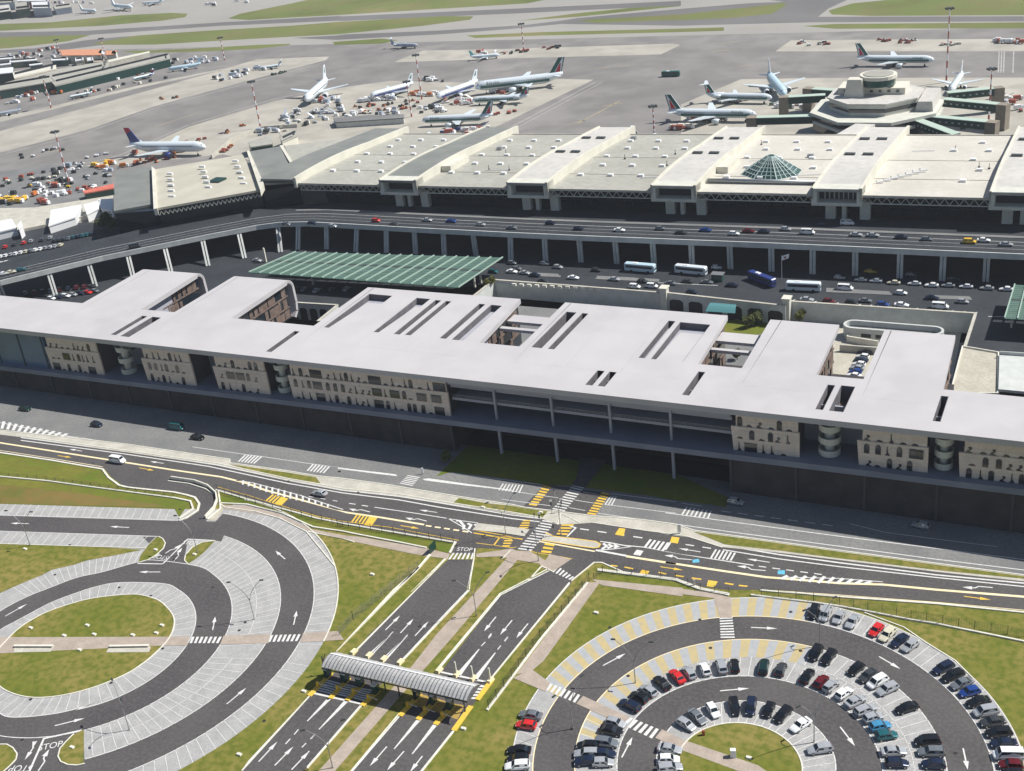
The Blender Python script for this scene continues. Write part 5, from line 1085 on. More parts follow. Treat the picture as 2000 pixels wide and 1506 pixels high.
cluster((610, 222), 30, 60, 9, ['truck', 'stairs', 'box', 'cart'], ['wsheet', 'pgrey', 'dsteel', 'pgrey'], 'in the grey heap below the nose-on white airliner', -.2)
cluster((640, 200), 12, 35, 5, ['stairs', 'truck'], ['wsheet', 'pgrey', 'redw'], 'beside the nose-on white airliner', -.1)
cluster((755, 210), 30, 62, 9, ['cart', 'tug'], ['redw', 'orange', 'redw', 'dsteel'], 'in the orange heap between the two masts', -.1)
cluster((700, 238), 14, 60, 5, ['box', 'truck'], ['pgrey', 'dsteel', 'wsheet'], 'in the row left of the ribbed roof', -.15)
cluster((740, 195), 10, 35, 4, ['stairs', 'truck'], ['wsheet', 'pgrey'], 'under the white airliner with the blue side line', -.1)
cluster((830, 185), 9, 25, 4, ['cart', 'truck'], ['redw', 'wsheet', 'orange'], 'between the two white airliners', 0)
cluster((895, 200), 14, 25, 5, ['cart', 'truck', 'stairs'], ['redw', 'wsheet', 'cream'], 'at the nose of the middle green-banded airliner', 0)
cluster((960, 182), 12, 40, 3, ['truck', 'box', 'cart'], ['wsheet', 'dsteel', 'redw'], 'under the long airliner of the central row', -.05)
cluster((905, 258), 14, 45, 5, ['truck', 'stairs', 'cart'], ['wsheet', 'redw', 'pblue'], 'just behind the dark ribbed roof', -.1)
cluster((985, 222), 5, 25, 1.5, ['cart'], ['redw'], 'in the line right of the central airliners', -.1)
cluster((950, 108), 10, 25, 3, ['truck', 'stairs', 'cart'], ['redw', 'wsheet'], 'around the turquoise-tailed jet', .05)
cluster((1045, 98), 22, 62, 2.5, ['cart'], ['redw', 'dsteel'], 'in the long line on the far pale stand', -.12)
cluster((822, 158), 5, 45, 2, ['cart', 'truck'], ['wsheet', 'dsteel'], 'behind the white airliners', 0) if 0 else None
cluster((847, 158), 7, 20, 2, ['cart', 'truck'], ['wsheet', 'dsteel'], 'behind the pair of white airliners', 0)
cluster((475, 145), 20, 55, 6, ['truck', 'box'], ['wsheet', 'pgrey', 'pgrey', 'dsteel'], 'on the pale strip with the small dark-tailed jet', -.18)
cluster((540, 145), 8, 22, 2, ['cart', 'tug'], ['green', 'dsteel'], 'in the second row below the small dark-tailed jet', -.3)
cluster((322, 193), 5, 25, 1.5, ['tug', 'cart'], ['dsteel', 'orange'], 'in the lonely line on the pale strip', -.05)
cluster((112, 178), 8, 14, 5, ['truck'], ['orange', 'yellow'], 'in the orange group beside the small jets', -.1) if 0 else None
cluster((115, 183), 6, 8, 4, ['truck'], ['orange'], 'in the orange group beside the small green-banded jet', -.1)
cluster((215, 155), 34, 85, 6, ['cart', 'box', 'tug'], ['redw', 'dsteel', 'redw', 'wsheet'], 'along the front of the far green pier', -.22)
cluster((300, 130), 22, 48, 5, ['box', 'truck'], ['cream', 'wsheet', 'dsteel'], 'at the right end of the far green pier', -.25)
cluster((400, 118), 14, 38, 5, ['truck', 'box'], ['pgrey', 'redw', 'wsheet', 'pgrey'], 'beyond the end of the far green pier', -.1)
cluster((30, 190), 22, 40, 12, ['truck', 'cart', 'box'], ['wsheet', 'redw', 'pgrey', 'dsteel'], 'at the left before the far pier', -.1)
cluster((60, 378), 34, 80, 16, ['cart', 'tug', 'truck', 'box'], ['redw', 'dsteel', 'wsheet', 'yellow', 'orange'], 'in the service yard at the left edge', -.2)
cluster((25, 393), 8, 28, 4, ['truck'], ['yellow', 'orange'], 'in the yellow group at the left edge', -.03)
cluster((85, 396), 4, 10, 4, ['truck'], ['redw'], 'in the red group right of the yellow group', -.03)
cluster((160, 372), 18, 60, 5, ['cart', 'box'], ['dsteel', 'redw', 'wsheet'], 'along the road below the nearest left mast', -.2)
cluster((1320, 252), 10, 30, 3, ['cart', 'truck'], ['redw', 'wsheet', 'cream'], 'behind the terminal roof beside the short mast', 0)
cluster((1375, 235), 8, 45, 4, ['truck', 'cart'], ['redw', 'wsheet', 'dsteel'], 'under the long airliner at the lower left gate', 0)
cluster((1540, 208), 16, 35, 7, ['truck', 'stairs', 'cart'], ['wsheet', 'redw', 'green', 'cream'], 'between the left boarding bridges of the satellite', 0)
cluster((1420, 198), 6, 40, 2, ['truck', 'stairs'], ['wsheet', 'redw'], 'under the airliner at the upper left gate', 0)
cluster((1590, 86), 14, 32, 4, ['cart', 'tug'], ['redw', 'dsteel', 'wsheet'], 'in the left group on the far stand', 0)
cluster((1752, 82), 16, 38, 3.5, ['cart', 'tug'], ['redw', 'wsheet', 'redw'], 'in the middle group on the far stand', 0)
cluster((1855, 88), 9, 25, 2.5, ['cart'], ['redw', 'cream'], 'at the foot of the tallest mast', .05)
cluster((1970, 82), 12, 25, 4, ['cart', 'truck'], ['redw', 'wsheet'], 'in the right group on the far stand', 0)
cluster((1965, 205), 16, 30, 16, ['truck', 'cart', 'stairs'], ['redw', 'wsheet', 'pgrey', 'cream'], 'at the ends of the right boarding bridges', 0)
cluster((1900, 250), 8, 30, 3, ['truck', 'cart'], ['cream', 'wsheet', 'green'], 'between the lowest right bridge and the terminal roof', 0)
cluster((450, 5), 8, 45, 4, ['truck'], ['wsheet', 'dsteel'], 'in the parked line at the top edge', -.1)

cluster((150, 352), 20, 70, 7, ['cart', 'box', 'tug'], ['dsteel', 'pgrey', 'wsheet', 'cream'], 'in the loose rows below the nearest left mast', -.2)
cluster((60, 350), 18, 55, 8, ['cart', 'box'], ['dsteel', 'redw', 'cream'], 'in the sparse rows at the left edge', -.2)
cluster((690, 228), 26, 85, 8, ['box', 'cart', 'truck'], ['pgrey', 'dsteel', 'wsheet', 'cream'], 'in the wide clutter above the ribbed roof', -.12)
cluster((560, 250), 16, 60, 6, ['box', 'cart', 'truck'], ['pgrey', 'dsteel', 'cream'], 'in the clutter behind the angled wing', -.25)
cluster((240, 168), 20, 90, 5, ['box', 'cart'], ['cream', 'redw', 'dsteel'], 'in the second row before the far green pier', -.22)
cluster((850, 215), 14, 30, 6, ['truck', 'box', 'cart'], ['wsheet', 'pgrey', 'dsteel'], 'left of the nearest central airliner', -.1)
cluster((80, 300), 8, 50, 4, ['cart'], ['dsteel', 'wsheet'], 'in the scattered carts above the service yard', -.2)
cluster((60, 110), 26, 60, 10, ['truck', 'box'], ['wsheet', 'pgrey', 'dsteel', 'redw'], 'among the far left sheds', -.12)
cluster((120, 8), 14, 60, 4, ['truck', 'box'], ['wsheet', 'pgrey', 'dsteel'], 'beside the cargo halls at the top left', -.05)
# ================================================================= sunken court, forecourt walls, bus canopies
ZF = -6.0
S('court_floor', [Vector((-250, 268, 0)), Vector((10, 268, 0)), Vector((10, 372, 0)), Vector((-250, 372, 0))], ZF, M['asph_old'])
WD = MB()
Z8 = tile(960, 490, 3.846); Z9 = tile(1440, 490, 3.571); Z6b = tile(480, 470, 3.846)
def cz(t): return lambda p, z=0.: t(p, z)
def wall(pts, lab, top=1.0, bot=ZF, m_=None, arches=0, w=.6, nm='retaining_wall'):
    o = empty(nm, (pts[0].x, pts[0].y, 0), 0, lab, 'wall'); m = MB(); m.strip(pts, w, bot, top); wb(m, 'wall_face', m_ or M['conc_cool'], o)
    m = MB(); m.strip(pts, w+.3, top, top+.25); wb(m, 'coping', M['conc'], o)
    if arches:
        for a, b in zip(pts, pts[1:]):
            d = b-a; L = d.length; n = max(1, int(L/arches)); d.normalize(); q = Vector((d.y, -d.x, 0))*(w/2+.06)
            for k in range(n):
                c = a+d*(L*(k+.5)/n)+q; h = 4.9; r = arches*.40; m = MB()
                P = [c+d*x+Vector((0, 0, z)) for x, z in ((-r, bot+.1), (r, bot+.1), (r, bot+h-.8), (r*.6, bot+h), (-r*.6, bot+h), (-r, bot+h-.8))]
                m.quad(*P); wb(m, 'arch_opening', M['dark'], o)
    return o
wall(WL[:2], 'grey retaining wall with dark bays between the second roof fin and the long roof block', .8, arches=4)
wall([WL[2], WL[3]], 'grey retaining wall behind the long roof block, white blocks along its top', .9)
wall([WL[3]+Vector((.5, 0, 0)), WL[4]], 'arcaded retaining wall with dark bays right of the stone pier', 1.0, arches=6.5)
wall([WL[5], WL[6]], 'long retaining wall below the sunlit parked cars', 1.0)
wall([Vector((WL[6].x, 270, 0)), WL[6]], 'side wall of the sunken court beside the descending road', .9)
wall([WL[1], Vector((WL[1].x+1, 330, 0)), Vector((WL[2].x-1, 345, 0)), WL[2]], 'hidden retaining wall behind the long roof block', .8)
for p, l in ((G(1298, 577), 'pale stone pier between the two retaining walls'), (G(1537, 598), 'pale stone pier at the right end of the arcaded wall')):
    o = empty('stone_pier', (p.x, p.y, 0), 0, l, 'pier'); wb(MB().box(p.x-1.2, p.x+1.2, p.y-1.6, p.y+1.4, ZF, 3.0), 'shaft', M['portal'], o); wb(MB().box(p.x-1.5, p.x+1.5, p.y-1.9, p.y+1.7, 3.0, 3.4), 'cap', M['cream'], o)
a, b = Z8('170,262')[0], Z8('990,305')[0]
proto = None
for k in range(15):
    p = a+(b-a)*(k/14)
    if proto is None: m = MB(); m.box(-.9, .9, -.4, .4, 0, .9, top=(.1, .05)); proto = m.build('stone_block', M['kerb']); o = proto
    else: o = proto.copy(); COL.objects.link(o)
    o.location = p; tag(o, f'{ORD[k]} white block from the left in the row on top of the retaining wall', 'block', 'white blocks along the retaining wall')
SLT = MB()
for k in range(17): p = Z9('370,352')[0].lerp(Z9('1640,440')[0], k/16); SLT.strip([p+Vector((-1.2, -1.2, 0)), p+Vector((1.3, 1.6, 0))], .45, .03, .03)
SLT.strip(Z9('1750,458 1870,460'), .3, .03, .03)
for t, p in ((Z8, '290,175 520,190'), (Z8, '780,205 1000,215'), (Z8, '1250,240 1700,260'), (Z9, '800,285 1060,300'), (Z9, '1340,325 1620,335'), (Z8, '0,240 900,290')): SLT.strip(t(p), .3, .03, .03)
struct('road_marking', SLT, M['wpaint'])
for t, p in ((Z8, '290,165 500,175 520,200 300,190'), (Z8, '790,190 1000,200 1260,215 1260,235 790,215'), (Z9, '620,260 1060,285 1080,310 620,290'), (Z9, '1330,310 1620,320 1640,345 1340,335')):
    m = MB(); m.prism([(q.x, q.y) for q in t(p)], .01, .16); struct('traffic_island', m, M['asph_old'])
# court contents
S('court_ramp', [G(x, y, ZF) for x, y in ((1545, 610), (1880, 640), (1860, 740), (1560, 740))], ZF+.03, M['ramp'])
S('court_lawn', [G(x, y, ZF) for x, y in ((1405, 628), (1500, 618), (1512, 650), (1400, 662))], ZF+.04, M['grass_green'])
o = empty('ramp_drum', G(1730, 650, ZF), 0, 'long rounded concrete ramp wall with dark slots, between the two right roof fins', 'ramp')
def stadium(x0, x1, y, r):
    return [(x1+r*math.cos(R_(t)), y+r*math.sin(R_(t))) for t in range(-90, 91, 15)]+[(x0+r*math.cos(R_(t)), y+r*math.sin(R_(t))) for t in range(90, 271, 15)]
p0, p1 = G(1668, 640, ZF+3), G(1822, 652, ZF+3)
m = MB(); m.prism(stadium(p0.x, p1.x, p0.y, 3.4), ZF, -1.6, [stadium(p0.x, p1.x, p0.y, 2.6)]); wb(m, 'ramp_wall', M['conc_cool'], o)
m = MB(); m.prism(stadium(p0.x, p1.x, p0.y, 2.6), ZF, -3.4); wb(m, 'ramp_deck', M['asph_old'], o)
for k in range(5): x = p0.x+3+k*(p1.x-p0.x-2)/5; wb(MB().box(x, x+(p1.x-p0.x)/8, p0.y-3.55, p0.y-3.38, -4.6, -3.4), 'slot', M['dark'], o)
o = empty('ramp_wall_low', G(1700, 665, ZF), 0, 'low concrete ramp parapet in front of the rounded ramp wall', 'ramp')
wb(MB().strip([G(x, y, ZF) for x, y in ((1715, 678), (1655, 668), (1660, 656), (1735, 664))], .5, ZF, ZF+2.2), 'parapet', M['kerb'], o)
wb(MB().strip([G(x, y, ZF) for x, y in ((1720, 692), (1640, 686))], .6, ZF, ZF+2.4), 'parapet', M['conc'], o)
# raised concrete terrace and open car-park storey at the right edge
o = empty('roof_terrace', G(1880, 730, 3), 0, 'light concrete terrace with kerbs and rust stains right of the last roof fin', 'terrace')
P = [G(x, y, 3) for x, y in ((1880, 678), (1950, 690), (1948, 770), (1856, 770))]
wb(MB().prism([(p.x, p.y) for p in P], 0, 3), 'deck', M['ramp'], o); wb(MB().strip(P+[P[0]], .35, 3, 3.5), 'kerb_edge', M['kerb'], o)
o = empty('open_storey', G(1975, 740, 4), 0, 'concrete frame with dark open bays at the right edge', 'building')
P = [G(x, y, 4) for x, y in ((1952, 692), (2080, 700), (2080, 772), (1950, 760))]; wb(MB().prism([(p.x, p.y) for p in P], 3.2, 4), 'deck', M['conc_cool'], o)
for p in P: wb(MB().box(p.x-.3, p.x+.3, p.y-.3, p.y+.3, 0, 3.2), 'column', M['conc_cool'], o)
wb(MB().strip([P[0], P[1]], .3, 4, 5), 'parapet', M['conc_cool'], o)
# green canopies
def canopy(q, z, n, lab, split=.45, legs=()):
    A, B, C, D = [G(x, y, z) for x, y in q]     # back-left, back-right, front-right, front-left
    c = (A+B+C+D)/4; o = empty('bus_canopy', (c.x, c.y, 0), 0, lab, 'canopy')
    for s0, s1 in ((0, split-.03), (split+.03, 1)):
        P = [A.lerp(D, s0), B.lerp(C, s0), B.lerp(C, s1), A.lerp(D, s1)]; m = MB(); m.hexa([p-Vector((0, 0, .25)) for p in P[::-1]]+P[::-1]); wb(m, 'roof_sheet', M['green'], o)
    m = MB()
    for k in range(n+1): t = k/n; m.bar(A.lerp(B, t)+Vector((0, 0, .2)), D.lerp(C, t)+Vector((0, 0, .2)), .35, .45)
    wb(m, 'roof_rib', M['greenl'], o)
    m = MB()
    for k in range(1, 18): s = k/18; m.bar(A.lerp(D, s)+Vector((0, 0, .06)), B.lerp(C, s)+Vector((0, 0, .06)), .12, .1)
    wb(m, 'louvre', M['greenl'], o)
    for x, y in legs:
        p = G(x, y, 0); wb(MB().box(p.x-.3, p.x+.3, p.y-.3, p.y+.3, 0, z-.2), 'leg', M['cream'], o)
    return o
canopy(((578, 492), (982, 503), (895, 562), (486, 532)), 6.5, 19, 'long green louvred canopy with slanting ribs on the left of the forecourt', legs=((940, 553), (928, 561), (612, 556), (520, 512)))
canopy(((1982, 556), (2090, 562), (2090, 630), (1962, 622)), 6.5, 5, 'green louvred canopy cut by the right edge of the view', legs=((1975, 640),))
o = empty('glass_canopy', G(1410, 605, 3), 0, 'small curved glass canopy in the sunken court above the lawn', 'canopy')
m = MB(); A, B, C, D = [G(x, y, 2) for x, y in ((1395, 592), (1440, 596), (1436, 612), (1378, 608))]
for k in range(6):
    f = lambda t: Vector((0, 0, 1.4*math.sin(math.pi*t))); t0, t1 = k/6, (k+1)/6; m.quad(D.lerp(A, t0)+f(t0), C.lerp(B, t0)+f(t0), C.lerp(B, t1)+f(t1), D.lerp(A, t1)+f(t1))
wb(m, 'glazing', mat('canopy_glass', (.10, .26, .27), .2), o)
o = empty('kiosk', G(1402, 548, 0), 0, 'small grey kiosk between the two coaches on the forecourt', 'kiosk'); c = G(1402, 548)
wb(MB().box(c.x-2, c.x+2, c.y-1.3, c.y+1.3, 0, 2.6), 'wall', M['gglass'], o); wb(MB().box(c.x-2.3, c.x+2.3, c.y-1.6, c.y+1.6, 2.6, 2.85), 'roof', M['steel'], o)
# flag
c = G(1527, 545); o = empty('flag_pole', c, 0, 'pole with a white and red flag in front of the raised road columns', 'flag')
m = MB(); m.cyl((c.x, c.y, 0), (c.x, c.y, 9), .09, .05, 6); wb(m, 'pole', M['wsheet'], o); m = MB(); m.quad((c.x, c.y, 8.8), (c.x+2.6, c.y+.5, 9.6), (c.x+2.4, c.y+.5, 7.9), (c.x, c.y, 7.0)); m.quad((c.x, c.y+.02, 7.0), (c.x+2.4, c.y+.52, 7.9), (c.x+2.6, c.y+.52, 9.6), (c.x, c.y+.02, 8.8)); f = wb(m, 'flag', M['wsheet'], o)
m = MB(); m.quad((c.x+.9, c.y+.1, 8.5), (c.x+1.6, c.y+.25, 8.7), (c.x+1.5, c.y+.25, 7.9), (c.x+.9, c.y+.1, 7.7)); wb(m, 'flag_patch', M['redw'], f)
# ================================================================= cars, vans and coaches
PAINT = {'black': (.012, .013, .016), 'dark blue': (.015, .025, .06), 'blue': (.02, .07, .30), 'light blue': (.08, .34, .58), 'silver': (.48, .50, .52), 'white': (.78, .79, .80), 'grey': (.20, .22, .24), 'red': (.60, .02, .02), 'dark red': (.16, .01, .015),
         'cream': (.62, .58, .45), 'dark green': (.01, .04, .035), 'teal': (.02, .14, .16), 'yellow': (.75, .48, .04), 'dark grey': (.06, .065, .07)}
PM = {k: mat('car_paint_'+k.replace(' ', '_'), v, .28, .0 if k in ('white', 'red', 'cream', 'yellow') else .35, coat=.6) for k, v in PAINT.items()}
def loft(m, secs):
    i = len(m.v); n = len(secs[0])
    for s in secs: m.v += [tuple(p) for p in s]
    for j in range(len(secs)-1):
        for k in range(n): m.f.append((i+j*n+k, i+j*n+(k+1) % n, i+(j+1)*n+(k+1) % n, i+(j+1)*n+k)); m.m.append(0)
    m.f.append(tuple(i+k for k in range(n))[::-1]); m.f.append(tuple(i+(len(secs)-1)*n+k for k in range(n))); m.m += [0, 0]
def xs(x, w, zb, zt, c=.12): return [(x, -w*.86, zb), (x, w*.86, zb), (x, w, zb+.18), (x, w, zt-c), (x, w*.93, zt-c*.35), (x, w*.78, zt), (x, -w*.78, zt), (x, -w*.93, zt-c*.35), (x, -w, zt-c), (x, -w, zb+.18)]
KINDS = {   # length, width, belt, height, bonnet end, windscreen top, roof end, rear window foot, tail
    'hatchback': (4.0, 1.72, .92, 1.47, .95, .35, -1.45, -1.88, .95), 'saloon': (4.5, 1.78, .92, 1.42, 1.0, .35, -1.05, -1.65, .98), 'estate': (4.6, 1.78, .94, 1.5, 1.05, .4, -1.9, -2.2, .95), 'people carrier': (4.5, 1.85, 1.02, 1.72, 1.45, .75, -1.75, -2.12, 1.05), 'van': (5.0, 1.9, 1.1, 2.0, 1.9, 1.25, -2.4, -2.48, 1.1)}
def car_proto(kind, simple=False):
    L, Wd, zb, H, xb, xw, xr, xt, tail = KINDS[kind]; h = L/2; w = Wd/2; o = empty('parked_car', (0, -80, 0))
    m = MB(); loft(m, [xs(-h, w*.80, .42, tail-.22), xs(-h+.12, w*.93, .30, tail-.05), xs(-h+.5, w, .24, tail), xs(xt, w, .22, zb+.02), xs(0, w, .22, zb), xs(xb, w, .22, zb-.01), xs(h-.65, w*.98, .24, zb-.14), xs(h-.2, w*.90, .28, zb-.27), xs(h, w*.74, .40, zb-.42)])
    wr = w*.74
    loft(m, [[(xt, -w*.90, zb-.05), (xt, w*.90, zb-.05), (xt+.01, w*.90, zb), (xt+.01, -w*.90, zb)], [(xr, -w*.93, zb-.05), (xr, w*.93, zb-.05), (xr, wr, H-.05), (xr, -wr, H-.05)], [((xr+xw)/2, -w*.94, zb-.05), ((xr+xw)/2, w*.94, zb-.05), ((xr+xw)/2, wr*1.02, H), ((xr+xw)/2, -wr*1.02, H)],
             [(xw, -w*.93, zb-.05), (xw, w*.93, zb-.05), (xw, wr, H-.04), (xw, -wr, H-.04)], [(xb, -w*.88, zb-.05), (xb, w*.88, zb-.05), (xb-.01, w*.88, zb), (xb-.01, -w*.88, zb)]])
    m.build('body', PM['silver'], o)
    def pane(nm, q): m = MB(); m.quad(*q); return m.build(nm, M['glass'], o)
    e = .02
    ws = [(xb-.06, -w*.80, zb+.03+e), (xb-.06, w*.80, zb+.03+e), (xw+.04, wr*.88, H-.07+e), (xw+.04, -wr*.88, H-.07+e)]
    rs = [(xt+.05, w*.80, zb+.05+e), (xt+.05, -w*.80, zb+.05+e), (xr-.03, -wr*.88, H-.10+e), (xr-.03, wr*.88, H-.10+e)]
    sd = []
    for s in (-1, 1): q = [(xb-.30, s*(w*.90), zb+.06), (xt+.35, s*(w*.905), zb+.06), (xr+.10, s*(wr+.045), H-.15), (xw-.08, s*(wr+.045), H-.13)]; sd.append(q if s > 0 else q[::-1])
    if simple:
        m = MB(); [m.quad(*q) for q in (ws, rs, *sd)]; m.build('window', M['glass'], o)
        m = MB()
        for x in (-h*.62, h*.62):
            for s in (-1, 1): m.cyl((x, s*(w-.12), .3), (x, s*(w+.02), .3), .3, n=8)
        m.build('wheel_set', M['tyre'], o); return reg(o)
    pane('windscreen', ws); pane('rear_window', rs); [pane('side_window', q) for q in sd]
    for x in (-h*.62, h*.62):
        for s in (-1, 1):
            m = MB(); m.cyl((x, s*(w-.18), .31), (x, s*(w+.02), .31), .31, n=12); t = m.build('wheel', M['tyre'], o)
            m = MB(); m.cyl((x, s*(w+.018), .31), (x, s*(w+.035), .31), .18, n=8); m.build('rim', M['rim'], t)
    for s in (-1, 1):
        m = MB(); m.box(h-.22, h-.06, s*w*.66-.16, s*w*.66+.16, zb-.42, zb-.30, top=(.05, .02)); m.build('headlight', M['lamp_w'], o)
        m = MB(); m.box(-h-.01, -h+.12, s*w*.72-.13, s*w*.72+.13, tail-.38, tail-.18); m.build('tail_light', M['lamp_r'], o)
        m = MB(); m.box(xb-.45, xb-.25, s*(w+.03)-.09, s*(w+.03)+.09, zb-.02, zb+.12); m.build('mirror', M['tyre'], o)
    return reg(o)
CP = {}; USED = {}
def car(kind, colr, p, rz, lab, group=None, simple=False, z=0., cat='car', name='parked_car'):
    key = (kind, simple)
    if key not in CP: CP[key] = car_proto(kind, simple); c = CP[key]; first = True
    else: c = copy_tree(CP[key]); first = False
    c.name = name; c.location = (p[0], p[1], z+.045); c.rotation_euler.z = rz
    if first: reg(c)
    for ch in c.children:
        if ch.name.split('.')[0] == 'body': ch.material_slots[0].link = 'OBJECT'; ch.material_slots[0].material = PM[colr]
    for k in ('group', 'label', 'category'):
        if k in c: del c[k]
    if group == 'cars parked in the right car park': c.scale = (1.07, 1.07, 1.05)
    return tag(c, lab, cat, group)
ORD = 'first second third fourth fifth sixth seventh eighth ninth tenth eleventh twelfth thirteenth fourteenth fifteenth sixteenth seventeenth eighteenth nineteenth twentieth'.split()
KK = {'h': 'hatchback', 's': 'saloon', 'e': 'estate', 'p': 'people carrier', 'v': 'van'}
CC = {'k': 'black', 'd': 'dark blue', 'b': 'blue', 'l': 'light blue', 's': 'silver', 'w': 'white', 'g': 'grey', 'r': 'red', 'm': 'dark red', 'c': 'cream', 'n': 'dark green', 't': 'teal', 'y': 'yellow', 'q': 'dark grey'}
rc_ = random.Random(5)
def ringrow(ci, r, t, txt, where, face, start=0):
    for i, it in enumerate(txt.split()):
        xy, code = it.split(':'); p0 = t(xy)[0]; a = math.atan2(p0.y-ci[1], p0.x-ci[0]); p = (ci[0]+r*math.cos(a), ci[1]+r*math.sin(a))
        f = face if len(code) < 3 else -face
        colr, kind = CC[code[0]], KK[code[1]]
        car(kind, colr, p, a+(0 if f > 0 else math.pi)+(rc_.random()-.5)*.06, f'{colr} {kind}, {ORD[i+start]} clockwise of the {where}', 'cars parked in the right car park')
ringrow(Q4, 45.2, D2, '775,262:ke 850,262:sp 930,280:sh 1015,300:ss 1165,345:rh 1230,375:ce 1305,410:ds 1365,445:sh 1560,580:de 1610,630:ke 1670,675:gs 1725,722:bh 1765,785:ks 1800,845:sp 1845,905:qs 1870,970:ke 1900,1035:ds 1930,1105:wv 1900,1160:mh', 'outermost row of cars', -1)
ringrow(Q4, 45.2, D2, '1925,1215:kh 1930,1280:se', 'bottom end of the outermost row', -1)
ringrow(Q3, 31.9, D2, '795,490:kp 870,520:ke 1020,600:kh 1095,635:qs 1160,668:wp 1215,712:se 1325,825:ks 1410,1025:kp 1445,1085:ge 1440,1155:dh', 'outer line in the middle double row', -1)
ringrow(Q2, 27.0, D2, '50,625:sh 135,590:wh 230,562:sp 310,552:kh 485,580:ne 590,585:qh 750,622:ks 830,660:mh 905,672:sh 990,715:wh 1060,765:ss 1110,825:se 1170,868:sh 1215,920:lh 1220,985:th 1240,1082:ss 1240,1150:dh', 'inner line in the middle double row', 1)
ringrow(Q2, 27.0, D1, '1660,792:de 1720,742:kh 1800,718:sh 1880,672:ks 1960,622:rs', 'left end of the inner line', 1)
ringrow(Q1, 14.2, D2, '40,930:sh 110,892:gs 200,862:wh 320,850:ke 405,850:dp 495,872:kh 580,882:ke 690,932:ws 780,1072:se', 'innermost ring of cars', -1)
ringrow(Q1, 14.2, D1, '1890,1062:ss 1850,1130:wh 1850,1190:se', 'lower left end of the innermost ring', -1)
ringrow(Q4, 45.2, D1, '965,842:gs 910,905:rh 840,1072:ks 820,1130:kh 800,1178:we', 'row beside the toll lanes', 1)
ringrow(Q3, 31.9, D1, '1270,1040:kh 1250,1095:se 1220,1150:ds', 'left arm of the outer double-row line', 1)
ringrow(Q2, 27.0, D1, '1550,895:sh 1505,940:ks 1455,1015:ge 1430,1090:ds 1400,1150:sh', 'left arm of the inner double-row line', -1)
# moving and road cars
def C_(kind, colr, p, head, lab, grp=None, simple=False, z=0., cat='car', name='car', t=None):
    q = G(*p, z); h = G(*head, z)-q; return car(kind, colr, q, math.atan2(h.y, h.x), lab, grp, simple, z, cat, name)
C_('van', 'white', (231, 903), (260, 908), 'white van driving on the dark road above the curved link ramp', cat='van')
C_('saloon', 'silver', (625, 967), (600, 962), 'silver saloon driving left on the dark road beside the hatched strip')
C_('hatchback', 'silver', (1437, 984), (1460, 988), 'silver hatchback in the shade at the foot of the podium wall')
C_('hatchback', 'silver', (1798, 1030), (1770, 1024), 'silver hatchback half in shade on the old grey road at the right')
C_('van', 'teal', (348, 838), (375, 842), 'teal van on the old grey road in front of the podium', cat='van')
C_('saloon', 'black', (387, 857), (420, 862), 'black saloon on the old grey road just right of the teal van')
C_('hatchback', 'dark blue', (190, 832), (215, 836), 'dark blue hatchback on the old grey road left of the teal van')
C_('saloon', 'dark green', (50, 801), (80, 806), 'dark green saloon on the old grey road near the left edge')
# forecourt
def coach(p, q, lab, col='pwhite', z=0.):
    a, b = G(*p), G(*q); d = b-a; L = d.length; c = (a+b)/2; o = empty('coach', (c.x, c.y, .03), math.atan2(d.y, d.x), lab, 'bus', 'coaches on the forecourt'); h = L/2
    m = MB(); loft(m, [xs(-h, 1.15, .4, 3.1, .2), xs(-h+.3, 1.27, .35, 3.3, .2), xs(h-.4, 1.27, .35, 3.3, .2), xs(h, 1.1, .4, 3.0, .2)]); m.build('body', M[col], o)
    for s in (-1, 1): m = MB(); m.box(-h+.6, h-.8, s*1.275-.01, s*1.275+.01, 1.7, 2.7); m.build('side_window', M['glass'], o)
    m = MB(); m.quad((h+.02, -.95, 1.2), (h+.02, .95, 1.2), (h-.03, .95, 2.8), (h-.03, -.95, 2.8)); m.build('windscreen', M['glass'], o)
    m = MB(); m.box(-h*.5, -h*.15, -.7, .7, 3.28, 3.5, top=(.15, .15)); m.build('roof_unit', M['wsheet'], o)
    for x in (-h*.55, h*.6):
        for s in (-1, 1): m = MB(); m.cyl((x, s*1.0, .5), (x, s*1.29, .5), .5, n=12); m.build('wheel', M['tyre'], o)
    return o
coach((1536, 566), (1603, 569), 'white coach with dark side windows, in front of the raised road columns'); coach((1465, 544), (1512, 562), 'blue coach with white roof patches standing at a slant left of the white coach', 'pblue')
coach((1222, 528), (1280, 533), 'pale coach with a colourful side, left one of the pair by the columns', 'plight'); coach((1320, 532), (1380, 538), 'white and blue coach, right one of the pair by the columns', 'pwhite')
coach((1293, 150), (1328, 149), 'low airport bus crossing the open apron', 'pgreen') ['group'] = 'buses on the apron'
FC = 'cars on the forecourt'
for i, (x, y) in enumerate(((860, 212), (965, 218), (1090, 232), (1235, 237), (1355, 250), (1470, 250), (1595, 258), (1740, 270), (1875, 277))):
    c = ['silver', 'white', 'cream', 'white', 'white', 'silver', 'white', 'silver', 'white'][i]; C_('saloon', c, (1440+x/3.571, 490+y/3.571), (1400+x/3.571, 488+y/3.571), f'{c} saloon, {ORD[i]} from the left in the taxi row below the raised road', FC, True, name='parked_car')
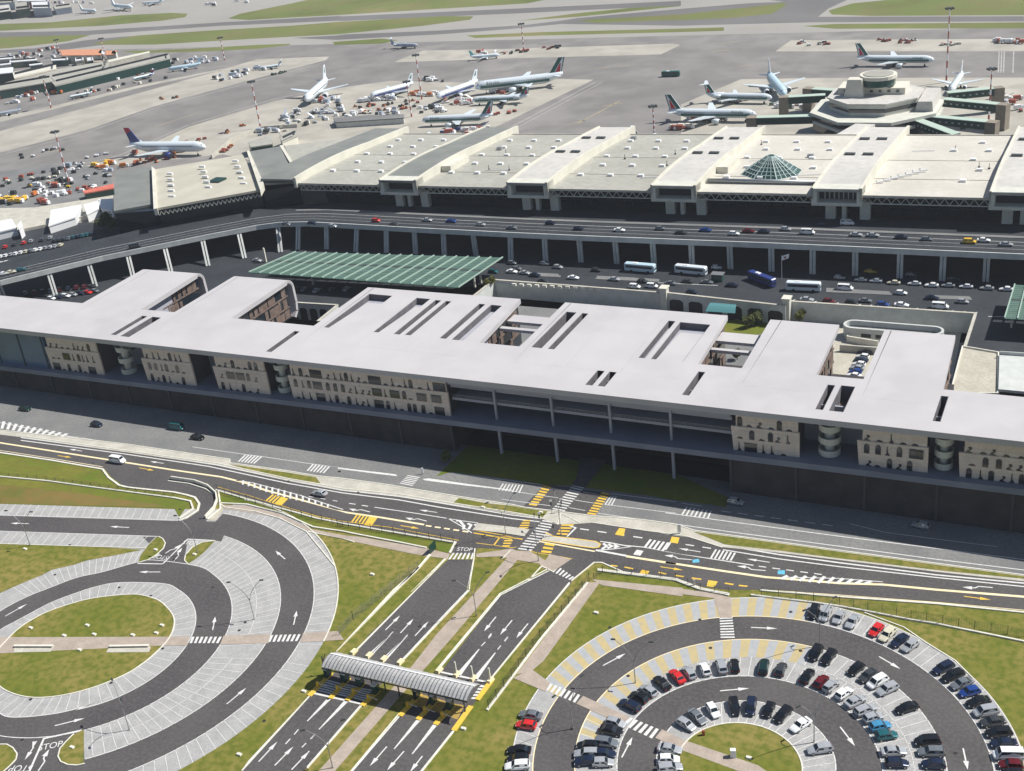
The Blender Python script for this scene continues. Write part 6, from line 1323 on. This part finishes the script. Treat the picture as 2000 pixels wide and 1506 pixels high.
for x, y, k, c, l in ((485, 350, 'saloon', 'silver', 'leftmost in the sunlit row above the long retaining wall'), (640, 362, 'hatchback', 'dark red', 'second from the left in the sunlit row above the retaining wall'), (795, 372, 'hatchback', 'black', 'third from the left in the sunlit row above the retaining wall'), (1015, 384, 'hatchback', 'blue', 'in the middle of the sunlit row above the retaining wall'),
                    (1145, 388, 'saloon', 'white', 'right beside the blue hatchback in the sunlit row'), (1415, 400, 'van', 'white', 'at the right end of the sunlit row above the retaining wall')):
    C_(k, c, (1440+x/3.571, 490+y/3.571), (1480+x/3.571, 493+y/3.571), f'{c} {k} {l}', FC, name='parked_car')
C_('van', 'white', (1651, 566), (1680, 568), 'white van right of the white coach on the forecourt', FC, cat='van')
for x, y, k, c, l in ((155, 165, 'saloon', 'white', 'left one of two close together right of the green canopy'), (250, 175, 'saloon', 'silver', 'right one of two close together right of the green canopy'), (15, 165, 'hatchback', 'teal', 'just right of the green canopy'), (155, 100, 'hatchback', 'grey', 'at the first column right of the green canopy'), (400, 105, 'hatchback', 'silver', 'at the second column right of the green canopy'),
                    (1075, 280, 'people carrier', 'white', 'left one of the pair beside the pale stone pier'), (1205, 275, 'people carrier', 'white', 'right one of the pair beside the pale stone pier'), (1475, 240, 'saloon', 'dark grey', 'in the lane below the left coach pair'), (1620, 245, 'saloon', 'grey', 'in the lane left of the small kiosk'), (1505, 320, 'hatchback', 'dark blue', 'above the arcaded retaining wall'), (390, 235, 'saloon', 'dark grey', 'in the dark lane above the white blocks')):
    C_(k, c, (960+x/3.846, 490+y/3.846), (1000+x/3.846, 493+y/3.846), f'{c} {k} {l}', FC, True, name='parked_car')
for i, (x, y, c) in enumerate(((385, 372, 'dark grey'), (445, 375, 'grey'), (535, 385, 'silver'), (650, 378, 'dark grey'), (762, 372, 'silver'))):
    C_('hatchback', c, (480+x/3.846, 470+y/3.846), (500+x/3.846, 455+y/3.846), f'{c} hatchback, {ORD[i]} from the left under the front edge of the green canopy', FC, name='parked_car')
C_('saloon', 'silver', (503, 511), (525, 513), 'silver saloon at the left end of the green canopy', FC, True)
for i, k in enumerate((0, 1, 2, 3, 4, 5, 6)):   # court
    p = G(1689-3.6*k, 692+7.4*k, ZF); car('hatchback' if k % 2 else 'saloon', ['black', 'white', 'dark blue', 'white', 'silver', 'blue', 'white'][k], p, math.pi-.1, f"{['black', 'white', 'dark blue', 'white', 'silver', 'blue', 'white'][k]} car, {ORD[k]} from the back in the short row between two roof fins", 'cars in the sunken court', True, ZF)
# raised road
RV = 'cars on the raised road'
for x, y, k, c, l in ((735, 433, 'hatchback', 'red', 'left of the first portal'), (835, 432, 'saloon', 'silver', 'below the first portal'), (882, 434, 'saloon', 'blue', 'between the first and second portal'), (1075, 438, 'hatchback', 'dark blue', 'below the second portal'), (1378, 452, 'saloon', 'blue', 'below the third portal'), (1434, 459, 'hatchback', 'white', 'right of the third portal at the parapet'),
                    (1462, 454, 'saloon', 'dark red', 'between the third and fourth portal'), (1492, 455, 'saloon', 'dark blue', 'left of the white van'), (1578, 457, 'van', 'white', 'left of the fourth portal'), (1603, 441, 'saloon', 'dark blue', 'at the kerb left of the fourth portal'), (1655, 439, 'van', 'white', 'directly below the fourth portal'), (1672, 461, 'saloon', 'silver', 'in the middle lane below the fourth portal'),
                    (1705, 462, 'saloon', 'silver', 'right of the fourth portal'), (1893, 475, 'people carrier', 'yellow', 'near the fifth portal'), (1921, 472, 'saloon', 'white', 'right behind the yellow people carrier'), (264, 484, 'van', 'dark grey', 'on the sloping left stretch'), (8, 537, 'saloon', 'white', 'at the left edge by the parapet'), (22, 534, 'saloon', 'cream', 'second from the left edge by the parapet'), (42, 529, 'hatchback', 'teal', 'third from the left edge by the parapet')):
    C_(k, c, (x, y), (x+30, y+(1.2 if x > 500 else -6)), f'{c} {k} on the raised road, {l}', RV, True, 10.5, 'van' if k == 'van' else 'car')
# shaded car park at the far left, and cars under the raised road
def rowcars(a, b, n, where, cols, ang=None, grp='cars in the far left car park', j=1.5):
    for k in range(n):
        t = k/(n-1); x = a[0]+(b[0]-a[0])*t+rc_.random()*j; y = a[1]+(b[1]-a[1])*t+(rc_.random()-.5)*j*.6; c = rc_.choice(cols); kd = rc_.choice(['saloon', 'hatchback', 'hatchback', 'estate'])
        C_(kd, c, (x, y), (x+10, y-8) if ang is None else (x+ang[0], y+ang[1]), f'{c} {kd}, {ORD[k]} from the left in the {where}', grp, True, name='parked_car')
rowcars((3, 503), (118, 481), 13, 'front row of the far left lot', ['white', 'silver', 'white', 'cream', 'grey', 'red'])
rowcars((3, 517), (130, 493), 14, 'row nearest the raised road at left', ['silver', 'dark blue', 'teal', 'white', 'grey'])
rowcars((108, 472), (180, 459), 9, 'shaded back row of the left lot', ['dark blue', 'teal', 'grey', 'dark grey'])
rowcars((10, 483), (95, 466), 6, 'loose back row at the left', ['red', 'white', 'silver', 'dark grey'], (5, -8), j=5)
rowcars((50, 575), (182, 560), 9, 'dark row under the raised road', ['dark grey', 'dark blue', 'dark red', 'grey'], (3, -9), 'cars under the raised road')
rowcars((100, 585), (185, 571), 7, 'front row under the left raised road', ['red', 'white', 'silver', 'dark blue', 'grey'], (12, 1), 'cars under the raised road')

# more slow traffic between the columns and the coaches
for i, (x, y, c) in enumerate(((1010, 527, 'grey'), (1045, 540, 'dark blue'), (1090, 524, 'silver'), (1120, 545, 'white'), (1165, 530, 'dark grey'), (1200, 548, 'silver'), (1255, 552, 'dark grey'), (1310, 556, 'grey'), (1400, 525, 'white'), (1430, 560, 'dark blue'), (1640, 545, 'silver'), (1690, 590, 'grey'), (1760, 575, 'white'), (1820, 585, 'dark blue'), (1880, 592, 'silver'), (1700, 533, 'yellow'), (1780, 540, 'grey'), (1860, 548, 'dark grey'))):
    C_('saloon' if i % 2 else 'hatchback', c, (x, y), (x+30, y+2), f'{c} car, {ORD[i]} from the left of the scattered cars on the forecourt lanes', FC, True)
for i, (x, y, c) in enumerate(((560, 440, 'grey'), (610, 438, 'dark blue'), (650, 444, 'silver'), (770, 441, 'dark grey'), (940, 441, 'silver'), (1000, 447, 'grey'), (1130, 449, 'dark blue'), (1210, 452, 'white'), (1290, 449, 'grey'), (1330, 457, 'dark grey'), (1535, 450, 'silver'), (1760, 466, 'dark blue'), (1810, 470, 'grey'), (1965, 480, 'silver'))):
    C_('saloon' if i % 2 else 'hatchback', c, (x, y), (x+30, y+1), f'{c} car, {ORD[i]} from the left among the loose cars on the raised road', RV, True, 10.5)
# ================================================================= street furniture
def P0(p): return G(p[0], p[1])
def lamp(p, ang, lab, H=11., twin=True):
    c = P0(p); o = empty('street_lamp', (c.x, c.y, 0), ang, lab, 'street lamp', 'curved-arm street lamps')
    m = MB(); m.cyl((0, 0, 0), (0, 0, .5), .16, n=8); m.tube([(0, 0, .3), (0, 0, H*.55)], [.11, .085], 8); m.build('pole', M['steel'], o)
    for s in ((-1, 1) if twin else (1,)):
        m = MB(); pts = [(0, 0, H*.5)]+[(s*(3.6*math.sin(t)**1.3), 0, H*.5+H*.5*math.sin(t)**.8) for t in (.25, .5, .8, 1.1, 1.35, 1.5708)]; m.tube(pts, [.085, .08, .075, .07, .06, .05, .05], 6); a = m.build('arm', M['steel'], o)
        m = MB(); m.box(s*3.5-.1 if s > 0 else s*4.4, s*4.4 if s > 0 else s*3.5+.1, -.2, .2, H-.08, H+.12, top=(.08, .05)); m.build('lamp_head', M['dsteel'], a)
for p, a, l in (((497, 1210), .4, 'twin-armed lamp standing among the double stalls of the left car park'), ((59, 1066), .2, 'twin-armed lamp on the straight bay row at the left'), ((386, 1080), .1, 'twin-armed lamp on the grass tip beside the upper link road'),
                ((253, 1426), -.6, 'twin-armed lamp in the lower stalls of the left car park'), ((1241, 1334), .2, 'twin-armed lamp at the upper left of the right car park'), ((1601, 1262), .9, 'twin-armed lamp between black cars in the right car park'),
                ((931, 1203), .7, 'lamp on the footpath between the exit and entry lanes, above the toll canopy'), ((650, 1500), .7, 'lamp on the footpath below the toll canopy'), ((1119, 1424), 1.2, 'lamp on the patterned paving at the left of the right car park'),
                ((988, 1045), .9, 'lamp on the traffic island left of the long zebra crossing'), ((1052, 1096), 2.0, 'lamp at the foot of the long zebra crossing'), ((1096, 1045), 2.2, 'lamp on the traffic island right of the long zebra crossing'), ((1590, 1450), 1.0, 'lamp beside the innermost car ring')): lamp(p, a, l)
def fence(pts, H, lab, m_=None, step=3., base=.0):
    o = empty('mesh_fence', (pts[0].x, pts[0].y, 0), 0, lab, 'fence'); a = MB(); b = MB()
    for p, q in zip(pts, pts[1:]):
        L = (q-p).length; n = max(1, int(L/step))
        for k in range(n+1): c = p.lerp(q, k/n); a.box(c.x-.05, c.x+.05, c.y-.05, c.y+.05, base, base+H)
        for z in (.1, .5, .9, 1.3, 1.7, 2.1):
            if z < H: b.bar(p+Vector((0, 0, base+z)), q+Vector((0, 0, base+z)), .025)
        n2 = int(L/.5)
        for k in range(n2): c = p.lerp(q, k/n2); b.bar(c+Vector((0, 0, base+.1)), c+Vector((0, 0, base+H-.05)), .02)
    wb(a, 'fence_post', m_ or M['dsteel'], o)['kind'] = 'stuff'; wb(b, 'wire_mesh', m_ or M['dsteel'], o)
fence(E2('0,750 640,840 1330,945'), 2.2, 'mesh fence on the bank along the dark road, left of the exit lanes')
fence(E1('560,640 900,760 1300,880 2000,1050'), 2.2, 'mesh fence on the bank above the curved upper footpath')
fence(D1('10,390 90,300 470,0') , 2.4, 'mesh fence on the white kerb left of the exit lanes', M['steel'])
fence(D1('1465,75 1180,410 880,820'), 2.4, 'dark mesh fence on the right side of the entry lanes')
fence(E3('1060,1480 1160,1400 2000,1480') + E4('400,1130 730,1180'), 1.9, 'mesh fence on the pale wall right of the entry lanes')
fence(E4('1100,1190 1700,1260 2000,1300') + E5('700,1460') + D2('2000,400'), 2.2, 'mesh fence on the bank above the outer ring of the right car park')
fence(E0('0,470 540,520 1050,590 2000,715'), 1.4, 'low wire fence on the grassy bank at the left')
c = E2('1110,1000')[0]; o = empty('green_screen', (c.x, c.y, 0), 0, 'dark green opaque screen where the bank fence meets the exit lanes', 'screen')
a, b = E2('1060,1080')[0], E2('1130,1010')[0]; m = MB(); m.bar(a+Vector((0, 0, 1.4)), b+Vector((0, 0, 1.4)), .08, 2.4); wb(m, 'panel', M['dgreen'], o); m = MB(); m.cyl(a, a+Vector((0, 0, 2.8)), .06, n=6); wb(m, 'post', M['dsteel'], o); m = MB(); m.cyl(b, b+Vector((0, 0, 2.8)), .06, n=6); wb(m, 'post', M['dsteel'], o)
# toll plaza
A, B, C, D = [F0(p, 5.2)[0] for p in ('290,172', '1690,485', '1565,650', '140,315')]
c = (A+B+C+D)/4; tol = empty('toll_canopy', (c.x, c.y, 0), 0, 'long barrel-roofed toll canopy of ribbed metal across the exit and entry lanes', 'canopy')
m = MB(); N = 8; K = 46
for k in range(N):
    t0, t1 = k/N, (k+1)/N; f = lambda t: Vector((0, 0, 1.5*math.sin(math.pi*(t*.85+.08))-.35))
    for j in range(K):
        s0, s1 = j/K, (j+1)/K-.0; w = .05 if j % 2 else 0
        P = [D.lerp(C, s0).lerp(A.lerp(B, s0), t0)+f(t0), D.lerp(C, s1).lerp(A.lerp(B, s1), t0)+f(t0), D.lerp(C, s1).lerp(A.lerp(B, s1), t1)+f(t1), D.lerp(C, s0).lerp(A.lerp(B, s0), t1)+f(t1)]
        up = Vector((0, 0, .08+w)); m.hexa(P+[p+up for p in P])
wb(m, 'barrel_roof', mat('ribbed_metal', (.50, .51, .50), .45, .25, col2=(.62, .61, .60), scale=.8, detail=6), tol)
m = MB(); z_ = lambda t: Vector((0, 0, 1.5*math.sin(math.pi*(t*.85+.08))-.35+.17))
for j in range(41):
    s = j/40
    for k in range(5): t0, t1 = k/9, (k+1)/9; m.bar(D.lerp(C, s).lerp(A.lerp(B, s), t0)+z_(t0), D.lerp(C, s).lerp(A.lerp(B, s), t1)+z_(t1), .14, .1)
wb(m, 'roof_rib', mat('canopy_rib', (.16, .15, .16), .6), tol)
m = MB(); m.hexa([D.lerp(A, .60)+z_(.60), C.lerp(B, .60)+z_(.60), C.lerp(B, .68)+z_(.68), D.lerp(A, .68)+z_(.68), D.lerp(A, .60)+z_(.60)+Vector((0, 0, .06)), C.lerp(B, .60)+z_(.60)+Vector((0, 0, .06)), C.lerp(B, .68)+z_(.68)+Vector((0, 0, .06)), D.lerp(A, .68)+z_(.68)+Vector((0, 0, .06))]); wb(m, 'highlight_strip', M['wsheet'], tol)  # white strip added as a painted highlight along the barrel roof
m = MB(); m.bar(D-Vector((0, 0, .35)), C-Vector((0, 0, .2)), .15, .25); wb(m, 'edge_beam', M['dsteel'], tol); m = MB(); m.bar(A-Vector((0, 0, .35)), B-Vector((0, 0, .2)), .15, .25); wb(m, 'edge_beam', M['dsteel'], tol)
for x, y in ((180, 385), (340, 470), (488, 505), (645, 545), (770, 560), (905, 605), (1050, 640), (1205, 680), (1375, 720), (1545, 755)):
    p = F0(f'{x},{y}')[0]; m = MB(); m.bar(p, p+Vector((0, 0, 4.9)), .22); m.bar(p+Vector((0, 0, 3.4)), p+Vector((.3, .9, 4.95)), .14); wb(m, 'column', M['dsteel'], tol)
for i, (a, b) in enumerate((('240,375', '20,600'), ('410,425', '225,625'), ('552,470', '390,645'), ('700,545', '535,695'), ('1105,580', '905,795'), ('1262,640', '1080,832'), ('1430,690', '1250,880'), ('1600,700', '1430,940'), ('1800,450', '1660,640'))):
    a, b = F0(a)[0], F0(b)[0]; d = (b-a).normalized(); o = empty('toll_island', (a.x, a.y, 0), 0, f'yellow-edged toll island, {ORD[i]} from the left' if i < 8 else 'yellow kerb running up beyond the right end of the toll canopy', 'toll island', 'toll islands')
    m = MB(); m.strip([a, b], 1.1, .02, .22); wb(m, 'island_kerb', M['ypaint'], o)
    if i < 7:
        q = a.lerp(b, .15); m = MB(); m.box(q.x-.45, q.x+.45, q.y-.8, q.y+.8, .22, 2.5); w_ = wb(m, 'booth', M['gglass'], o); m = MB(); m.box(q.x-.6, q.x+.6, q.y-.95, q.y+.95, 2.5, 2.65); wb(m, 'booth_roof', M['wsheet'], o)
        q = a.lerp(b, .6); m = MB(); m.box(q.x-.3, q.x+.3, q.y-.25, q.y+.25, .22, 1.4); wb(m, 'ticket_machine', M['yellow'], o)
        n = Vector((-d.y, d.x, 0)); m = MB(); m.bar(q+Vector((0, 0, 1.05)), q+n*2.6+Vector((0, 0, 1.05)), .09); wb(m, 'barrier_arm', M['wsheet'], o)
for i, p in enumerate(('455,175', '605,210', '750,245', '910,275', '1290,355', '1460,395', '1620,435', '1790,455')):
    q = F0(p)[0]; d = (F0('910,275')[0]-F0('1180,0')[0]).normalized(); o = empty('island_nose', (q.x, q.y, 0), math.atan2(d.y, d.x), f'cream impact block at a lane tip behind the toll canopy, {ORD[i]} from the left', 'impact block', 'impact blocks behind the toll canopy')
    m = MB(); m.box(-1.0, 1.0, -.5, .5, 0, .7, top=(.25, .1)); m.build('block', M['cpaint'], o)
    if i > 4: m = MB(); m.box(-.15, .15, -.15, .15, .7, 3.6); m.build('post', M['cream'], o)
# hazard grid hoops over the right lanes are painted; little lawn boxes
BL = ['in the middle of the upper half of the left inner lawn', 'at the left of the upper half of the left inner lawn', 'at the right of the upper half of the left inner lawn', 'first from the left along the crossing path', 'second from the left along the crossing path', 'third from the left along the crossing path', 'fourth from the left along the crossing path',
      'just below the crossing path of the left lawn', 'on the grass left of the exit lanes at the bottom', 'at the left foot of the toll canopy', 'on the lawn between the left rings and the exit lanes', 'near the lamp foot on the lawn at the left edge', 'on the small left grass tip of the upper link road', 'on the small right grass tip of the upper link road',
      'on the lawn right of the entry lanes', 'at the right foot of the toll canopy', 'on the innermost lawn of the right car park', 'on the narrow median grass in the middle', 'on the median grass tip left of the long zebra', 'on the lower grass tip of the left car park']
proto = None; n_ = 0
for t, p in ((D0, '510,335'), (D0, '180,350'), (D0, '945,335'), (D0, '375,395'), (D0, '550,388'), (D0, '775,392'), (D0, '912,380'), (D0, '465,478'), (D0, '1395,1088'), (D0, '1772,720'), (E2, '395,1310'), (E0, '290,1312'), (E0, '1790,1322'), (E1, '295,1375'), (D1, '1505,262'), (D1, '732,938'), (D2, '395,1108'), (E2, '1668,540'), (E3, '450,715'), (H0, '830,710')):
    c = t(p)[0]
    if proto is None: m = MB(); m.box(-.55, .55, -.35, .35, 0, .35, top=(.06, .06)); proto = m.build('lawn_box', M['kerb']); o = proto
    else: o = proto.copy(); COL.objects.link(o)
    o.location = (c.x, c.y, .05); tag(o, 'small white inspection box '+BL[n_], 'box', 'white inspection boxes in the lawns'); n_ += 1
def signal(p, lab, two=True):
    c = P0(p); o = empty('traffic_light', (c.x, c.y, 0), .6, lab, 'traffic light'); m = MB(); m.cyl((0, 0, 0), (0, 0, 3.4), .07, n=6); m.build('pole', M['steel'], o); m = MB(); m.box(-.18, .18, -.18, .18, 2.5, 3.5); m.build('signal_head', M['dsteel'], o); m = MB(); m.box(-.35, .35, -.05, .05, 3.5, 4.1); m.build('board', M['wsheet'], o)
signal((1078, 1003), 'traffic light at the upper left of the long zebra crossing'); signal((1098, 1000), 'traffic light at the upper right of the long zebra crossing'); signal((1055, 1028), 'traffic light left of the long zebra crossing near its middle'); signal((1082, 1047), 'traffic light on the tip of the yellow traffic island')
for p, l, h, w in (((1327, 1042), 'white sign board on a post at the end of the pale median', 2.6, .9), ((1136, 948), 'small dark sign at the start of the podium path', 2.2, .8), ((1432, 1478), 'white ticket box on the lawn inside the innermost car ring', 1.8, 1.1), ((1374, 1436), 'red box at the edge of the innermost lawn', 1.2, .6), ((826, 926), 'small white post sign beside the old crossing', 2.0, .5), ((1356, 1145), 'cream post at the pale wall right of the entry lanes', 1.8, .5)):
    c = P0(p); mt = M['redw'] if 'red' in l else M['dsteel'] if 'dark' in l else M['cream'] if 'cream' in l else M['wsheet']; nm = 'ticket_box' if 'box' in l else 'sign_post'
    o = empty(nm, (c.x, c.y, 0), .3, l, 'box' if 'box' in l else 'sign'); m = MB(); m.box(-w/2, w/2, -.15 if 'box' not in l else -w*.4, .15 if 'box' not in l else w*.4, .4 if 'box' not in l else .1, h, top=(.03, .03)); m.build('panel', mt, o); m = MB(); m.box(-.06, .06, -.06, .06, 0, h); m.build('post', M['dsteel'], o)
for q, l in (('85,460 310,460', 'long pale bench on the left of the crossing path inside the left ring'), ('640,462 870,458', 'long pale bench on the right of the crossing path inside the left ring')):
    a, b = D0(q); o = empty('bench', ((a.x+b.x)/2, (a.y+b.y)/2, 0), 0, l, 'bench'); m = MB(); m.bar(a+Vector((0, 0, .5)), b+Vector((0, 0, .5)), .6, .12); wb(m, 'seat', M['kerb'], o)
    for t in (.05, .95): c = a.lerp(b, t); wb(MB().box(c.x-.2, c.x+.2, c.y-.25, c.y+.25, .1, .44), 'support', M['conc'], o)

MC = MB()
for t, p in ((D0, '695,112'), (D0, '320,38'), (D0, '1430,315'), (D0, '1395,362'), (D0, '178,765'), (D0, '648,668'), (D0, '948,468'), (D0, '1240,110'), (D0, '880,160'), (D1, '1692,628'), (D1, '1365,935'), (D1, '1585,345'), (D2, '172,465'), (D2, '697,482'), (D2, '110,300'), (D2, '640,255'), (D2, '715,870'), (D2, '1600,1078'), (E1, '125,855'), (E1, '1955,418'), (E2, '20,125'), (E1, '1370,530'), (E2, '232,365'), (E0, '1070,320'), (E0, '800,1262'), (D0, '130,1000'), (D0, '1540,890'), (F0, '1095,805'), (F0, '205,625')):
    c = t(p)[0]; MC.sheet([(c.x+.4*math.cos(a*.785), c.y+.4*math.sin(a*.785)) for a in range(8)], .05)
struct('drain_cover', MC, M['tyre'])
# ================================================================= small trees and shrubs
M['leaf'] = mat('leaf', (.05, .075, .015), .8, col2=(.11, .12, .03), scale=1.2, detail=3); M['leafy'] = mat('yellow_leaf', (.17, .15, .03), .8, col2=(.10, .12, .02), scale=1.2, detail=3); M['bark'] = mat('bark', (.09, .07, .05), .9)
def tree(p, h, r, lab, lm='leaf', z0=0., seed=1):
    g = random.Random(seed); c = G(p[0], p[1], z0); o = empty('small_tree', c, 0, lab, 'tree', 'small trees around the terminal')
    m = MB(); m.tube([(0, 0, 0), (.05, 0, h*.4), (.1, .05, h*.75)], [.14, .1, .05], 7)
    for k in range(6): a = k*1.05+g.random(); m.cyl((.05, 0, h*(.35+.06*k)), (math.cos(a)*r*.7, math.sin(a)*r*.7, h*(.55+.06*k)), .05, .02, 5)
    m.build('trunk', M['bark'], o); m = MB()
    bl = [(math.cos(a)*r*.55*g.random(), math.sin(a)*r*.55*g.random(), h*(.45+.45*g.random()), r*(.3+.3*g.random())) for a in [g.random()*6.28 for _ in range(11)]]
    for k in range(900):
        x, y, z, q = g.choice(bl); d = Vector((g.gauss(0, 1), g.gauss(0, 1), g.gauss(0, .8))).normalized()*q*(.6+.45*g.random()); s = .16+g.random()*.14
        u = Vector((g.gauss(0, 1), g.gauss(0, 1), g.gauss(0, 1))).normalized()*s; v = u.orthogonal().normalized()*s*.8; b = Vector((x, y, z))+d; m.quad(b-u-v, b+u-v, b+u+v, b-u+v)
    m.build('crown', M[lm], o)
for i, (p, h, r, l, lm, z) in enumerate((((1462, 640), 4, 2.2, 'small tree on the court lawn, left one of two', 'leaf', ZF), ((1480, 634), 5, 2.4, 'small tree on the court lawn, right one of two', 'leaf', ZF), ((1562, 632), 4.5, 2.0, 'yellowish small tree against the court wall', 'leafy', ZF), ((1440, 702), 3.5, 1.8, 'shrub in the open court between two roof blocks', 'leaf', ZF),
    ((201, 450), 6, 3.2, 'dark tree below the terminal wing, first from the left', 'leaf', 0), ((212, 443), 7, 3.4, 'dark tree below the terminal wing, second from the left', 'leaf', 0), ((224, 452), 6, 3.0, 'dark tree below the terminal wing, third from the left', 'leaf', 0), ((243, 446), 6, 3.2, 'dark tree below the terminal wing, fourth from the left', 'leaf', 0),
    ((872, 903), 3.5, 1.9, 'young tree at the left tip of the podium lawn', 'leaf', 0), ((962, 556), 3, 1.6, 'shrub at the right foot of the green canopy', 'leafy', 0), ((950, 560), 2.6, 1.5, 'low shrub left of the one at the canopy foot', 'leafy', 0))): tree(p, h, r, l, lm, z, i+3)
# ================================================================= thin haze over the airfield
hz = MB(); hz.box(-3400, 1400, -60, 4100, -8, 176)
hm = bpy.data.materials.new('haze_air'); hm.use_nodes = True; hn = hm.node_tree; hn.nodes.remove(hn.nodes['Principled BSDF'])
pv = hn.nodes.new('ShaderNodeVolumePrincipled'); pv.inputs['Color'].default_value = (.86, .91, 1, 1); pv.inputs['Density'].default_value = .00009; pv.inputs['Anisotropy'].default_value = .2
hn.links.new(pv.outputs[0], hn.nodes['Material Output'].inputs['Volume'])
tag(hz.build('haze', hm), kind='stuff')
